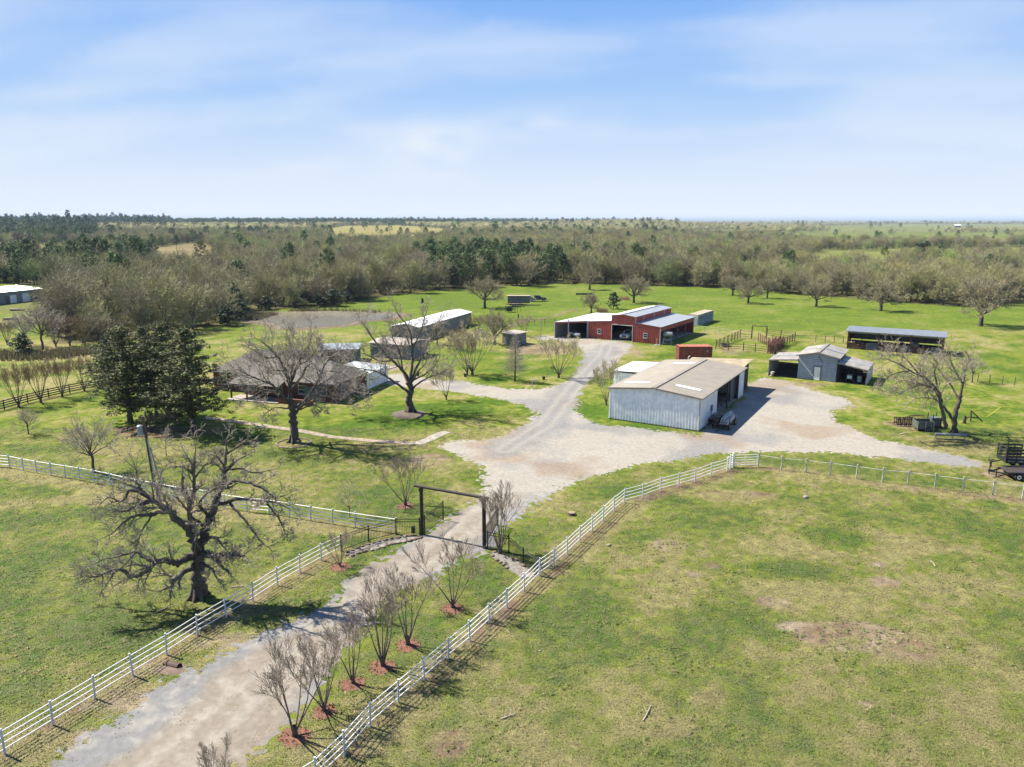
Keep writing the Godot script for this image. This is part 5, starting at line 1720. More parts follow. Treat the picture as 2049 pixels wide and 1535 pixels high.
func make_buildings() -> void:
	make_shop()
	make_barn()
	make_gray_shed()
	make_cattle_shed()
	make_house()
	var t := shed("long_shed", "long low building with a white metal roof behind the yard trees", Vector3(-25.6, 0, -157.0), -0.35, 6.4, 28.0, 2.9, 3.5, "gable", M.wall_gray, M.roof_white)
	bx(t, "door", Vector3(1.0, 2.1, 0.06), Vector3(3.4, 1.06, 0.05), M.wall_dim)
	t = shed("pale_roofed_shed", "gray shed with a pinkish pale roof behind the tall open bare tree", Vector3(-26.4, 0, -136.4), -0.40, 8.2, 7.0, 2.65, 3.1, "long", M.wall_gray, M.roof_pink)
	bx(t, "door", Vector3(0.9, 2.0, 0.06), Vector3(5.4, 1.0, 0.05), M.wall_dim)
	window(t, Vector3(2.2, 1.5, 0.06), 0.9, 0.9)
	t = shed("green_shed", "greenish gray shed with a bluish metal roof behind the brick house", Vector3(-34.6, 0, -130.6), 0.10, 7.0, 4.2, 2.3, 2.65, "slope", M.wall_green, M.roof_galv)
	bx(t, "door", Vector3(1.6, 1.9, 0.06), Vector3(1.5, 0.95, 0.05), M.wall_dim)
	t = shed("small_gray_shed", "small dark gray shed with a whitish roof left of the red barn", Vector3(-2.0, 0, -151.8), -0.80, 3.6, 3.4, 2.15, 2.4, "slope", M.wall_gray, M.roof_pink)
	bx(t, "door", Vector3(0.9, 1.8, 0.06), Vector3(1.6, 0.9, 0.05), M.wall_dim)
	t = shed("metal_building", "pale green metal building with a white roof at the far left edge of the woods", Vector3(-157.0, 0, -213.0), 1.31, 26.0, 10.0, 3.5, 4.3, "slope", M.wall_blue, M.roof_white, 0.8)
	bx(t, "door", Vector3(1.2, 2.2, 0.08), Vector3(13.5, 1.1, 0.06), M.wall_dim)
	bx(t, "roll_up_door", Vector3(2.6, 2.6, 0.08), Vector3(20.0, 1.3, 0.06), M.wall_white)
	bx(t, "roll_up_door", Vector3(2.2, 2.4, 0.08), Vector3(15.5, 1.2, 0.06), M.wall_white)
	container("shipping_container", "rust red shipping container between the steel shop and the corral", Vector3(30.2, 0, -132.3), 0.03, 6.06, 2.44, M.red_box, M.red_box_top, false)
	container("shipping_container", "pale blue gray shipping container with faded dark lettering behind the red barn's right end", Vector3(44.8, 0, -177.8), 1.0, 11.5, 2.44, M.container, M.container_top, true)

func container(called: String, label: String, at: Vector3, yaw: float, l: float, w: float, side: Material, top: Material, letters: bool) -> void:
	# l along the front
	var t := thing(called, label, "container", at, yaw)
	keep(at, yaw, 0, l, 0, -w)
	var h := 2.6
	part(t, "side_panel", sheet(Vector3(0, 0.15, -0.02), Vector3(l, 0.15, -0.02), Vector3(l, h - 0.1, -0.02), Vector3(0, h - 0.1, -0.02), 0.28, 0.036), side)
	part(t, "side_panel", sheet(Vector3(l, 0.15, -w + 0.02), Vector3(0, 0.15, -w + 0.02), Vector3(0, h - 0.1, -w + 0.02), Vector3(l, h - 0.1, -w + 0.02), 0.28, 0.036), side)
	part(t, "end_panel", sheet(Vector3(l - 0.02, 0.15, 0), Vector3(l - 0.02, 0.15, -w), Vector3(l - 0.02, h - 0.1, -w), Vector3(l - 0.02, h - 0.1, 0), 0.28, 0.036), side)
	for s in 2:
		var d := bx(t, "door", Vector3(0.05, h - 0.3, w / 2 - 0.1), Vector3(0.0, h / 2, -w * (0.26 + 0.48 * s)), M.wall_white if letters else side)
		for q in 2:
			cyl(d, "lock_rod", Vector3(-0.05, -h / 2 + 0.2, -0.25 + 0.5 * q), Vector3(-0.05, h / 2 - 0.2, -0.25 + 0.5 * q), 0.025, M.wall_gray, 5)
	for x in [0.05, l - 0.05]:
		for z in [-0.05, -w + 0.05]:
			bx(t, "corner_post", Vector3(0.14, h, 0.14), Vector3(x, h / 2, z), side)
	for z in [0.0, -w]:
		bx(t, "rail", Vector3(l - 0.2, 0.14, 0.09), Vector3(l / 2, 0.08, z), side)
		bx(t, "rail", Vector3(l - 0.2, 0.11, 0.09), Vector3(l / 2, h - 0.05, z), side)
	part(t, "roof", sheet(Vector3(0.05, h, 0), Vector3(l - 0.05, h, 0), Vector3(l - 0.05, h, -w), Vector3(0.05, h, -w), 0.3, 0.02), top)
	if letters:
		# a worn square mark and short illegible strokes on the long side
		var mk := MB.new()
		mk.box(Vector3(1.4, 1.55, 0.02), Vector3(2.0, 2.1, 0.03))
		var x := 2.4
		for k in 11:
			mk.box(Vector3(x, 1.62, 0.02), Vector3(x + 0.08, 1.62 + 0.28 + 0.1 * float(k % 3 == 0), 0.03))
			mk.box(Vector3(x + 0.1, 1.62 + 0.12 * (k % 3), 0.02), Vector3(x + 0.26, 1.70 + 0.12 * (k % 3), 0.03))
			x += 0.4
		var o := part(t, "faded_lettering", mk.done(), M.ink)
		o.set_meta("kind", "stuff")
	else:
		bx(t, "warning_plate", Vector3(0.22, 0.3, 0.02), Vector3(l - 0.9, 1.75, 0.03), M.trim_white)

func make_shop() -> void:
	var at := Vector3(12.54, 0, -92.21)
	var yaw := -0.531
	var w := 11.6
	var l := 21.83
	var h0 := 4.09
	var h1 := 4.69
	var t := thing("steel_shop", "big pale blue steel shop with a tan metal roof and open right side", "workshop", at, yaw)
	keep(at, yaw, -5.5, w, 0, -l - 4)
	var m := MB.new()
	m.sheet(Vector3(0, 0.12, 0), Vector3(w / 2, 0.12, 0), Vector3(w / 2, h1, 0), Vector3(0, h0, 0), 0.40, 0.075)
	m.sheet(Vector3(w / 2, 0.12, 0), Vector3(w, 0.12, 0), Vector3(w, h0, 0), Vector3(w / 2, h1, 0), 0.40, 0.075)
	part(t, "front_wall", m.done(), M.wall_steel)
	m = MB.new()
	m.sheet(Vector3(w, 0, -l), Vector3(w / 2, 0, -l), Vector3(w / 2, h1, -l), Vector3(w, h0, -l), 0.36, 0.04)
	m.sheet(Vector3(w / 2, 0, -l), Vector3(0, 0, -l), Vector3(0, h0, -l), Vector3(w / 2, h1, -l), 0.36, 0.04)
	part(t, "back_wall", m.done(), M.wall_steel)
	part(t, "side_wall", sheet(Vector3(0, 0.1, -l), Vector3(0, 0.1, 0), Vector3(0, h0, 0), Vector3(0, h0, -l), 0.36, 0.04), M.wall_steel)
	part(t, "side_wall", sheet(Vector3(w, 0.1, 0), Vector3(w, 0.1, -7.6), Vector3(w, h0, -7.6), Vector3(w, h0, 0), 0.36, 0.03), M.wall_white)
	part(t, "side_wall", sheet(Vector3(w, 0.1, -19.0), Vector3(w, 0.1, -l), Vector3(w, h0, -l), Vector3(w, h0, -19.0), 0.36, 0.03), M.wall_white)
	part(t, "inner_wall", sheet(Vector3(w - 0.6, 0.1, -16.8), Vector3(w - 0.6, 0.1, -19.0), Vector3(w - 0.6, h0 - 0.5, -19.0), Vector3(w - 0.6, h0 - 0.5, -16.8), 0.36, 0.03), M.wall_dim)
	bx(t, "meter_box", Vector3(0.16, 0.7, 0.5), Vector3(w + 0.12, 1.9, -4.9), M.wall_dim)
	cyl(t, "conduit", Vector3(w + 0.1, 0.1, -4.9), Vector3(w + 0.1, 1.6, -4.9), 0.04, M.wall_dim, 6)
	for z in [-7.6, -13.3, -19.0]:
		bx(t, "post", Vector3(0.22, h0 - 0.05, 0.22), Vector3(w - 0.12, h0 / 2 - 0.03, z), M.steel_dark)
	bx(t, "header_beam", Vector3(0.2, 0.34, 11.4), Vector3(w - 0.12, h0 - 0.2, -13.3), M.steel_dark)
	var sl := (h1 - h0) / (w / 2)
	var o := 0.25
	for s in 2:
		var e := -o if s == 0 else w + o
		var eh := h0 - sl * o + 0.08
		var a := Vector3(e, eh, o)
		var b := Vector3(e, eh, -l - o)
		var c := Vector3(w / 2, h1 + 0.08, -l - o)
		var d := Vector3(w / 2, h1 + 0.08, o)
		var rf := part(t, "roof", sheet(b, a, d, c, 0.3, 0.025) if s == 0 else sheet(a, b, c, d, 0.3, 0.025), M.roof_tan)
		# clear skylight strips run from eave to ridge
		for q in ([[-3.2, 0.15, 0.72], [-18.4, 0.4, 0.92]] if s == 0 else [[-3.4, 0.2, 0.72]]):
			var p := Vector3(lerpf(e, w / 2, q[1]), lerpf(eh, h1 + 0.08, q[1]) + 0.06, q[0])
			var r := Vector3(lerpf(e, w / 2, q[2]), lerpf(eh, h1 + 0.08, q[2]) + 0.06, q[0])
			beam(rf, "skylight", p, r, 0.72, 0.03, M.skylight)
		beam(t, "gable_trim", Vector3(e, eh - 0.05, o + 0.02), Vector3(w / 2, h1 + 0.03, o + 0.02), 0.05, 0.2, M.roof_tan)
		bx(t, "gutter", Vector3(0.14, 0.14, l + 2 * o), Vector3(e + (-0.08 if s == 0 else 0.08), eh - 0.06, -l / 2), M.roof_tan)
	bx(t, "ridge_cap", Vector3(0.6, 0.06, l + 2 * o), Vector3(w / 2, h1 + 0.14, -l / 2), M.roof_tan)
	bx(t, "corner_trim", Vector3(0.16, h0 - 0.12, 0.16), Vector3(w, h0 / 2 + 0.06, 0.02), M.trim_white)
	bx(t, "corner_trim", Vector3(0.16, h0 - 0.12, 0.16), Vector3(0, h0 / 2 + 0.06, 0.02), M.wall_steel)
	bx(t, "footing", Vector3(w + 0.1, 0.14, 0.14), Vector3(w / 2, 0.07, 0.0), M.steel_dark)
	bx(t, "floor_slab", Vector3(w - 0.4, 0.08, l - 0.4), Vector3(w / 2, 0.04, -l / 2), M.concrete)
	# a lower lean-to on the left rear and one behind
	m = MB.new()
	m.sheet(Vector3(-5.6, 0, -14.6), Vector3(-0.05, 0, -14.6), Vector3(-0.05, 3.35, -14.6), Vector3(-5.6, 3.1, -14.6), 0.4, 0.05)
	m.sheet(Vector3(-5.6, 0, -l), Vector3(-5.6, 0, -14.6), Vector3(-5.6, 3.1, -14.6), Vector3(-5.6, 3.1, -l), 0.4, 0.04)
	var ln := part(t, "lean_to_wall", m.done(), M.wall_steel)
	bx(ln, "dark_trim", Vector3(5.7, 0.22, 0.1), Vector3(-2.85, 3.15, -14.52), M.steel_dark)
	part(t, "lean_to_roof", sheet(Vector3(-5.9, 3.2, -14.3), Vector3(-0.06, 3.5, -14.3), Vector3(-0.06, 3.5, -l - 1.2), Vector3(-5.9, 3.2, -l - 1.2), 0.5, 0.025), M.roof_white)
	m = MB.new()
	m.sheet(Vector3(10.9, 0, -l - 0.4), Vector3(10.9, 0, -l - 5.6), Vector3(10.9, 4.0, -l - 5.6), Vector3(10.9, 3.7, -l - 0.4), 0.4, 0.03)
	m.sheet(Vector3(10.9, 0, -l - 5.6), Vector3(2.0, 0, -l - 5.6), Vector3(2.0, 3.2, -l - 5.6), Vector3(10.9, 4.0, -l - 5.6), 0.4, 0.03)
	part(t, "rear_wall", m.done(), M.rust_dark)
	part(t, "rear_roof", sheet(Vector3(2.0, 3.4, -l - 0.2), Vector3(11.3, 3.95, -l - 0.2), Vector3(11.3, 4.3, -l - 6.4), Vector3(2.0, 3.75, -l - 6.4), 0.5, 0.025), M.roof_yellow)

func make_barn() -> void:
	var at := Vector3(16.47, 0, -159.35)
	var yaw := -0.584
	var w := 16.58
	var l := 19.4
	var he := 3.6
	var hs := 4.1
	var hg := 5.3
	var hr := 5.66
	var xa := 0.337 * w
	var xb := 0.666 * w
	var xm := (xa + xb) / 2
	var t := thing("red_barn", "red metal barn with a raised middle roof, side aisles and white trim", "barn", at, yaw)
	keep(at, yaw, -6.4, w + 1, 4, -l - 1)
	var p := 0.42
	var d0 := 5.65
	var d1 := 10.45
	var dh := 3.3
	var m := MB.new()
	m.sheet(Vector3(0, 0, 0), Vector3(xa, 0, 0), Vector3(xa, hs, 0), Vector3(0, he, 0), p, 0.07)
	part(t, "front_wall", m.done(), M.red_wall)
	m = MB.new()
	m.sheet(Vector3(xb, 0, 0), Vector3(w, 0, 0), Vector3(w, he, 0), Vector3(xb, hs, 0), p, 0.07)
	part(t, "front_wall", m.done(), M.red_wall)
	m = MB.new()
	m.sheet(Vector3(xa, 0, 0), Vector3(d0, 0, 0), Vector3(d0, dh, 0), Vector3(xa, dh, 0), p, 0.05)
	m.sheet(Vector3(d1, 0, 0), Vector3(xb, 0, 0), Vector3(xb, dh, 0), Vector3(d1, dh, 0), p, 0.05)
	m.sheet(Vector3(xa, dh, 0), Vector3(xm, dh, 0), Vector3(xm, hr, 0), Vector3(xa, hg, 0), p, 0.05)
	m.sheet(Vector3(xm, dh, 0), Vector3(xb, dh, 0), Vector3(xb, hg, 0), Vector3(xm, hr, 0), p, 0.05)
	part(t, "front_wall", m.done(), M.red_wall)
	m = MB.new()
	m.sheet(Vector3(w, 0, -l), Vector3(0, 0, -l), Vector3(0, he, -l), Vector3(w, he, -l), p, 0.05)
	m.sheet(Vector3(xb, he, -l), Vector3(xm, he, -l), Vector3(xm, hr, -l), Vector3(xb, hg, -l), p, 0.05)
	m.sheet(Vector3(xm, he, -l), Vector3(xa, he, -l), Vector3(xa, hg, -l), Vector3(xm, hr, -l), p, 0.05)
	part(t, "back_wall", m.done(), M.red_wall)
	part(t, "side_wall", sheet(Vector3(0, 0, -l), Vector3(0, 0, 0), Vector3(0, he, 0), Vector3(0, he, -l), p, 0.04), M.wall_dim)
	part(t, "side_skirt", sheet(Vector3(w, he - 0.95, 0), Vector3(w, he - 0.95, -l), Vector3(w, he, -l), Vector3(w, he, 0), p, 0.05), M.red_wall)
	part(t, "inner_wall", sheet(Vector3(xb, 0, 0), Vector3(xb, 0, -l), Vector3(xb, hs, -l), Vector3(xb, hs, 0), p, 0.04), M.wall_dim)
	for z in [-0.12, -4.9, -9.7, -14.5, -19.2]:
		bx(t, "post", Vector3(0.16, he - 0.9, 0.16), Vector3(w - 0.12, (he - 0.9) / 2, z), M.wall_dim)
	for s in 2:
		var x := xa if s == 0 else xb
		var cw := part(t, "clerestory_wall", sheet(Vector3(x, hs - 0.1, 0) if s == 1 else Vector3(x, hs - 0.1, -l), Vector3(x, hs - 0.1, -l) if s == 1 else Vector3(x, hs - 0.1, 0), Vector3(x, hg, -l) if s == 1 else Vector3(x, hg, 0), Vector3(x, hg, 0) if s == 1 else Vector3(x, hg, -l), p, 0.05), M.red_wall)
		for z in [-4.0, -9.6, -15.2]:
			bx(cw, "vent_panel", Vector3(0.06, 0.85, 0.6), Vector3(x + (0.06 if s == 1 else -0.06), hs + 0.62, z), M.roof_pink)
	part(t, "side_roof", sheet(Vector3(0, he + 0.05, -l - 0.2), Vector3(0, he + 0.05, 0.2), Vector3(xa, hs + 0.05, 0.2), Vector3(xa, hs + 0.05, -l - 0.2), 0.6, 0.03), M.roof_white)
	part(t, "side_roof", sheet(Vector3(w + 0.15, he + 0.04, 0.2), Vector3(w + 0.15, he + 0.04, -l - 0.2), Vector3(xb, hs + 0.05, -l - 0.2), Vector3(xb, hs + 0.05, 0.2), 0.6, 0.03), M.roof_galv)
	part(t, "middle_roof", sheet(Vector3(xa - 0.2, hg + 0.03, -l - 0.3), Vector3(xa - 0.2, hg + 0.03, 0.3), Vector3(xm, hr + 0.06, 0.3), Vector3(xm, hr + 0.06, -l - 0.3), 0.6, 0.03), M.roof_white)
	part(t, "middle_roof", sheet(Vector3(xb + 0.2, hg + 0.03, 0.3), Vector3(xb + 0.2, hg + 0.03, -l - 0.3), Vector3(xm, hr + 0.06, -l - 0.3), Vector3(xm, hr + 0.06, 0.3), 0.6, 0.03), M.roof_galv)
	bx(t, "ridge_cap", Vector3(0.5, 0.06, l + 0.5), Vector3(xm, hr + 0.12, -l / 2), M.roof_galv)
	# white trim along the front edges
	beam(t, "trim", Vector3(0, he, 0.12), Vector3(xa, hs, 0.12), 0.08, 0.14, M.trim_white)
	beam(t, "trim", Vector3(xb, hs, 0.12), Vector3(w, he, 0.12), 0.08, 0.14, M.trim_white)
	beam(t, "trim", Vector3(xa - 0.2, hg, 0.34), Vector3(xm, hr + 0.03, 0.34), 0.08, 0.14, M.trim_white)
	beam(t, "trim", Vector3(xm, hr + 0.03, 0.34), Vector3(xb + 0.2, hg, 0.34), 0.08, 0.14, M.trim_white)
	for q in [[xa, hs, hg], [xb, hs, hg], [w, 0.0, he], [0.0, 0.0, he]]:
		bx(t, "corner_trim", Vector3(0.16, q[2] - q[1], 0.14), Vector3(q[0], (q[1] + q[2]) / 2, 0.05), M.trim_white)
	for q in [[d0, 0.0, dh], [d1, 0.0, dh]]:
		bx(t, "door_trim", Vector3(0.14, dh, 0.14), Vector3(q[0], dh / 2, 0.06), M.trim_white)
	bx(t, "door_trim", Vector3(d1 - d0 + 0.1, 0.14, 0.12), Vector3((d0 + d1) / 2, dh + 0.07, 0.07), M.trim_white)
	bx(t, "eave_trim", Vector3(0.1, 0.12, l), Vector3(w + 0.2, he + 0.01, -l / 2), M.trim_white)
	window(t, Vector3(2.75, 1.62, 0.09), 0.95, 1.05)
	window(t, Vector3(13.35, 1.62, 0.09), 0.95, 1.05)
	# open bay under the slanting left roof
	var x0 := -5.9
	part(t, "bay_wall", sheet(Vector3(x0, 0, -15.0), Vector3(x0, 0, 4.2), Vector3(x0, 3.35, 4.2), Vector3(x0, 3.35, -15.0), p, 0.03), M.wall_gray)
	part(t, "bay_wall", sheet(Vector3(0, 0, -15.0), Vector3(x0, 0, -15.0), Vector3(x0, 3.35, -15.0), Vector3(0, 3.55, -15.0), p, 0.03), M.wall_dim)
	part(t, "bay_roof", sheet(Vector3(x0 - 0.15, 3.42, -15.3), Vector3(x0 - 0.15, 3.42, 4.3), Vector3(-0.02, he + 0.06, 0.22), Vector3(-0.02, he + 0.06, -15.3), 0.6, 0.03), M.roof_white)
	beam(t, "bay_header", Vector3(x0, 3.26, 4.15), Vector3(-0.1, 3.45, 0.1), 0.12, 0.3, M.red_wall)
	beam(t, "trim", Vector3(x0, 3.44, 4.32), Vector3(-0.1, 3.65, 0.26), 0.06, 0.12, M.trim_white)
	for q in [[x0, 4.2, 3.45], [-3.5, 2.45, 4.0], [-0.1, 0.14, 3.7]]:
		bx(t, "post", Vector3(0.22, q[2], 0.22), Vector3(q[0], q[2] / 2, q[1]), M.trim_white)
	bx(t, "floor_slab", Vector3(w - 0.3, 0.06, l - 0.3), Vector3(w / 2, 0.03, -l / 2), M.concrete)

func make_gray_shed() -> void:
	var at := Vector3(46.05, 0, -117.28)
	var yaw := -0.55
	var w := 5.76
	var l := 9.0
	var h0 := 3.88
	var h1 := 4.47
	var t := thing("gray_feed_shed", "gray sided shed with a white door and an open lean-to on each side", "shed", at, yaw)
	keep(at, yaw, -4.8, w + 4.6, 1, -l)
	# level lapped siding, one board over another
	var m := MB.new()
	var rows := 13
	for k in rows:
		var y0 := h0 * k / rows
		var y1 := h0 * (k + 1) / rows
		var ym := lerpf(y0, y1, 0.42)
		m.quad(Vector3(0, y1, 0.05), Vector3(w, y1, 0.05), Vector3(w, ym, 0.10), Vector3(0, ym, 0.10))
		m.quad(Vector3(0, ym, 0.10), Vector3(w, ym, 0.10), Vector3(w, ym, -0.12), Vector3(0, ym, -0.12))
		m.quad(Vector3(0, ym, -0.12), Vector3(w, ym, -0.12), Vector3(w, y0, -0.12), Vector3(0, y0, -0.12))
		m.quad(Vector3(0, y0, -0.12), Vector3(w, y0, -0.12), Vector3(w, y0, 0.05), Vector3(0, y0, 0.05))
	for k in 3:
		var y0 := h0 + (h1 - h0) * k / 3.0
		var y1 := h0 + (h1 - h0) * (k + 1) / 3.0
		var i0 := (y0 - h0) / (h1 - h0) * w / 2
		var i1 := (y1 - h0) / (h1 - h0) * w / 2
		m.quad(Vector3(i1, y1, 0.0), Vector3(w - i1, y1, 0.0), Vector3(w - i0, y0, 0.07), Vector3(i0, y0, 0.07))
	part(t, "front_wall", m.done(), M.siding)
	part(t, "side_wall", sheet(Vector3(w, 0, 0), Vector3(w, 0, -l), Vector3(w, h0, -l), Vector3(w, h0, 0), 0.4, 0.03), M.wall_dim)
	part(t, "side_wall", sheet(Vector3(0, 0, -l), Vector3(0, 0, 0), Vector3(0, h0, 0), Vector3(0, h0, -l), 0.4, 0.03), M.wall_dim)
	part(t, "back_wall", sheet(Vector3(w, 0, -l), Vector3(0, 0, -l), Vector3(0, h0, -l), Vector3(w, h0, -l), 0.4, 0.03), M.siding)
	for s in 2:
		var e := -0.3 if s == 0 else w + 0.45
		var eh := h0 - 0.03
		var a := Vector3(e, eh, 0.5)
		var b := Vector3(e, eh, -l - 0.2)
		var c := Vector3(w / 2, h1 + 0.07, -l - 0.2)
		var d := Vector3(w / 2, h1 + 0.07, 0.5)
		var rf := part(t, "roof", sheet(b, a, d, c, 0.5, 0.025) if s == 0 else sheet(a, b, c, d, 0.5, 0.025), M.roof_gray)
		beam(rf, "roof_strip", Vector3(lerpf(e, w / 2, 0.06), eh + 0.09, -4.6), Vector3(lerpf(e, w / 2, 0.9), h1 + 0.07, -4.6), 0.8, 0.03, M.roof_galv)
		beam(t, "gable_trim", Vector3(e, eh - 0.04, 0.5), Vector3(w / 2, h1 + 0.03, 0.5), 0.06, 0.18, M.roof_gray)
	bx(t, "ridge_cap", Vector3(0.5, 0.06, l + 0.7), Vector3(w / 2, h1 + 0.12, -l / 2 + 0.15), M.roof_tan)
	bx(t, "door_frame", Vector3(1.25, 2.35, 0.08), Vector3(2.95, 1.18, 0.11), M.wall_gray)
	var dr := bx(t, "door", Vector3(0.88, 2.1, 0.06), Vector3(2.95, 1.08, 0.14), M.paint_white)
	bx(dr, "handle", Vector3(0.05, 0.12, 0.05), Vector3(0.36, -0.05, 0.05), M.iron)
	beam(t, "diagonal_board", Vector3(2.95, 4.0, 0.18), Vector3(3.75, 2.75, 0.18), 0.12, 0.06, M.wall_dim)
	for s in 2:
		var xi := -0.02 if s == 0 else w + 0.02
		var xo := -4.5 if s == 0 else w + 4.5
		var ho := 2.75 if s == 0 else 2.45
		var hi := 3.2
		var z0 := 0.6 if s == 0 else 0.3
		var z1 := -7.0
		var a := Vector3(xo, ho, z0)
		var b := Vector3(xo, ho, z1)
		var c := Vector3(xi, hi, z1)
		var d := Vector3(xi, hi, z0)
		var rf := part(t, "lean_to_roof", sheet(b, a, d, c, 0.5, 0.025) if s == 0 else sheet(a, b, c, d, 0.5, 0.025), M.roof_gray)
		beam(rf, "roof_strip", a.lerp(b, 0.5) + Vector3(0, 0.06, 0), d.lerp(c, 0.5) + Vector3(0, 0.02, 0), 0.7, 0.03, M.roof_galv)
		part(t, "lean_to_wall", sheet(Vector3(xo + 0.05, 0, z1) if s == 0 else Vector3(xo - 0.05, 0, z0), Vector3(xo + 0.05, 0, z0 - 0.2) if s == 0 else Vector3(xo - 0.05, 0, z1), Vector3(xo + 0.05, ho - 0.05, z0 - 0.2) if s == 0 else Vector3(xo - 0.05, ho - 0.05, z1), Vector3(xo + 0.05, ho - 0.05, z1) if s == 0 else Vector3(xo - 0.05, ho - 0.05, z0), 0.4, 0.03), M.siding)
		# the back is boarded only in its upper half on the left side
		part(t, "lean_to_back", sheet(Vector3(xi, 1.6 if s == 0 else 0.0, z1), Vector3(xo, 1.6 if s == 0 else 0.0, z1), Vector3(xo, ho - 0.1, z1), Vector3(xi, hi - 0.1, z1), 0.4, 0.03), M.wall_dim)
		beam(t, "fascia", a - Vector3(0, 0.1, -0.03), d - Vector3(0, 0.1, -0.03), 0.06, 0.2, M.roof_gray)
		if s == 0:
			part(t, "lean_to_back", sheet(Vector3(xi, 0, z1), Vector3(xo, 0, z1), Vector3(xo, 1.15, z1), Vector3(xi, 1.15, z1), 0.4, 0.03), M.wall_dim)
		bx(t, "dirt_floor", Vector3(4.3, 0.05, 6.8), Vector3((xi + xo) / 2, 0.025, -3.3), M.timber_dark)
		bx(t, "post", Vector3(0.16, ho - 0.1, 0.16), Vector3(xo + (0.12 if s == 0 else -0.12), ho / 2 - 0.05, z0 - 0.15), M.wall_dim)
		bx(t, "rail", Vector3(4.2, 0.16, 0.1), Vector3((xi + xo) / 2, 0.85, z1 + 0.05), M.wood_pale if s == 0 else M.steel_dark)

func make_cattle_shed() -> void:
	var at := Vector3(66.55, 0, -145.76)
	var yaw := -0.508
	var w := 16.68
	var l := 6.0
	var t := thing("cattle_shed", "open fronted cattle shed with a blue gray roof and rusty posts", "shed", at, yaw)
	keep(at, yaw, 0, w, 0, -l)
	var h0 := 3.55
	var h1 := 3.75
	part(t, "roof", sheet(Vector3(-0.4, h0, 0.5), Vector3(w + 0.4, h0, 0.5), Vector3(w + 0.4, h1, -l - 0.3), Vector3(-0.4, h1, -l - 0.3), 0.42, 0.04), M.roof_blue)
	bx(t, "eave_trim", Vector3(w + 0.8, 0.14, 0.06), Vector3(w / 2, h0 - 0.05, 0.52), M.roof_galv)
	bx(t, "header_beam", Vector3(w, 0.2, 0.12), Vector3(w / 2, h0 - 0.3, 0.0), M.cream)
	for k in 4:
		var x := w * k / 3.0
		bx(t, "post", Vector3(0.26, h0 - 0.1, 0.26), Vector3(clampf(x, 0.13, w - 0.13), (h0 - 0.1) / 2, 0.0), M.rust)
		bx(t, "rear_post", Vector3(0.2, h1 - 0.1, 0.2), Vector3(clampf(x, 0.13, w - 0.13), (h1 - 0.1) / 2, -l + 0.1), M.rust)
		beam(t, "rafter", Vector3(clampf(x, 0.13, w - 0.13), h0 - 0.12, 0.2), Vector3(clampf(x, 0.13, w - 0.13), h1 - 0.12, -l), 0.12, 0.2, M.rust_dark)
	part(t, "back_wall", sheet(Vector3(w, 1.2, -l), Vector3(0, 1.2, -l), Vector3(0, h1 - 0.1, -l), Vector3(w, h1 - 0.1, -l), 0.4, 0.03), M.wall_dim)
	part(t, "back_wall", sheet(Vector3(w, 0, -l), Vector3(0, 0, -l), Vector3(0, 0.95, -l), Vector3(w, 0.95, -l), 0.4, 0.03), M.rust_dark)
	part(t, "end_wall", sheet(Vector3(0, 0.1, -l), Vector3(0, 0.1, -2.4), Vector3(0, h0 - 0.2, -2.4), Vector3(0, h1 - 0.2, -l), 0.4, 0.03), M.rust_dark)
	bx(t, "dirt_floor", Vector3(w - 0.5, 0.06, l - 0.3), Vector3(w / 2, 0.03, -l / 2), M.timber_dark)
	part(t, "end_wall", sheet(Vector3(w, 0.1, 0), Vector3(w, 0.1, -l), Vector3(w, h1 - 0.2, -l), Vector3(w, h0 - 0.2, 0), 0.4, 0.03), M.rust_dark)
	# each bay: rusty boards and a gray gate across the foot
	for k in 3:
		var x := w * k / 3.0
		for r in 6:
			bx(t, "board", Vector3(3.2, 0.16, 0.05), Vector3(x + 1.85, 0.2 + r * 0.2, 0.06), M.rust if k != 0 or r < 4 else M.rust_dark)
		var gt := bx(t, "gate", Vector3(0.06, 1.25, 0.06), Vector3(x + 3.55, 0.72, 0.1), M.gray_post)
		for r in 6:
			cyl(gt, "bar", Vector3(0, -0.6 + r * 0.24, 0), Vector3(1.9, -0.6 + r * 0.24, 0), 0.035, M.gray_post, 5)

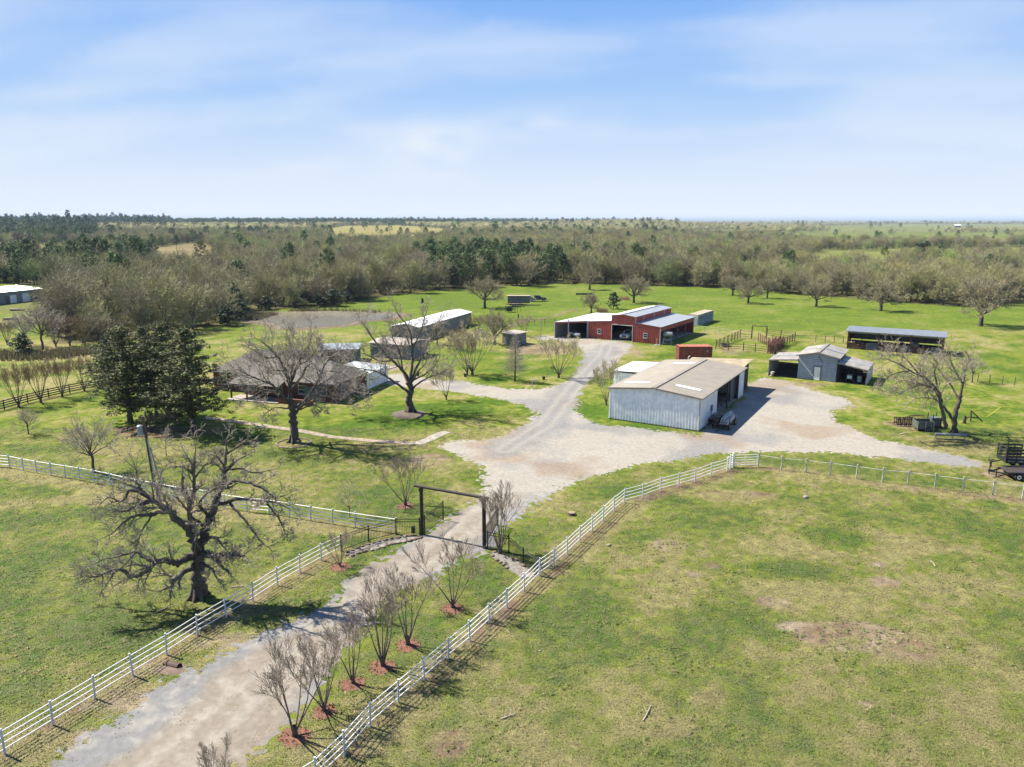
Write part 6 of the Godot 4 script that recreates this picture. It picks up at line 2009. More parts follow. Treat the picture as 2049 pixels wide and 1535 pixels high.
func make_house() -> void:
	var at := Vector3(-24.6, 0, -100.8)
	var yaw := -0.30
	var t := thing("brick_house", "low brown roofed brick house half hidden behind the yard oak", "house", at, yaw)
	keep(at, yaw, -23, 0, 3, -16)
	var hw := 2.75
	var m := MB.new()
	m.box(Vector3(-15, 0, -8.5), Vector3(0, hw, 0))
	part(t, "wall", m.done(), M.brick)
	m = MB.new()
	m.box(Vector3(-22, 0, -12.5), Vector3(-14.99, hw + 0.1, -2.2))
	part(t, "wall", m.done(), M.brick)
	hip(t, -15.4, 0.45, 0.5, -8.9, hw, 5.0, 3.4)
	hip(t, -22.45, -13.6, -1.7, -12.95, hw + 0.1, 5.1, 3.0)
	hip(t, -17.2, -7.2, -1.2, -13.4, hw + 0.02, 5.6, 4.0)
	# porch on the left of the front
	part(t, "porch_roof", sheet(Vector3(-15.6, 2.3, 2.6), Vector3(-7.4, 2.3, 2.6), Vector3(-7.4, 3.05, 0.2), Vector3(-15.6, 3.05, 0.2), 0.5, 0.02), M.shingle)
	bx(t, "porch_floor", Vector3(8.4, 0.16, 3.2), Vector3(-11.5, 0.08, 1.65), M.concrete)
	for x in [-15.4, -12.8, -10.2, -7.6]:
		bx(t, "porch_post", Vector3(0.2, 2.2, 0.2), Vector3(x, 1.22, 2.4), M.wood_pole)
	bx(t, "planter_wall", Vector3(6.0, 0.75, 0.3), Vector3(-5.0, 0.38, 2.6), M.brick)
	for x in [-13.6, -9.3, -5.2, -2.1]:
		window(t, Vector3(x, 1.5, 0.03), 1.5, 1.3)
	var dr := bx(t, "door", Vector3(1.0, 2.1, 0.08), Vector3(-11.4, 1.2, 0.04), M.timber_dark)
	bx(dr, "handle", Vector3(0.06, 0.14, 0.06), Vector3(0.38, 0, 0.06), M.silver)
	bx(t, "screen_panel", Vector3(2.4, 1.9, 0.08), Vector3(-3.6, 1.1, 0.12), M.wall_green)
	for z in [-2.0, -5.6]:
		window(t, Vector3(0.03, 1.5, z), 1.2, 1.2, PI / 2)
	for x in [-20.2, -17.2]:
		window(t, Vector3(x, 1.5, -2.17), 1.4, 1.3)
	bx(t, "chimney", Vector3(0.9, 1.6, 0.7), Vector3(-8.6, 5.0, -6.2), M.brick)
	# white metal car shelter on the right rear
	m = MB.new()
	m.sheet(Vector3(0.3, 0, -8.52), Vector3(0.3, 0, -15.5), Vector3(0.3, 2.35, -15.5), Vector3(0.3, 2.35, -8.52), 0.4, 0.03)
	m.sheet(Vector3(0.3, 0, -15.5), Vector3(-5.5, 0, -15.5), Vector3(-5.5, 2.6, -15.5), Vector3(0.3, 2.35, -15.5), 0.4, 0.03)
	part(t, "carport_wall", m.done(), M.wall_white)
	part(t, "carport_roof", sheet(Vector3(0.5, 2.42, -8.3), Vector3(0.5, 2.42, -15.8), Vector3(-5.7, 2.75, -15.8), Vector3(-5.7, 2.75, -8.92), 0.5, 0.03), M.roof_galv)
	var o := part(self, "concrete_slab", bevel_box(Vector3(5.0, 0.1, 4.0)), M.concrete, Transform3D(Basis(Vector3.UP, -0.4), Vector3(-23.10, 0.00, -125.85) + Vector3(0, 0.05, 0)))
	tag(o, "pale concrete slab behind the white car shelter of the house", "slab")

func hip(t: Node3D, x0: float, x1: float, z0: float, z1: float, he: float, hr: float, inset: float) -> void:
	var e := he - 0.05
	var zm := (z0 + z1) / 2
	var xm := (x0 + x1) / 2
	var long_x := (x1 - x0) >= (z0 - z1)
	var r0 := Vector3(x0 + inset, hr, zm) if long_x else Vector3(xm, hr, z0 - inset)
	var r1 := Vector3(x1 - inset, hr, zm) if long_x else Vector3(xm, hr, z1 + inset)
	var a := Vector3(x0, e, z0)
	var b := Vector3(x1, e, z0)
	var c := Vector3(x1, e, z1)
	var d := Vector3(x0, e, z1)
	var m := MB.new()
	if long_x:
		m.quad(r0, r1, b, a)
		m.quad(r1, r0, d, c)
		m.tri(b, r1, c, Color.WHITE, (c - b).cross(r1 - b).normalized())
		m.tri(d, r0, a, Color.WHITE, (a - d).cross(r0 - d).normalized())
	else:
		m.quad(r1, r0, b, c)
		m.quad(r0, r1, d, a)
		m.tri(a, r0, b, Color.WHITE, (b - a).cross(r0 - a).normalized())
		m.tri(c, r1, d, Color.WHITE, (d - c).cross(r1 - c).normalized())
	# soffit and fascia close the underside
	m.quad(a, b, c, d)
	var f := Vector3(0, -0.16, 0)
	for q in [[a, b], [b, c], [c, d], [d, a]]:
		m.quad(q[0], q[1], q[1] + f, q[0] + f)
	part(t, "roof", m.done(), M.shingle)

# ---------------------------------------------------------------- fences
func pts3(a: Array) -> Array:
	var r := []
	for k in range(0, a.size(), 2):
		r.append(Vector3(a[k], 0, a[k + 1]))
	return r

# posts at the given points; more posts are set where a span is longer than gap
func fence(called: String, label: String, a: Array, gap: float, heights: Array, top: float, pr: float, rr: float, pm: Material, rm: Material, square := false, wires: Array = []) -> Node3D:
	var raw := pts3(a)
	var pts := [raw[0]]
	for k in raw.size() - 1:
		var n := maxi(1, int(round((raw[k + 1] - raw[k]).length() / gap)))
		for s in range(1, n + 1):
			pts.append((raw[k] as Vector3).lerp(raw[k + 1], float(s) / n))
	var t := thing(called, label, "fence", pts[0])
	var o: Vector3 = pts[0]
	for p in pts:
		var lean := Vector3(rng.randf_range(-0.05, 0.05), 0, rng.randf_range(-0.05, 0.05))
		if square:
			bx(t, "post", Vector3(pr * 2, top, pr * 2), p - o + Vector3(0, top / 2, 0), pm)
		else:
			var c := cyl(t, "post", p - o, p - o + lean + Vector3(0, top, 0), pr, pm, 8)
			if rr > 0.03:
				cyl(c, "cap", Vector3(0, 0.5, 0), Vector3(0, 0.5 + 0.03, 0), pr * 1.15, pm, 8, pr * 0.4)
	for h in heights:
		for k in pts.size() - 1:
			var p: Vector3 = pts[k] - o + Vector3(0, h, 0)
			var q: Vector3 = pts[k + 1] - o + Vector3(0, h, 0)
			if square:
				beam(t, "rail", p, q, 0.04, rr * 2, rm)
			else:
				cyl(t, "rail", p, q, rr, rm, 6)
	if wires:
		var m := MB.new()
		for h in wires:
			for k in pts.size() - 1:
				m.tube(PackedVector3Array([pts[k] - o + Vector3(0, h, 0), (pts[k] + pts[k + 1]) / 2 - o + Vector3(0, h - 0.02, 0), pts[k + 1] - o + Vector3(0, h, 0)]), PackedFloat32Array([0.006, 0.006, 0.006]), 3, Color.WHITE, Color.WHITE)
		var w := part(t, "wire", m.done(), M.wire)
		w.set_meta("kind", "stuff")
	return t

# black iron panel fence with fine pickets
func iron(t: Node3D, a: Vector3, b: Vector3, h: float, end_post := true) -> void:
	bx(t, "post", Vector3(0.09, h + 0.12, 0.09), a + Vector3(0, h / 2 + 0.06, 0), M.iron)
	if end_post:
		bx(t, "post", Vector3(0.09, h + 0.12, 0.09), b + Vector3(0, h / 2 + 0.06, 0), M.iron)
	for y in [0.14, h - 0.22, h]:
		beam(t, "rail", a + Vector3(0, y, 0), b + Vector3(0, y, 0), 0.035, 0.045, M.iron)
	var n := int((b - a).length() / 0.13)
	var m := MB.new()
	for k in range(1, n):
		var p := a.lerp(b, float(k) / n)
		m.tube(PackedVector3Array([p + Vector3(0, 0.1, 0), p + Vector3(0, h, 0)]), PackedFloat32Array([0.011, 0.011]), 4, Color.WHITE, Color.WHITE)
	var o := part(t, "pickets", m.done(), M.iron)
	o.set_meta("kind", "stuff")

func make_fences() -> void:
	var four := [0.30, 0.62, 0.94, 1.26]
	fence("white_pipe_fence", "white four rail pipe fence along the left side of the drive", [-25.24, -28.93, -24.26, -30.87, -23.25, -32.99, -22.27, -35.08, -21.28, -37.17, -20.29, -39.17, -19.38, -41.32, -18.37, -43.38, -17.36, -45.43, -16.41, -47.66, -15.38, -49.61, -14.31, -51.55, -13.16, -53.27], 3.4, four, 1.42, 0.055, 0.028, M.gray_post, M.white_pipe)
	fence("white_pipe_fence", "white four rail pipe fence right of the drive, up to the field gate", [-9.94, -27.76, -8.89, -28.93, -7.99, -30.73, -7.15, -32.84, -6.03, -34.78, -4.88, -36.75, -3.71, -38.77, -2.56, -40.66, -1.44, -42.72, -0.35, -44.64, 0.84, -46.80, 1.96, -49.07, 3.09, -50.73, 4.23, -52.66, 5.37, -54.82, 6.59, -56.95, 7.74, -59.02, 8.93, -61.23, 10.15, -63.24, 12.03, -64.47, 14.01, -66.15, 16.00, -67.49, 17.89, -68.74, 19.91, -70.48, 21.93, -72.00], 3.4, four, 1.42, 0.055, 0.028, M.gray_post, M.white_pipe)
	fence("white_pipe_fence", "white four rail fence across the lawn behind the gnarled oak", [-55.45, -73.73, -51.80, -72.93, -49.80, -72.00, -47.95, -71.23, -46.03, -70.48, -44.29, -69.89, -42.44, -69.17, -40.63, -68.46, -38.56, -67.49, -36.69, -66.55, -34.67, -65.62, -32.77, -64.85, -30.81, -63.97, -27.67, -63.00, -25.47, -61.93, -23.19, -61.12, -21.12, -60.67, -19.11, -59.89, -17.10, -59.13, -15.06, -58.39, -13.02, -57.66, -9.47, -56.46], 3.2, four, 1.42, 0.055, 0.03, M.gray_post, M.white_pipe)
	fence("wire_fence", "white post and wire fence with a thin top pipe right of the field gate", [25.50, -73.25, 27.49, -72.15, 29.76, -71.54, 31.86, -70.63, 34.00, -69.60, 36.08, -68.60, 38.20, -67.90, 40.27, -66.95, 42.39, -66.02, 44.64, -65.11, 46.70, -64.10, 48.97, -63.12], 6.0, [1.25], 1.5, 0.065, 0.03, M.white_wood, M.white_wood, false, [0.3, 0.55, 0.8, 1.02])
	fence("board_fence", "dark four board fence running behind the row of crape myrtles on the left", [-70.03, -92.72, -68.33, -96.85, -67.47, -100.47, -66.54, -103.74, -65.17, -106.57, -63.11, -110.24, -60.92, -114.15], 3.0, [0.3, 0.62, 0.94, 1.24], 1.4, 0.06, 0.075, M.fence_dark, M.fence_dark, true)
	fence("pipe_fence", "dark pipe fence between the small gray shed and the red barn", [-1.49, -175.23, 1.51, -177.79, 5.53, -179.53, 7.97, -179.53, 10.45, -180.41], 2.4, [0.5, 0.9, 1.3], 1.5, 0.06, 0.03, M.rust_dark, M.rust_dark)
	fence("pipe_fence", "rust brown pipe fence joining the corral to the cattle shed", [59.46, -154.45, 63.62, -153.79, 65.34, -153.14, 66.94, -152.50, 68.53, -151.86], 3.5, [1.25], 1.45, 0.06, 0.04, M.rust_dark, M.rust_dark, false, [0.3, 0.6, 0.9])
	fence("wire_fence", "thin gray wire fence between the red barn and the corral", [41.98, -171.13, 43.96, -167.99, 46.56, -164.95, 49.30, -160.59], 3.5, [1.2], 1.35, 0.04, 0.018, M.wire, M.wire, false, [0.3, 0.6, 0.9])
	fence("wire_fence", "weathered post and wire fence below the back pasture at the right edge", [71.66, -114.89, 73.27, -114.15, 74.70, -113.42, 76.19, -112.69, 77.66, -111.98, 80.55, -110.58], 3.2, [], 1.3, 0.05, 0.02, M.wood_pole, M.wood_pole, false, [0.3, 0.6, 0.9, 1.15])
	# the field gate in the corner
	var t := thing("field_gate", "white pipe field gate with five bars at the corner of the fences", "gate", Vector3(22.77, 0.00, -72.93))
	var a := Vector3.ZERO
	var b: Vector3 = Vector3(25.50, 0.00, -73.25) - t.position
	cyl(t, "post", a, a + Vector3(0, 1.6, 0), 0.08, M.white_pipe)
	for h in [0.28, 0.54, 0.80, 1.06, 1.34]:
		cyl(t, "bar", a + Vector3(0.12, h, 0), b + Vector3(-0.14, h, 0), 0.03, M.white_pipe, 6)
	for u in [0.06, 0.48, 0.94]:
		cyl(t, "upright", a.lerp(b, u) + Vector3(0, 0.25, 0), a.lerp(b, u) + Vector3(0, 1.36, 0), 0.03, M.white_pipe, 6)
	fence("white_pipe_fence", "short white fence panel turning back beside the field gate", [21.93, -72.00, 22.42, -72.62, 22.86, -73.25], 3.0, [0.3, 0.54, 0.8, 1.06, 1.32], 1.55, 0.06, 0.03, M.white_pipe, M.white_pipe)
	make_entry()
	make_corral()

func make_entry() -> void:
	var l: Vector3 = Vector3(-7.29, 0.00, -56.26)
	var r: Vector3 = Vector3(-2.16, 0.00, -53.72)
	var t := thing("entry_gate_frame", "tall dark timber gate frame with a top beam over the drive", "gate", l)
	var d := r - l
	cyl(t, "post", Vector3.ZERO, Vector3(0, 4.15, 0), 0.15, M.timber_dark, 10)
	cyl(t, "post", d, d + Vector3(0, 4.2, 0), 0.16, M.timber_dark, 10)
	var u := d.normalized()
	cyl(t, "beam", -u * 0.6 + Vector3(0, 4.12, 0), d + u * 0.4 + Vector3(0, 4.18, 0), 0.12, M.timber_dark, 10)
	for p in [Vector3.ZERO, d]:
		bx(t, "bracket", Vector3(0.36, 0.3, 0.36), p + Vector3(0, 3.9, 0), M.iron)
	var g: Vector3 = Vector3(-5.85, 0.00, -59.24) - l
	t = thing("iron_gate", "black iron gate leaf standing open on the left of the drive", "gate", l)
	iron(t, u * 0.25, g, 1.65)
	bx(t, "opener_box", Vector3(0.3, 0.55, 0.3), Vector3(-0.7, 0.5, 0.1), M.black)
	g = Vector3(-1.23, 0.00, -58.07) - r
	t = thing("iron_gate", "black iron gate leaf standing open on the right, behind the dense crape myrtle", "gate", r)
	iron(t, Vector3(0.05, 0, -0.2), g, 1.6)
	t = thing("iron_fence", "black iron panel fence left of the gate frame, ending the white fences", "fence", l)
	var p0: Vector3 = Vector3(-9.40, 0.00, -56.26) - l
	var p1: Vector3 = Vector3(-11.38, 0.00, -54.92) - l
	var p2: Vector3 = Vector3(-13.16, 0.00, -53.10) - l
	iron(t, Vector3(-0.2, 0, 0), p0, 1.35)
	iron(t, p0, p1, 1.3)
	iron(t, p1, p2, 1.3)
	t = thing("iron_fence", "black iron panel fence right of the gate frame, stepping down to the white fence", "fence", r)
	p0 = Vector3(-0.25, 0.00, -52.92) - r
	p1 = Vector3(0.83, 0.00, -50.81) - r
	p2 = Vector3(1.92, 0.00, -49.15) - r
	iron(t, Vector3(0.25, 0, 0), p0, 1.35)
	iron(t, p0, p1, 1.3)
	iron(t, p1, p2, 1.3)
	# flower beds with flat stone edging
	stone_bed("curved bed of gray gravel edged with flat brown stones left of the gate", [-12.81, -52.75, -11.88, -53.81, -10.81, -54.82, -9.40, -55.48, -7.87, -56.06, -7.18, -55.68, -8.32, -54.92, -9.62, -54.36, -10.56, -53.45, -11.62, -52.92, -12.30, -52.14], true)
	stone_bed("bed of pale gravel edged with loose brown stones right of the gate", [-1.52, -53.10, -0.74, -52.57, 0.21, -51.89, 0.94, -50.40, 1.71, -49.15, 0.84, -48.69, 0.02, -49.61, -0.73, -51.05, -1.49, -52.06], false)
	t = thing("tree_ring", "low ring of pale stones round the yard oak", "stone edging", Vector3(-24.97, 0.00, -81.52))
	for k in 26:
		var an := TAU * k / 26.0
		bx(t, "stone", Vector3(0.42, 0.12, 0.2), Vector3(cos(an) * 1.9, 0.03, sin(an) * 1.9), M.rock if k % 3 else M.pale_rock, Vector3(0, -an + PI / 2 + rng.randf() * 0.3, 0))
	t = thing("tree_bed", "round bed of pale mulch at the foot of the tall open tree", "mulch bed", Vector3(-13.57, 0.00, -94.48))
	var m := MB.new()
	for k in 28:
		var a0 := TAU * k / 28.0
		var a1 := TAU * (k + 1) / 28.0
		m.tri(Vector3(0, 0.14, 0), Vector3(cos(a0), 0, sin(a0)) * (2.3 + 0.2 * sin(k * 2.1)) + Vector3(0, 0.02, 0), Vector3(cos(a1), 0, sin(a1)) * (2.3 + 0.2 * sin((k + 1) * 2.1)) + Vector3(0, 0.02, 0), Color.WHITE, Vector3(cos(a0) * 0.1, 1, sin(a0) * 0.1).normalized())
	part(t, "mulch", m.done(), M.wood_pole)
	# walk from the house
	walk("concrete_walk", "pale narrow walk curving from the house past the evergreens", [-39.81, -92.72, -35.18, -91.01, -29.93, -88.45, -25.72, -86.67, -21.48, -84.13, -16.46, -82.51, -11.10, -81.33], 1.0, M.path)
	walk("concrete_walk", "short pale walk from the lawn to the gravel yard", [-10.96, -81.14, -9.68, -82.91, -8.61, -85.17, -7.87, -86.24], 1.3, M.concrete)

func walk(called: String, label: String, a: Array, w: float, material: Material) -> void:
	var p := pts3(a)
	var m := MB.new()
	for k in p.size() - 1:
		var n0: Vector3 = ((p[mini(k + 1, p.size() - 1)] - p[maxi(k - 1, 0)]) as Vector3).cross(Vector3.UP).normalized() * w * 0.5
		var n1: Vector3 = ((p[mini(k + 2, p.size() - 1)] - p[k]) as Vector3).cross(Vector3.UP).normalized() * w * 0.5
		var h := Vector3(0, 0.03, 0)
		m.quad(p[k] - n0 + h, p[k + 1] - n1 + h, p[k + 1] + n1 + h, p[k] + n0 + h, Color.WHITE, Vector3.UP)
		m.quad(p[k] - n0 + h, p[k + 1] - n1 + h, p[k + 1] - n1, p[k] - n0)
		m.quad(p[k] + n0 + h, p[k + 1] + n1 + h, p[k + 1] + n1, p[k] + n0)
	struct(called, m.done(), material, label)

func stone_bed(label: String, a: Array, edged: bool) -> void:
	var pl := poly(a)
	var c := Vector2.ZERO
	for p in pl:
		c += p
	c /= pl.size()
	var t := thing("stone_bed", label, "flower bed", Vector3(c.x, 0, c.y))
	var tris := Geometry2D.triangulate_polygon(pl)
	var m := MB.new()
	for k in range(0, tris.size(), 3):
		var q := []
		for j in 3:
			q.append(Vector3(pl[tris[k + j]].x - c.x, 0.035, pl[tris[k + j]].y - c.y))
		m.tri(q[0], q[1], q[2], Color.WHITE, Vector3.UP)
	part(t, "gravel", m.done(), M.bed_gravel)
	for k in pl.size():
		var p := pl[k]
		var q := pl[(k + 1) % pl.size()]
		var n := maxi(1, int((q - p).length() / 0.42))
		for s in n:
			if not edged and rng.randf() < 0.45:
				continue
			var w := p.lerp(q, (s + 0.5) / n) - c
			var st := MB.new()
			st.blob(Vector3.ZERO, Vector3(rng.randf_range(0.17, 0.28), rng.randf_range(0.07, 0.13), rng.randf_range(0.13, 0.2)), Color.WHITE, 4, 7)
			part(t, "stone", st.done(), M.rock if rng.randf() < 0.7 else M.pale_rock, Transform3D(Basis(Vector3.UP, rng.randf() * 3.0), Vector3(w.x, 0.06, w.y)))
	for k in 6:
		var w := (pl[rng.randi() % pl.size()] * 0.6 + c * 0.4) - c
		var sm := MB.new()
		for j in 14:
			var d := (rv() + Vector3(0, 1.2, 0)).normalized() * rng.randf_range(0.2, 0.4)
			sm.tube(PackedVector3Array([Vector3.ZERO, d * 0.6, d + Vector3(0, -0.03, 0)]), PackedFloat32Array([0.012, 0.009, 0.004]), 3, Color(0.10, 0.09, 0.05), Color(0.16, 0.13, 0.07))
		part(t, "dry_plant", sm.done(), M.bark, Transform3D(Basis(), Vector3(w.x, 0.03, w.y)))

func make_corral() -> void:
	var five := [0.35, 0.65, 0.95, 1.25, 1.55]
	var rm: Material = M.rust_dark
	fence("corral_fence", "rust brown pipe fence down the left side of the corral", [40.36, -145.16, 43.11, -149.36, 46.02, -153.79, 49.21, -158.49], 2.2, five, 1.75, 0.085, 0.042, rm, rm)
	fence("corral_fence", "rust brown pipe fence across the back left of the corral", [49.21, -158.49, 51.15, -157.12], 3.0, [0.5, 1.0, 1.7], 1.9, 0.085, 0.042, rm, rm)
	fence("corral_fence", "rust brown pipe fence across the front of the corral", [40.36, -145.16, 42.35, -143.44, 44.94, -142.31, 46.91, -141.19, 48.77, -139.55], 4.0, [0.45, 0.85, 1.3], 1.75, 0.09, 0.042, M.rust, rm)
	fence("corral_fence", "rust brown pipe fence down the right side of the corral", [49.83, -139.01, 52.63, -144.01, 54.99, -148.14, 57.23, -151.23, 59.46, -154.45], 1.6, five, 1.75, 0.085, 0.042, rm, rm)
	fence("corral_fence", "rust brown pipe fence across the back right of the corral", [55.39, -159.88, 57.70, -157.80, 59.46, -154.45], 2.8, [0.5, 0.95, 1.4, 1.75], 1.95, 0.085, 0.042, rm, rm)
	fence("corral_fence", "rust brown alley fence just behind the corral's crowded pens", [52.00, -155.11, 51.87, -150.60, 51.46, -146.34], 1.6, five, 1.75, 0.075, 0.038, M.rust, M.rust)
	for q in [[[48.77, -139.55, 51.55, -145.16, 53.91, -149.98], "first crowding fence of the corral pens, by the front gate"], [[49.25, -139.55, 51.95, -144.58, 54.73, -149.98], "second crowding fence of the corral pens"], [[49.73, -139.55, 52.34, -144.01, 55.45, -149.98], "third crowding fence of the corral pens"], [[50.27, -144.01, 51.06, -142.87, 52.23, -142.31], "low cross fence of the corral pens, nearest the front"], [[51.86, -148.14, 52.86, -146.93, 54.15, -146.34], "middle cross fence of the corral pens"], [[53.63, -151.23, 54.73, -149.98, 55.94, -149.36], "rear cross fence of the corral pens"]]:
		fence("corral_fence", "rust red " + q[1], q[0], 1.2, five, 1.8, 0.075, 0.042, M.rust, M.rust)
	var l: Vector3 = Vector3(51.91, 0.00, -159.18)
	var r: Vector3 = Vector3(54.59, 0.00, -157.80)
	var t := thing("corral_gateway", "tall rusty gateway frame at the back of the corral", "gate", l)
	cyl(t, "post", Vector3.ZERO, Vector3(0, 2.7, 0), 0.11, rm)
	cyl(t, "post", r - l, r - l + Vector3(0, 2.7, 0), 0.11, rm)
	cyl(t, "beam", Vector3(0, 2.65, 0), r - l + Vector3(0, 2.65, 0), 0.08, rm)
	t = thing("feed_trough", "round dark feed trough lying inside the left of the corral", "trough", Vector3(43.08, 0.00, -148.14))
	var m := MB.new()
	for k in 16:
		var a0 := TAU * k / 16
		var a1 := TAU * (k + 1) / 16
		m.quad(Vector3(cos(a0) * 0.9, 0.55, sin(a0) * 0.9), Vector3(cos(a1) * 0.9, 0.55, sin(a1) * 0.9), Vector3(cos(a1) * 0.8, 0, sin(a1) * 0.8), Vector3(cos(a0) * 0.8, 0, sin(a0) * 0.8))
		m.tri(Vector3(0, 0.2, 0), Vector3(cos(a0), 0, sin(a0)) * 0.82 + Vector3(0, 0.2, 0), Vector3(cos(a1), 0, sin(a1)) * 0.82 + Vector3(0, 0.2, 0), Color.WHITE, Vector3.UP)
	part(t, "tub", m.done(), M.wall_dim)

# ---------------------------------------------------------------- other things
func make_things() -> void:
	# utility pole
	var t := thing("utility_pole", "wooden utility pole with a gray transformer, leaning behind the gnarled oak", "utility pole", Vector3(-34.66, 0.00, -68.18))
	cyl(t, "pole", Vector3.ZERO, Vector3(-0.42, 6.75, 0), 0.17, M.wood_pole, 10, 0.12)
	var tr := cyl(t, "transformer", Vector3(-0.72, 4.95, 0.1), Vector3(-0.76, 5.85, 0.1), 0.26, M.transformer, 14)
	cyl(tr, "lid", Vector3(0, 0.5, 0), Vector3(0, 0.6, 0), 0.27, M.transformer, 14, 0.14)
	for s in [-0.1, 0.1]:
		cyl(tr, "bushing", Vector3(s, 0.55, 0), Vector3(s, 0.78, 0), 0.035, M.rust, 6)
	beam(t, "bracket", Vector3(-0.32, 5.3, 0.02), Vector3(-0.6, 5.3, 0.08), 0.08, 0.1, M.iron)
	cyl(t, "conduit", Vector3(0.16, 0, 0.1), Vector3(-0.14, 4.6, 0.12), 0.04, M.gray_post, 6)
	t = thing("service_pole", "pale slim bare pole standing against the right of the utility pole", "pole", Vector3(-33.78, 0.00, -67.63))
	cyl(t, "pole", Vector3.ZERO, Vector3(-0.62, 3.9, 0), 0.10, M.roof_gray, 8, 0.06)
	# pale pole before the barn's open bay
	t = thing("light_pole", "pale thin pole standing left of the red barn's open bay", "pole", Vector3(6.20, 0.00, -158.49))
	cyl(t, "pole", Vector3.ZERO, Vector3(0, 4.3, 0), 0.10, M.cream, 8)
	cyl(t, "cap", Vector3(0, 4.3, 0), Vector3(0, 4.4, 0), 0.13, M.cream, 8, 0.05)
	make_vehicles()
	# overhead fuel tank at the barn corner
	t = thing("fuel_tank", "silver tank on a splayed stand at the right front corner of the red barn", "tank", Vector3(31.84, 0.00, -149.98), -0.4)
	for q in [[-0.9, 0.7], [0.9, 0.7], [-0.9, -0.7], [0.9, -0.7]]:
		cyl(t, "leg", Vector3(q[0], 0, q[1]), Vector3(q[0] * 0.7, 1.75, q[1] * 0.6), 0.05, M.silver, 6)
	for y in [0.35, 1.1]:
		for s in [-0.72, 0.72]:
			cyl(t, "brace", Vector3(-0.85, y, s * 0.95), Vector3(0.85, y, s * 0.95), 0.035, M.silver, 6)
		for s in [-0.86, 0.86]:
			cyl(t, "brace", Vector3(s, y, -0.66), Vector3(s, y, 0.66), 0.035, M.silver, 6)
	var body := cyl(t, "tank_body", Vector3(-0.85, 2.15, 0), Vector3(0.85, 2.15, 0), 0.52, M.silver, 16)
	cyl(body, "end_cap", Vector3(0, 0.5, 0), Vector3(0, 0.56, 0), 0.5, M.silver, 16, 0.3)
	cyl(body, "end_cap", Vector3(0, -0.5, 0), Vector3(0, -0.56, 0), 0.5, M.silver, 16, 0.3)
	cyl(t, "hose", Vector3(0.9, 2.0, 0.2), Vector3(1.0, 0.6, 0.35), 0.03, M.black, 6)
	t = thing("hydrant", "pale water hydrant by the corner of the red barn", "hydrant", Vector3(29.47, 0.00, -149.36))
	cyl(t, "stem", Vector3.ZERO, Vector3(0, 1.2, 0), 0.09, M.roof_pink, 8, 0.05)
	bx(t, "head", Vector3(0.14, 0.2, 0.3), Vector3(0, 1.25, 0.06), M.roof_pink)
	bx(t, "pad", Vector3(1.2, 0.08, 0.9), Vector3(0.1, 0.04, 0), M.concrete)
	# white hook shaped vent at the red container
	t = thing("water_pipe", "small white bent pipe before the red container", "pipe", Vector3(31.72, 0.00, -131.39))
	cyl(t, "riser", Vector3.ZERO, Vector3(0, 0.9, 0), 0.06, M.paint_white, 6)
	cyl(t, "elbow", Vector3(0, 0.9, 0), Vector3(0.3, 1.05, 0), 0.06, M.paint_white, 6)
	# mailbox like planter post and pots on the loop lawn
	t = thing("sign_post", "white post with a short level arm on the loop drive lawn", "sign post", Vector3(3.08, 0.00, -110.24))
	bx(t, "post", Vector3(0.12, 1.25, 0.12), Vector3(0, 0.62, 0), M.trim_white)
	bx(t, "arm", Vector3(1.05, 0.12, 0.1), Vector3(0.38, 1.2, 0.0), M.trim_white)
	for q in [[Vector3(5.07, 0.00, -116.01), "black flower pot right of the white sign post"], [Vector3(-7.61, 0.00, -118.33), "black flower pot at the foot of the two budding trees"], [Vector3(-15.44, 0.00, -119.13), "small dark pot on the lane behind the tall open tree"]]:
		t = thing("flower_pot", q[1], "pot", q[0])
		cyl(t, "pot", Vector3.ZERO, Vector3(0, 0.55, 0), 0.2, M.black, 10, 0.28)
		cyl(t, "soil", Vector3(0, 0.5, 0), Vector3(0, 0.57, 0), 0.25, M.timber_dark, 10)
	# stumps, sticks and pale stones lying about
	t = thing("tree_stump", "fresh cut pale tree stump on the grass left of the right hand fence", "stump", Vector3(5.18, 0.00, -60.44))
	cyl(t, "bark", Vector3.ZERO, Vector3(0, 0.22, 0), 0.36, M.wood_pole, 12, 0.33)
	cyl(t, "cut_face", Vector3(0, 0.2, 0), Vector3(0, 0.235, 0), 0.31, M.wood_pale, 12)
	t = thing("tree_stump", "dark stump standing alone in the pasture beyond the pond", "stump", Vector3(-27.44, 0.00, -227.03))
	cyl(t, "bark", Vector3.ZERO, Vector3(0.1, 1.5, 0), 0.55, M.timber_dark, 9, 0.3)
	cyl(t, "snag", Vector3(0.1, 1.1, 0), Vector3(-0.5, 1.7, 0), 0.2, M.timber_dark, 6, 0.08)
	for q in [[Vector3(27.03, 0.00, -64.47), "pale flat rock lying in the right paddock below the wire fence", 0.34], [Vector3(1.65, 0.00, -39.59), "small white stone in the grass right of the drive fence", 0.11], [Vector3(-29.47, 0.00, -55.77), "small white stone in the left paddock left of the gnarled oak", 0.12], [Vector3(-24.32, 0.00, -36.80), "small pale stone in the bottom left paddock", 0.11], [Vector3(26.05, 0.00, -39.90), "small white stone right of the big bare patch", 0.12], [Vector3(7.59, 0.00, -54.18), "gray rock in the grass right of the drive fence", 0.24]]:
		var m := MB.new()
		m.blob(Vector3.ZERO, Vector3(q[2], q[2] * 0.45, q[2] * 0.7), Color.WHITE, 5, 8)
		var o := part(self, "field_stone", m.done(), M.pale_rock, Transform3D(Basis(Vector3.UP, 0.7), q[0] + Vector3(0, q[2] * 0.2, 0)))
		tag(o, q[1], "stone")
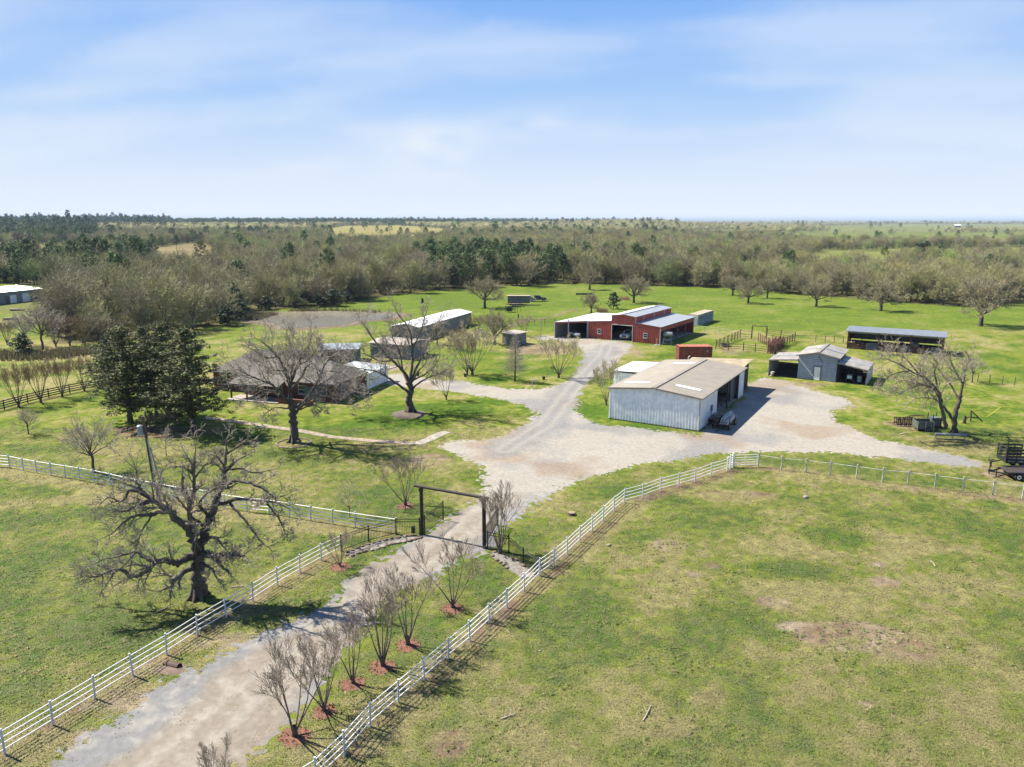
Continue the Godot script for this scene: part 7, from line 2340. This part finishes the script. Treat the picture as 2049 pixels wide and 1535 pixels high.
	for q in [[Vector3(-0.17, 0.00, -33.61), 0.9, 0.5, "short pale stick on the grass at the bottom, right of the lower fence"], [Vector3(7.01, 0.00, -33.88), 1.4, 1.1, "fallen gray stick in the paddock at the bottom"], [Vector3(31.29, 0.00, -51.05), 1.0, 1.4, "white stick lying upright in view in the upper right paddock"], [Vector3(-18.95, 0.00, -47.44), 1.2, 0.2, "fallen pale limb under the gnarled oak"], [Vector3(-22.78, 0.00, -44.39), 1.3, 0.9, "fallen branch left of the gnarled oak's shadow"]]:
		var m := MB.new()
		var v: Vector3 = Vector3(cos(q[2]), 0, -sin(q[2])) * float(q[1])
		m.tube(PackedVector3Array([-v * 0.5 + Vector3(0, 0.05, 0), Vector3(0, 0.1, 0.05), v * 0.5 + Vector3(0, 0.06, 0)]), PackedFloat32Array([0.04, 0.035, 0.015]), 5, PALE, PALE)
		m.tube(PackedVector3Array([Vector3(0, 0.1, 0.05), v.rotated(Vector3.UP, 0.7) * 0.4 + Vector3(0, 0.08, 0)]), PackedFloat32Array([0.025, 0.01]), 4, PALE, PALE)
		var o := part(self, "fallen_stick", m.done(), M.bark, Transform3D(Basis(), q[0]))
		tag(o, q[3], "stick")
	t = thing("culvert_pipe", "dark rusty culvert pipe end in a brown scrape by the lower left fence", "pipe", Vector3(-19.49, 0.00, -38.12), -0.35)
	var cm := MB.new()
	var ring := 12
	for k in ring:
		var a0 := TAU * k / ring
		var a1 := TAU * (k + 1) / ring
		for q in [[0.22, 0.22], [0.18, 0.18]]:
			cm.quad(Vector3(-0.5, 0.02 + q[0] * cos(a0), q[0] * sin(a0)), Vector3(0.5, 0.02 + q[0] * cos(a0), q[0] * sin(a0)), Vector3(0.5, 0.02 + q[0] * cos(a1), q[0] * sin(a1)), Vector3(-0.5, 0.02 + q[0] * cos(a1), q[0] * sin(a1)))
	part(t, "pipe", cm.done(), M.rust_dark)
	cm = MB.new()
	cm.blob(Vector3(0.2, -0.12, 0.35), Vector3(1.2, 0.2, 0.7), Color.WHITE, 6, 12)
	part(t, "earth_lip", cm.done(), M.rock)
	make_scrap()
	make_far_things()

func make_vehicles() -> void:
	# wagon loaded with white pipes at the shop corner
	var t := thing("pipe_wagon", "low wagon with yellow wheels loaded with white pipes by the steel shop", "wagon", Vector3(26.28, 0.00, -88.68), -0.531)
	t.position += Vector3(0, 0, 0)
	bx(t, "deck", Vector3(1.9, 0.16, 4.2), Vector3(0, 0.72, 0), M.black)
	for q in [[-0.95, 1.35], [0.95, 1.35], [-0.95, -1.35], [0.95, -1.35]]:
		wheel(t, Vector3(q[0], 0.38, q[1]), 0.38, 0.24, M.yellow)
	for z in [-1.35, 1.35]:
		cyl(t, "axle", Vector3(-0.9, 0.38, z), Vector3(0.9, 0.38, z), 0.06, M.iron, 6)
		for x in [-0.98, 0.98]:
			bx(t, "stake", Vector3(0.08, 0.9, 0.08), Vector3(x, 1.2, z), M.iron)
	cyl(t, "drawbar", Vector3(0, 0.5, 2.1), Vector3(-0.1, 0.2, 3.4), 0.06, M.iron, 6)
	for k in 4:
		for j in 3 - k / 2:
			cyl(t, "pipe", Vector3(0.05 + k * 0.27, 0.90 + j * 0.22, -2.6 + 0.2 * k), Vector3(0.05 + k * 0.27, 0.90 + j * 0.22, 2.2 - 0.25 * j), 0.085, M.trim_white, 8)
	bx(t, "tool_box", Vector3(0.7, 0.7, 1.6), Vector3(-0.6, 1.15, 0.9), M.black)
	t = thing("water_trough", "black trough with dark lumber behind the pipe wagon, against the shop wall", "trough", Vector3(25.48, 0.00, -90.54), -0.531)
	bx(t, "tub", Vector3(1.0, 0.7, 2.4), Vector3(0, 0.35, 0), M.black)
	for k in 5:
		beam(t, "pipe", Vector3(-0.4 + k * 0.2, 0.78 + 0.06 * (k % 2), -1.7), Vector3(-0.3 + k * 0.2, 0.78, 1.6), 0.1, 0.08, M.wall_dim)
	# pickup in the barn doorway
	pickup("pickup_truck", "white fronted pickup truck parked in the middle doorway of the red barn", Vector3(16.47, 0, -159.35) + Basis(Vector3.UP, -0.584) * Vector3(8.2, 0.06, -3.3), -0.584, M.paint_white)
	t = thing("utility_cart", "small pale cart parked in the shade of the red barn's open left bay", "vehicle", Vector3(13.91, 0.00, -159.18), 0.2)
	bx(t, "bed", Vector3(1.3, 0.35, 2.2), Vector3(0, 0.75, -0.4), M.wall_white)
	bx(t, "hood", Vector3(1.1, 0.3, 0.7), Vector3(0, 0.95, 0.75), M.paint_white)
	bx(t, "seat", Vector3(1.0, 0.5, 0.2), Vector3(0, 1.15, -0.2), M.black)
	for q in [[-0.62, 0.7], [0.62, 0.7], [-0.62, -1.1], [0.62, -1.1]]:
		wheel(t, Vector3(q[0], 0.32, q[1]), 0.32, 0.22, M.wheel_white)
	for x in [-0.5, 0.5]:
		cyl(t, "roll_bar", Vector3(x, 0.9, -0.4), Vector3(x, 1.7, -0.35), 0.03, M.iron, 6)
	t = thing("round_bale", "round hay bale in the left corner of the red barn's open bay", "bale", Vector3(10.67, 0.00, -162.74))
	cyl(t, "bale", Vector3(-0.6, 0.62, 0), Vector3(0.6, 0.62, 0), 0.62, M.wood_pale, 16)
	# bumper trailers at the right edge
	t = thing("flatbed_trailer", "black flatbed trailer with white wheels cut off by the right edge", "trailer", Vector3(49.64, 0.00, -70.04), -0.12)
	beam(t, "side_rail", Vector3(-0.9, 0.62, 0.9), Vector3(5.5, 0.62, 0.9), 0.1, 0.22, M.black)
	beam(t, "side_rail", Vector3(-0.9, 0.62, -0.9), Vector3(5.5, 0.62, -0.9), 0.1, 0.22, M.black)
	for k in 12:
		bx(t, "plank", Vector3(0.5, 0.06, 1.7), Vector3(-0.6 + k * 0.56, 0.74, 0), M.timber_dark)
	for s in [-1.0, 1.0]:
		beam(t, "tongue", Vector3(-0.9, 0.58, 0.8 * s), Vector3(-1.95, 0.56, 0), 0.1, 0.16, M.black)
	bx(t, "coupler", Vector3(0.4, 0.22, 0.2), Vector3(-2.05, 0.62, 0), M.iron)
	cyl(t, "jack", Vector3(-1.5, 0.02, 0.1), Vector3(-1.5, 0.85, 0.1), 0.05, M.iron, 6)
	for x in [0.1, 1.08]:
		for z in [-1.05, 1.05]:
			wheel(t, Vector3(x, 0.37, z), 0.37, 0.24, M.wheel_white, Vector3.BACK)
	for z in [-1.05, 1.05]:
		bx(t, "fender", Vector3(2.1, 0.06, 0.3), Vector3(0.6, 0.82, z), M.black)
	t = thing("stake_trailer", "black stake sided trailer with slatted walls behind the flatbed at the right edge", "trailer", Vector3(51.44, 0.00, -72.93), -0.12)
	bx(t, "deck", Vector3(6.0, 0.16, 2.0), Vector3(2.0, 0.85, 0), M.black)
	for s in [-1.0, 1.0]:
		for y in [1.15, 1.5, 1.85, 2.2]:
			bx(t, "side_slat", Vector3(2.4, 0.2, 0.05), Vector3(0.2, y, s), M.black if y != 1.5 else M.rust_dark)
		for x in [-0.95, -0.1, 0.65, 1.35]:
			bx(t, "stake", Vector3(0.09, 1.5, 0.09), Vector3(x, 1.6, s * 0.98), M.black)
	for y in [1.15, 1.55, 1.95, 2.35]:
		bx(t, "end_slat", Vector3(0.05, 0.2, 1.9), Vector3(-1.02, y, 0), M.black)
	bx(t, "end_post", Vector3(0.1, 2.5, 0.12), Vector3(-1.05, 2.05, 0.95), M.black)
	for x in [0.6, 1.5]:
		for z in [-0.9, 0.9]:
			wheel(t, Vector3(x, 0.38, z), 0.38, 0.24, M.wheel_white, Vector3.BACK)
	for x in [3.2, 3.5, 3.8]:
		bx(t, "ramp_bar", Vector3(0.09, 1.2, 0.06), Vector3(x, 1.4, 0.9), M.iron)
	cyl(t, "tongue", Vector3(-1.0, 0.8, 0), Vector3(-2.0, 0.55, 0), 0.07, M.black, 6)
	cyl(t, "stand", Vector3(-1.9, 0.01, 0), Vector3(-1.9, 0.7, 0), 0.05, M.black, 6)
	t = thing("timber_post", "leaning pale timber post on the bare earth left of the trailers", "post", Vector3(48.01, 0.00, -71.08))
	cyl(t, "post", Vector3.ZERO, Vector3(0.05, 1.5, -0.1), 0.09, M.wood_pale, 8)
	bx(t, "cross_board", Vector3(0.7, 0.16, 0.06), Vector3(0.1, 1.45, -0.1), M.wood_pale)
	# stock trailer and truck out in the pasture
	t = thing("stock_trailer", "long tan roofed stock trailer standing in the pasture behind the barn lane", "trailer", Vector3(2.03, 0.00, -222.94), 0.02)
	var l := 6.6
	for k in 5:
		bx(t, "side_slat", Vector3(l, 0.22, 0.06), Vector3(0, 1.05 + k * 0.33, 1.0), M.wall_gray)
		bx(t, "side_slat", Vector3(l, 0.22, 0.06), Vector3(0, 1.05 + k * 0.33, -1.0), M.wall_gray)
	for k in 8:
		bx(t, "rib", Vector3(0.08, 1.9, 2.06), Vector3(-l / 2 + l * k / 7.0, 1.75, 0), M.wall_dim)
	bx(t, "floor", Vector3(l, 0.2, 2.1), Vector3(0, 0.75, 0), M.rust_dark)
	bx(t, "roof", Vector3(l + 0.3, 0.14, 2.2), Vector3(0, 2.75, 0), M.cream)
	var nm := MB.new()
	nm.quad(Vector3(l / 2 + 0.1, 2.8, -1.05), Vector3(l / 2 + 2.0, 1.7, -0.9), Vector3(l / 2 + 2.0, 1.7, 0.9), Vector3(l / 2 + 0.1, 2.8, 1.05))
	nm.quad(Vector3(l / 2 + 0.1, 2.8, 1.05), Vector3(l / 2 + 2.0, 1.7, 0.9), Vector3(l / 2 + 2.0, 1.4, 0.9), Vector3(l / 2 + 0.1, 1.4, 1.05))
	nm.quad(Vector3(l / 2 + 2.0, 1.7, 0.9), Vector3(l / 2 + 2.0, 1.7, -0.9), Vector3(l / 2 + 2.0, 1.4, -0.9), Vector3(l / 2 + 2.0, 1.4, 0.9))
	part(t, "nose", nm.done(), M.cream)
	for x in [-0.7, 0.4]:
		for z in [-1.05, 1.05]:
			wheel(t, Vector3(x, 0.4, z), 0.4, 0.25, M.wheel_white, Vector3.BACK)
	bx(t, "fender", Vector3(2.2, 0.1, 0.3), Vector3(-0.15, 0.92, 1.1), M.roof_pink)
	pickup("pickup_truck", "dark pickup truck hitched ahead of the stock trailer in the pasture", Vector3(8.06, 0.00, -232.72), 1.62, M.paint_dark)
	t = thing("flat_trailer", "low rusty flat trailer lying before the stock trailer in the pasture", "trailer", Vector3(0.81, 0.00, -218.99), 0.05)
	bx(t, "deck", Vector3(5.0, 0.18, 1.9), Vector3(0, 0.7, 0), M.rust_dark)
	for x in [-0.5, 0.5]:
		for z in [-0.95, 0.95]:
			wheel(t, Vector3(x, 0.34, z), 0.34, 0.22, M.wheel_white, Vector3.BACK)
	bx(t, "fender", Vector3(1.9, 0.06, 0.3), Vector3(0, 0.82, 1.0), M.roof_pink)
	cyl(t, "tongue", Vector3(2.5, 0.65, 0), Vector3(4.0, 0.45, 0), 0.06, M.iron, 6)

func pickup(called: String, label: String, at: Vector3, yaw: float, paint: Material) -> void:
	var t := thing(called, label, "truck", at, yaw)
	# nose towards +z
	var prof := [[2.6, 0.55], [2.68, 1.0], [2.5, 1.15], [1.1, 1.25], [0.55, 1.85], [-0.9, 1.88], [-1.15, 1.2], [-2.7, 1.18], [-2.7, 0.55]]
	var m := MB.new()
	for k in prof.size():
		var a: Array = prof[k]
		var b: Array = prof[(k + 1) % prof.size()]
		var ia := 0.12 if a[1] > 1.5 else 0.0
		var ib := 0.12 if b[1] > 1.5 else 0.0
		m.quad(Vector3(-0.98 + ia, a[1], a[0]), Vector3(0.98 - ia, a[1], a[0]), Vector3(0.98 - ib, b[1], b[0]), Vector3(-0.98 + ib, b[1], b[0]))
	for s in [-1.0, 1.0]:
		for q in [[0, 1, 2, 3], [0, 3, 6, 8], [3, 4, 5, 6], [6, 7, 8, 8]]:
			var v := []
			for k in q:
				var i := 0.12 if prof[k][1] > 1.5 else 0.0
				v.append(Vector3((0.98 - i) * s, prof[k][1], prof[k][0]))
			m.quad(v[0], v[1], v[2], v[3])
	part(t, "body", m.done(), paint)
	for s in [-1.0, 1.0]:
		for z in [0.55, -0.5]:
			bx(t, "side_window", Vector3(0.03, 0.42, 0.8 if z < 0 else 0.7), Vector3(0.93 * s, 1.52, z - 0.2), M.glass, Vector3(0, 0, 0.19 * s))
		for z in [1.75, -1.75]:
			wheel(t, Vector3(0.86 * s, 0.4, z), 0.4, 0.28, M.wheel_white)
		bx(t, "headlight", Vector3(0.36, 0.22, 0.06), Vector3(0.72 * s, 0.95, 2.69), M.lamp_glass)
		bx(t, "tail_light", Vector3(0.14, 0.3, 0.04), Vector3(0.86 * s, 0.98, -2.72), M.red_box)
		bx(t, "mirror", Vector3(0.2, 0.18, 0.1), Vector3(1.06 * s, 1.38, 0.85), M.black)
	bx(t, "windscreen", Vector3(1.5, 0.78, 0.03), Vector3(0, 1.56, 0.84), M.glass, Vector3(-0.74, 0, 0))
	bx(t, "grille", Vector3(0.98, 0.3, 0.05), Vector3(0, 0.92, 2.69), M.black)
	bx(t, "bumper", Vector3(1.9, 0.22, 0.16), Vector3(0, 0.58, 2.72), M.silver)
	bx(t, "bed_floor", Vector3(1.6, 0.04, 1.4), Vector3(0, 1.22, -1.95), M.black)

func make_scrap() -> void:
	# junk under the leaning tree
	var t := thing("metal_cart", "green gray open metal box trailer among the scrap under the leaning tree", "trailer", Vector3(50.02, 0.00, -87.11), -0.15)
	for q in [[-0.95, 0.55, 0.65], [0.95, 0.55, 0.65]]:
		bx(t, "end_panel", Vector3(0.06, 0.9, 1.5), Vector3(q[0], 0.75, 0), M.green_gray)
	bx(t, "side_panel", Vector3(1.9, 0.9, 0.06), Vector3(0, 0.75, 0.78), M.green_gray)
	bx(t, "side_panel", Vector3(1.9, 0.9, 0.06), Vector3(0, 0.75, -0.78), M.green_gray)
	bx(t, "floor", Vector3(1.9, 0.06, 1.5), Vector3(0, 0.35, 0), M.rust_dark)
	for q in [[-0.9, 0.84], [0.9, 0.84], [0.0, 0.84]]:
		bx(t, "stake", Vector3(0.09, 1.2, 0.06), Vector3(q[0], 0.65, q[1]), M.roof_pink)
	for z in [-0.86, 0.86]:
		wheel(t, Vector3(0.3, 0.3, z), 0.3, 0.18, M.wall_dim, Vector3.BACK)
	t = thing("metal_tank", "dark squarish tank frame right of the green gray trailer under the leaning tree", "tank", Vector3(51.98, 0.00, -88.23), 0.1)
	bx(t, "tank", Vector3(1.1, 1.0, 1.0), Vector3(0, 0.8, 0), M.green_gray)
	for q in [[-0.55, 0.5], [0.55, 0.5], [-0.55, -0.5], [0.55, -0.5]]:
		bx(t, "leg", Vector3(0.08, 1.8, 0.08), Vector3(q[0], 0.9, q[1]), M.iron)
	bx(t, "tray", Vector3(1.4, 0.1, 1.2), Vector3(0, 0.26, 0), M.black)
	t = thing("harrow", "dark rusty harrow of upright teeth left of the green gray trailer", "implement", Vector3(48.87, 0.00, -89.14), 0.05)
	for k in 9:
		for j in 2:
			bx(t, "tooth", Vector3(0.09, 1.0, 0.09), Vector3(-1.1 + k * 0.27, 0.5, -0.4 + j * 0.8), M.rust_dark, Vector3(0.1 * (k % 3 - 1), 0, 0.12 * (k % 2)))
	for z in [-0.4, 0.4]:
		bx(t, "bar", Vector3(2.5, 0.12, 0.1), Vector3(0, 0.85, z), M.iron)
		bx(t, "bar", Vector3(2.5, 0.1, 0.1), Vector3(0, 0.3, z), M.iron)
	t = thing("scrap_iron", "rusty dark red frame lying between the harrow and the green gray trailer", "scrap", Vector3(51.24, 0.00, -90.30), 0.2)
	for k in 5:
		beam(t, "bar", Vector3(-1.0 + k * 0.5, 0.08, 0.5), Vector3(-0.8 + k * 0.45, 0.85, -0.6), 0.1, 0.1, M.rust)
	bx(t, "crosspiece", Vector3(2.3, 0.12, 0.1), Vector3(0, 0.8, -0.55), M.rust_dark)
	t = thing("feed_bunk", "long pale metal pipe trough on legs before the leaning tree", "trough", Vector3(50.49, 0.00, -82.11), -0.14)
	cyl(t, "pipe", Vector3(-1.7, 0.85, 0), Vector3(1.7, 0.85, 0), 0.16, M.silver, 10)
	for x in [-1.55, 0.2, 1.55]:
		for z in [-0.22, 0.22]:
			beam(t, "leg", Vector3(x, 0.0, z * 1.4), Vector3(x, 0.78, z * 0.3), 0.06, 0.06, M.silver)
	bx(t, "shelf", Vector3(3.1, 0.05, 0.4), Vector3(0, 0.3, 0), M.rust_dark)
	cyl(t, "spout", Vector3(-1.7, 0.72, 0), Vector3(-2.3, 0.6, 0.1), 0.05, M.roof_pink, 6)
	t = thing("plough_frame", "dark A shaped implement frame right of the leaning tree", "implement", Vector3(58.79, 0.00, -91.01), 0.0)
	beam(t, "bar", Vector3(-0.7, 0.05, 0.2), Vector3(-0.55, 1.35, -0.2), 0.14, 0.14, M.timber_dark)
	beam(t, "bar", Vector3(-0.55, 1.35, -0.2), Vector3(0.75, 0.05, 0.3), 0.14, 0.14, M.timber_dark)
	beam(t, "bar", Vector3(-0.65, 0.5, 0.1), Vector3(0.35, 0.5, 0.1), 0.12, 0.12, M.timber_dark)
	t = thing("upturned_root", "dark upright snag just right of the leaning tree's foot", "stump", Vector3(56.83, 0.00, -90.07))
	cyl(t, "snag", Vector3.ZERO, Vector3(0.08, 1.0, 0), 0.22, M.timber_dark, 8, 0.12)
	cyl(t, "limb", Vector3(0.03, 0.5, 0), Vector3(0.55, 0.9, 0.1), 0.09, M.timber_dark, 6, 0.05)
	t = thing("guy_guard", "bright yellow guy wire guard slanting over the grass at the right", "guy wire", Vector3(61.69, 0.00, -93.22))
	cyl(t, "guard", Vector3.ZERO, Vector3(1.65, 1.25, -0.1), 0.022, M.yellow, 6)
	t = thing("scrap_board", "pale board lying on the dead grass below the harrow", "board", Vector3(46.69, 0.00, -85.38), 0.5)
	bx(t, "board", Vector3(1.1, 0.06, 0.3), Vector3(0, 0.04, 0), M.wood_pale)
	# goods kept in the open sheds
	t = thing("lumber_pile", "jumbled pile of reddish lumber ends in the left bay of the cattle shed", "lumber", Vector3(69.16, 0.00, -147.53), -0.5)
	for k in 30:
		bx(t, "board", Vector3(0.12, 0.1, rng.randf_range(0.9, 1.9)), Vector3(rng.randf_range(-1.3, 1.3), 0.1 + rng.randf() * 1.3, rng.randf_range(-0.5, 0.8)), [M.rust, M.wood_pale, M.roof_pink][k % 3], Vector3(rng.randf_range(-0.5, 0.5), rng.randf() * 3.0, 0))
	t = thing("feed_tank", "pale round tank in the right bay of the cattle shed", "tank", Vector3(77.97, 0.00, -141.75))
	cyl(t, "tank", Vector3.ZERO, Vector3(0, 1.6, 0), 0.75, M.wall_gray, 14)
	cyl(t, "lid", Vector3(0, 1.6, 0), Vector3(0, 1.85, 0), 0.75, M.wall_gray, 14, 0.2)
	t = thing("round_bale", "dark round bale in the middle bay of the cattle shed", "bale", Vector3(76.51, 0.00, -144.58))
	cyl(t, "bale", Vector3(-0.6, 0.7, 0), Vector3(0.6, 0.7, 0), 0.7, M.timber_dark, 14)
	t = thing("garden_tractor", "pale garden tractor under the right lean-to of the gray shed", "tractor", Vector3(53.46, 0.00, -114.89), -0.5)
	bx(t, "hood", Vector3(0.7, 0.5, 1.1), Vector3(0, 0.85, 0.5), M.wall_white)
	bx(t, "seat", Vector3(0.5, 0.5, 0.2), Vector3(0, 1.05, -0.75), M.black)
	bx(t, "deck", Vector3(1.1, 0.15, 2.0), Vector3(0, 0.5, 0), M.iron)
	for q in [[-0.5, 0.75, 0.25], [0.5, 0.75, 0.25], [-0.55, -0.7, 0.4], [0.55, -0.7, 0.4]]:
		wheel(t, Vector3(q[0], q[2], q[1]), q[2], 0.25, M.cream)
	t = thing("white_barrel", "white barrel under the right lean-to of the gray shed", "barrel", Vector3(54.80, 0.00, -114.52))
	cyl(t, "barrel", Vector3.ZERO, Vector3(0, 0.95, 0), 0.34, M.wall_white, 12)
	cyl(t, "rim", Vector3(0, 0.95, 0), Vector3(0, 1.0, 0), 0.36, M.wall_gray, 12)
	t = thing("feed_sacks", "pale sacks heaped inside the left lean-to of the gray shed", "sacks", Vector3(42.43, 0.00, -118.73))
	for k in 4:
		var m := MB.new()
		m.blob(Vector3.ZERO, Vector3(0.35, 0.14, 0.24), Color.WHITE, 5, 8)
		part(t, "sack", m.done(), M.roof_pink, Transform3D(Basis(Vector3.UP, k * 0.9), Vector3(0.12 * (k % 2), 0.12 + k * 0.2, 0.05 * k)))
	t = thing("work_bench", "dark work bench under the roof of the steel shop's open side", "bench", Vector3(30.07, 0.00, -99.05), -0.531)
	bx(t, "top", Vector3(1.0, 0.08, 2.6), Vector3(-1.4, 0.95, 0), M.wood_pole)
	for q in [[-1.8, 1.2], [-1.0, 1.2], [-1.8, -1.2], [-1.0, -1.2]]:
		bx(t, "leg", Vector3(0.1, 0.9, 0.1), Vector3(q[0], 0.46, q[1]), M.wood_pole)

func make_far_things() -> void:
	var t := thing("hay_feeder", "dark frame with a black tank beside the stock trailer", "feeder", Vector3(-0.76, 0.00, -204.47))
	bx(t, "tank", Vector3(1.5, 1.2, 1.3), Vector3(0, 0.9, 0), M.black)
	for q in [[-1.0, 0.8], [1.0, 0.8], [-1.0, -0.8], [1.0, -0.8]]:
		cyl(t, "leg", Vector3(q[0], 0, q[1]), Vector3(q[0], 1.8, q[1]), 0.06, M.iron, 6)
	for x in [1.6, 2.2, 3.2]:
		cyl(t, "post", Vector3(x, 0, 0.4), Vector3(x, 1.5, 0.4), 0.06, M.iron, 6)
	cyl(t, "rail", Vector3(-1.0, 1.7, 0.6), Vector3(3.2, 1.4, 0.4), 0.05, M.iron, 6)
	t = thing("fence_post", "single dark thick post by the track beyond the small gray shed", "post", Vector3(1.60, 0.00, -188.76))
	cyl(t, "post", Vector3.ZERO, Vector3(0, 1.5, 0), 0.16, M.timber_dark, 8)
	bx(t, "base", Vector3(0.4, 0.1, 0.4), Vector3(0, 0.05, 0), M.timber_dark)
	t = thing("steel_pipe", "long dark pipe lying across the pasture behind the barn", "pipe", Vector3(24.41, 0.00, -253.30))
	cyl(t, "pipe", Vector3(-2.6, 0.35, 0.1), Vector3(2.8, 0.35, -0.1), 0.3, M.steel_dark, 10)
	cyl(t, "collar", Vector3(-2.7, 0.35, 0.1), Vector3(-2.45, 0.35, 0.1), 0.36, M.steel_dark, 10)
	# a reddish brown animal grazing at the edge of the woods
	cow(Vector3(24.24, 0.00, -290.70), 0.2)
	# pale logs and blocks by the far left building
	for q in [[Vector3(-128.02, 0.00, -188.76), 3.5, 0.1, "pale log lying left on the clearing at the far left"], [Vector3(-118.19, 0.00, -181.30), 3.0, -0.3, "pale log lying right on the clearing at the far left"], [Vector3(-126.30, 0.00, -195.78), 2.4, 0.2, "short pale log nearest the metal building at the far left"], [Vector3(-138.82, 0.00, -207.92), 4.0, 0.0, "long pale log across the upper clearing at the far left"]]:
		t = thing("fallen_log", q[3], "log", q[0], q[2])
		cyl(t, "trunk", Vector3(-q[1] / 2, 0.3, 0), Vector3(q[1] / 2, 0.3, 0), 0.3, M.pale_rock, 9, 0.22)
		cyl(t, "stub", Vector3(0.3, 0.4, 0), Vector3(0.7, 0.9, 0.1), 0.1, M.pale_rock, 6, 0.05)
	# tiny buildings on the horizon
	for q in [[Vector3(53.25, 5.72, -4624.73), 0.2, "pale roofed far farmhouse on the wooded rise above the barn", 22.0], [Vector3(1471.86, 0.00, -2509.08), -0.2, "tiny white roofed building far off on the right plain", 18.0], [Vector3(-1316.14, 11.59, -5983.11), 0.1, "tiny pale far house on the left horizon", 18.0]]:
		t = thing("far_house", q[2], "house", q[0], q[1])
		var w: float = q[3]
		var m := MB.new()
		m.box(Vector3(-w / 2, -1, -5), Vector3(w / 2, 6.0, 5))
		part(t, "wall", m.done(), M.wall_gray)
		m = MB.new()
		m.quad(Vector3(-w / 2 - 1, 10, 0), Vector3(w / 2 + 1, 10, 0), Vector3(w / 2 + 1, 5.8, 6), Vector3(-w / 2 - 1, 5.8, 6))
		m.quad(Vector3(w / 2 + 1, 10, 0), Vector3(-w / 2 - 1, 10, 0), Vector3(-w / 2 - 1, 5.8, -6), Vector3(w / 2 + 1, 5.8, -6))
		part(t, "roof", m.done(), M.roof_white)
	brush_pile()

func cow(at: Vector3, yaw: float) -> void:
	# one continuous body lofted along the spine, legs grown out of it
	var m := MB.new()
	var spine := [[-1.0, 1.15, 0.10, 0.12], [-0.92, 1.12, 0.24, 0.28], [-0.6, 1.08, 0.31, 0.36], [-0.1, 1.03, 0.34, 0.40], [0.35, 1.05, 0.31, 0.40], [0.62, 1.12, 0.24, 0.33], [0.85, 1.1, 0.15, 0.22], [1.05, 0.92, 0.12, 0.17], [1.22, 0.75, 0.11, 0.14], [1.42, 0.55, 0.08, 0.10], [1.5, 0.48, 0.05, 0.05]]
	var seg := 12
	for k in spine.size():
		for s in seg:
			var a := TAU * s / seg
			m.v.append(Vector3(spine[k][0], spine[k][1] + spine[k][3] * cos(a), spine[k][2] * sin(a)))
			m.n.append(Vector3(0, cos(a), sin(a)))
			m.c.append(Color.WHITE)
			m.uv.append(Vector2.ZERO)
	for k in spine.size() - 1:
		for s in seg:
			var p := k * seg + s
			var q := k * seg + (s + 1) % seg
			m.i.append_array([p, q, p + seg, q, q + seg, p + seg])
	for z in [-0.2, 0.2]:
		m.tube(PackedVector3Array([Vector3(0.5, 1.0, z), Vector3(0.52, 0.62, z), Vector3(0.47, 0.32, z), Vector3(0.5, 0.0, z)]), PackedFloat32Array([0.13, 0.085, 0.055, 0.06]), 7, Color.WHITE, Color.WHITE)
		m.tube(PackedVector3Array([Vector3(-0.75, 1.05, z), Vector3(-0.68, 0.72, z), Vector3(-0.86, 0.42, z), Vector3(-0.8, 0.0, z)]), PackedFloat32Array([0.19, 0.12, 0.06, 0.06]), 7, Color.WHITE, Color.WHITE)
		m.tube(PackedVector3Array([Vector3(1.14, 0.88, z * 0.5), Vector3(1.1, 0.92, z * 1.3)]), PackedFloat32Array([0.05, 0.02]), 5, Color.WHITE, Color.WHITE)
	m.tube(PackedVector3Array([Vector3(-1.0, 1.2, 0), Vector3(-1.1, 0.9, 0), Vector3(-1.08, 0.45, 0)]), PackedFloat32Array([0.04, 0.025, 0.04]), 5, Color.WHITE, Color.WHITE)
	var o := part(self, "cow", m.done(), M.hide, Transform3D(Basis(Vector3.UP, yaw), at))
	tag(o, "reddish brown cow grazing at the edge of the woods behind the barn", "cow")

func brush_pile() -> void:
	for q in [[Vector3(28.03, 0.00, -302.41), 2.2, "reddish brown brush heap at the edge of the woods behind the barn"], [Vector3(35.97, 0.00, -237.18), 1.6, "low brown brush heap under the oak behind the barn's peak"], [Vector3(25.05, 0.00, -205.61), 1.4, "tan brush heap left of the round evergreen behind the barn"]]:
		var m := MB.new()
		for k in 260:
			var o := rv()
			o.y = absf(o.y) * 0.45
			var p := o * float(q[1])
			var d := (rv() + Vector3(0, 0.3, 0)).normalized() * rng.randf_range(0.4, 1.1)
			var c := Color(0.20, 0.11, 0.065) * rng.randf_range(0.6, 1.3)
			m.tube(PackedVector3Array([p, p + d]), PackedFloat32Array([0.035, 0.015]), 3, c, c)
		var o2 := part(self, "brush_heap", m.done(), M.bark, Transform3D(Basis(), q[0]))
		tag(o2, q[2], "brush heap")
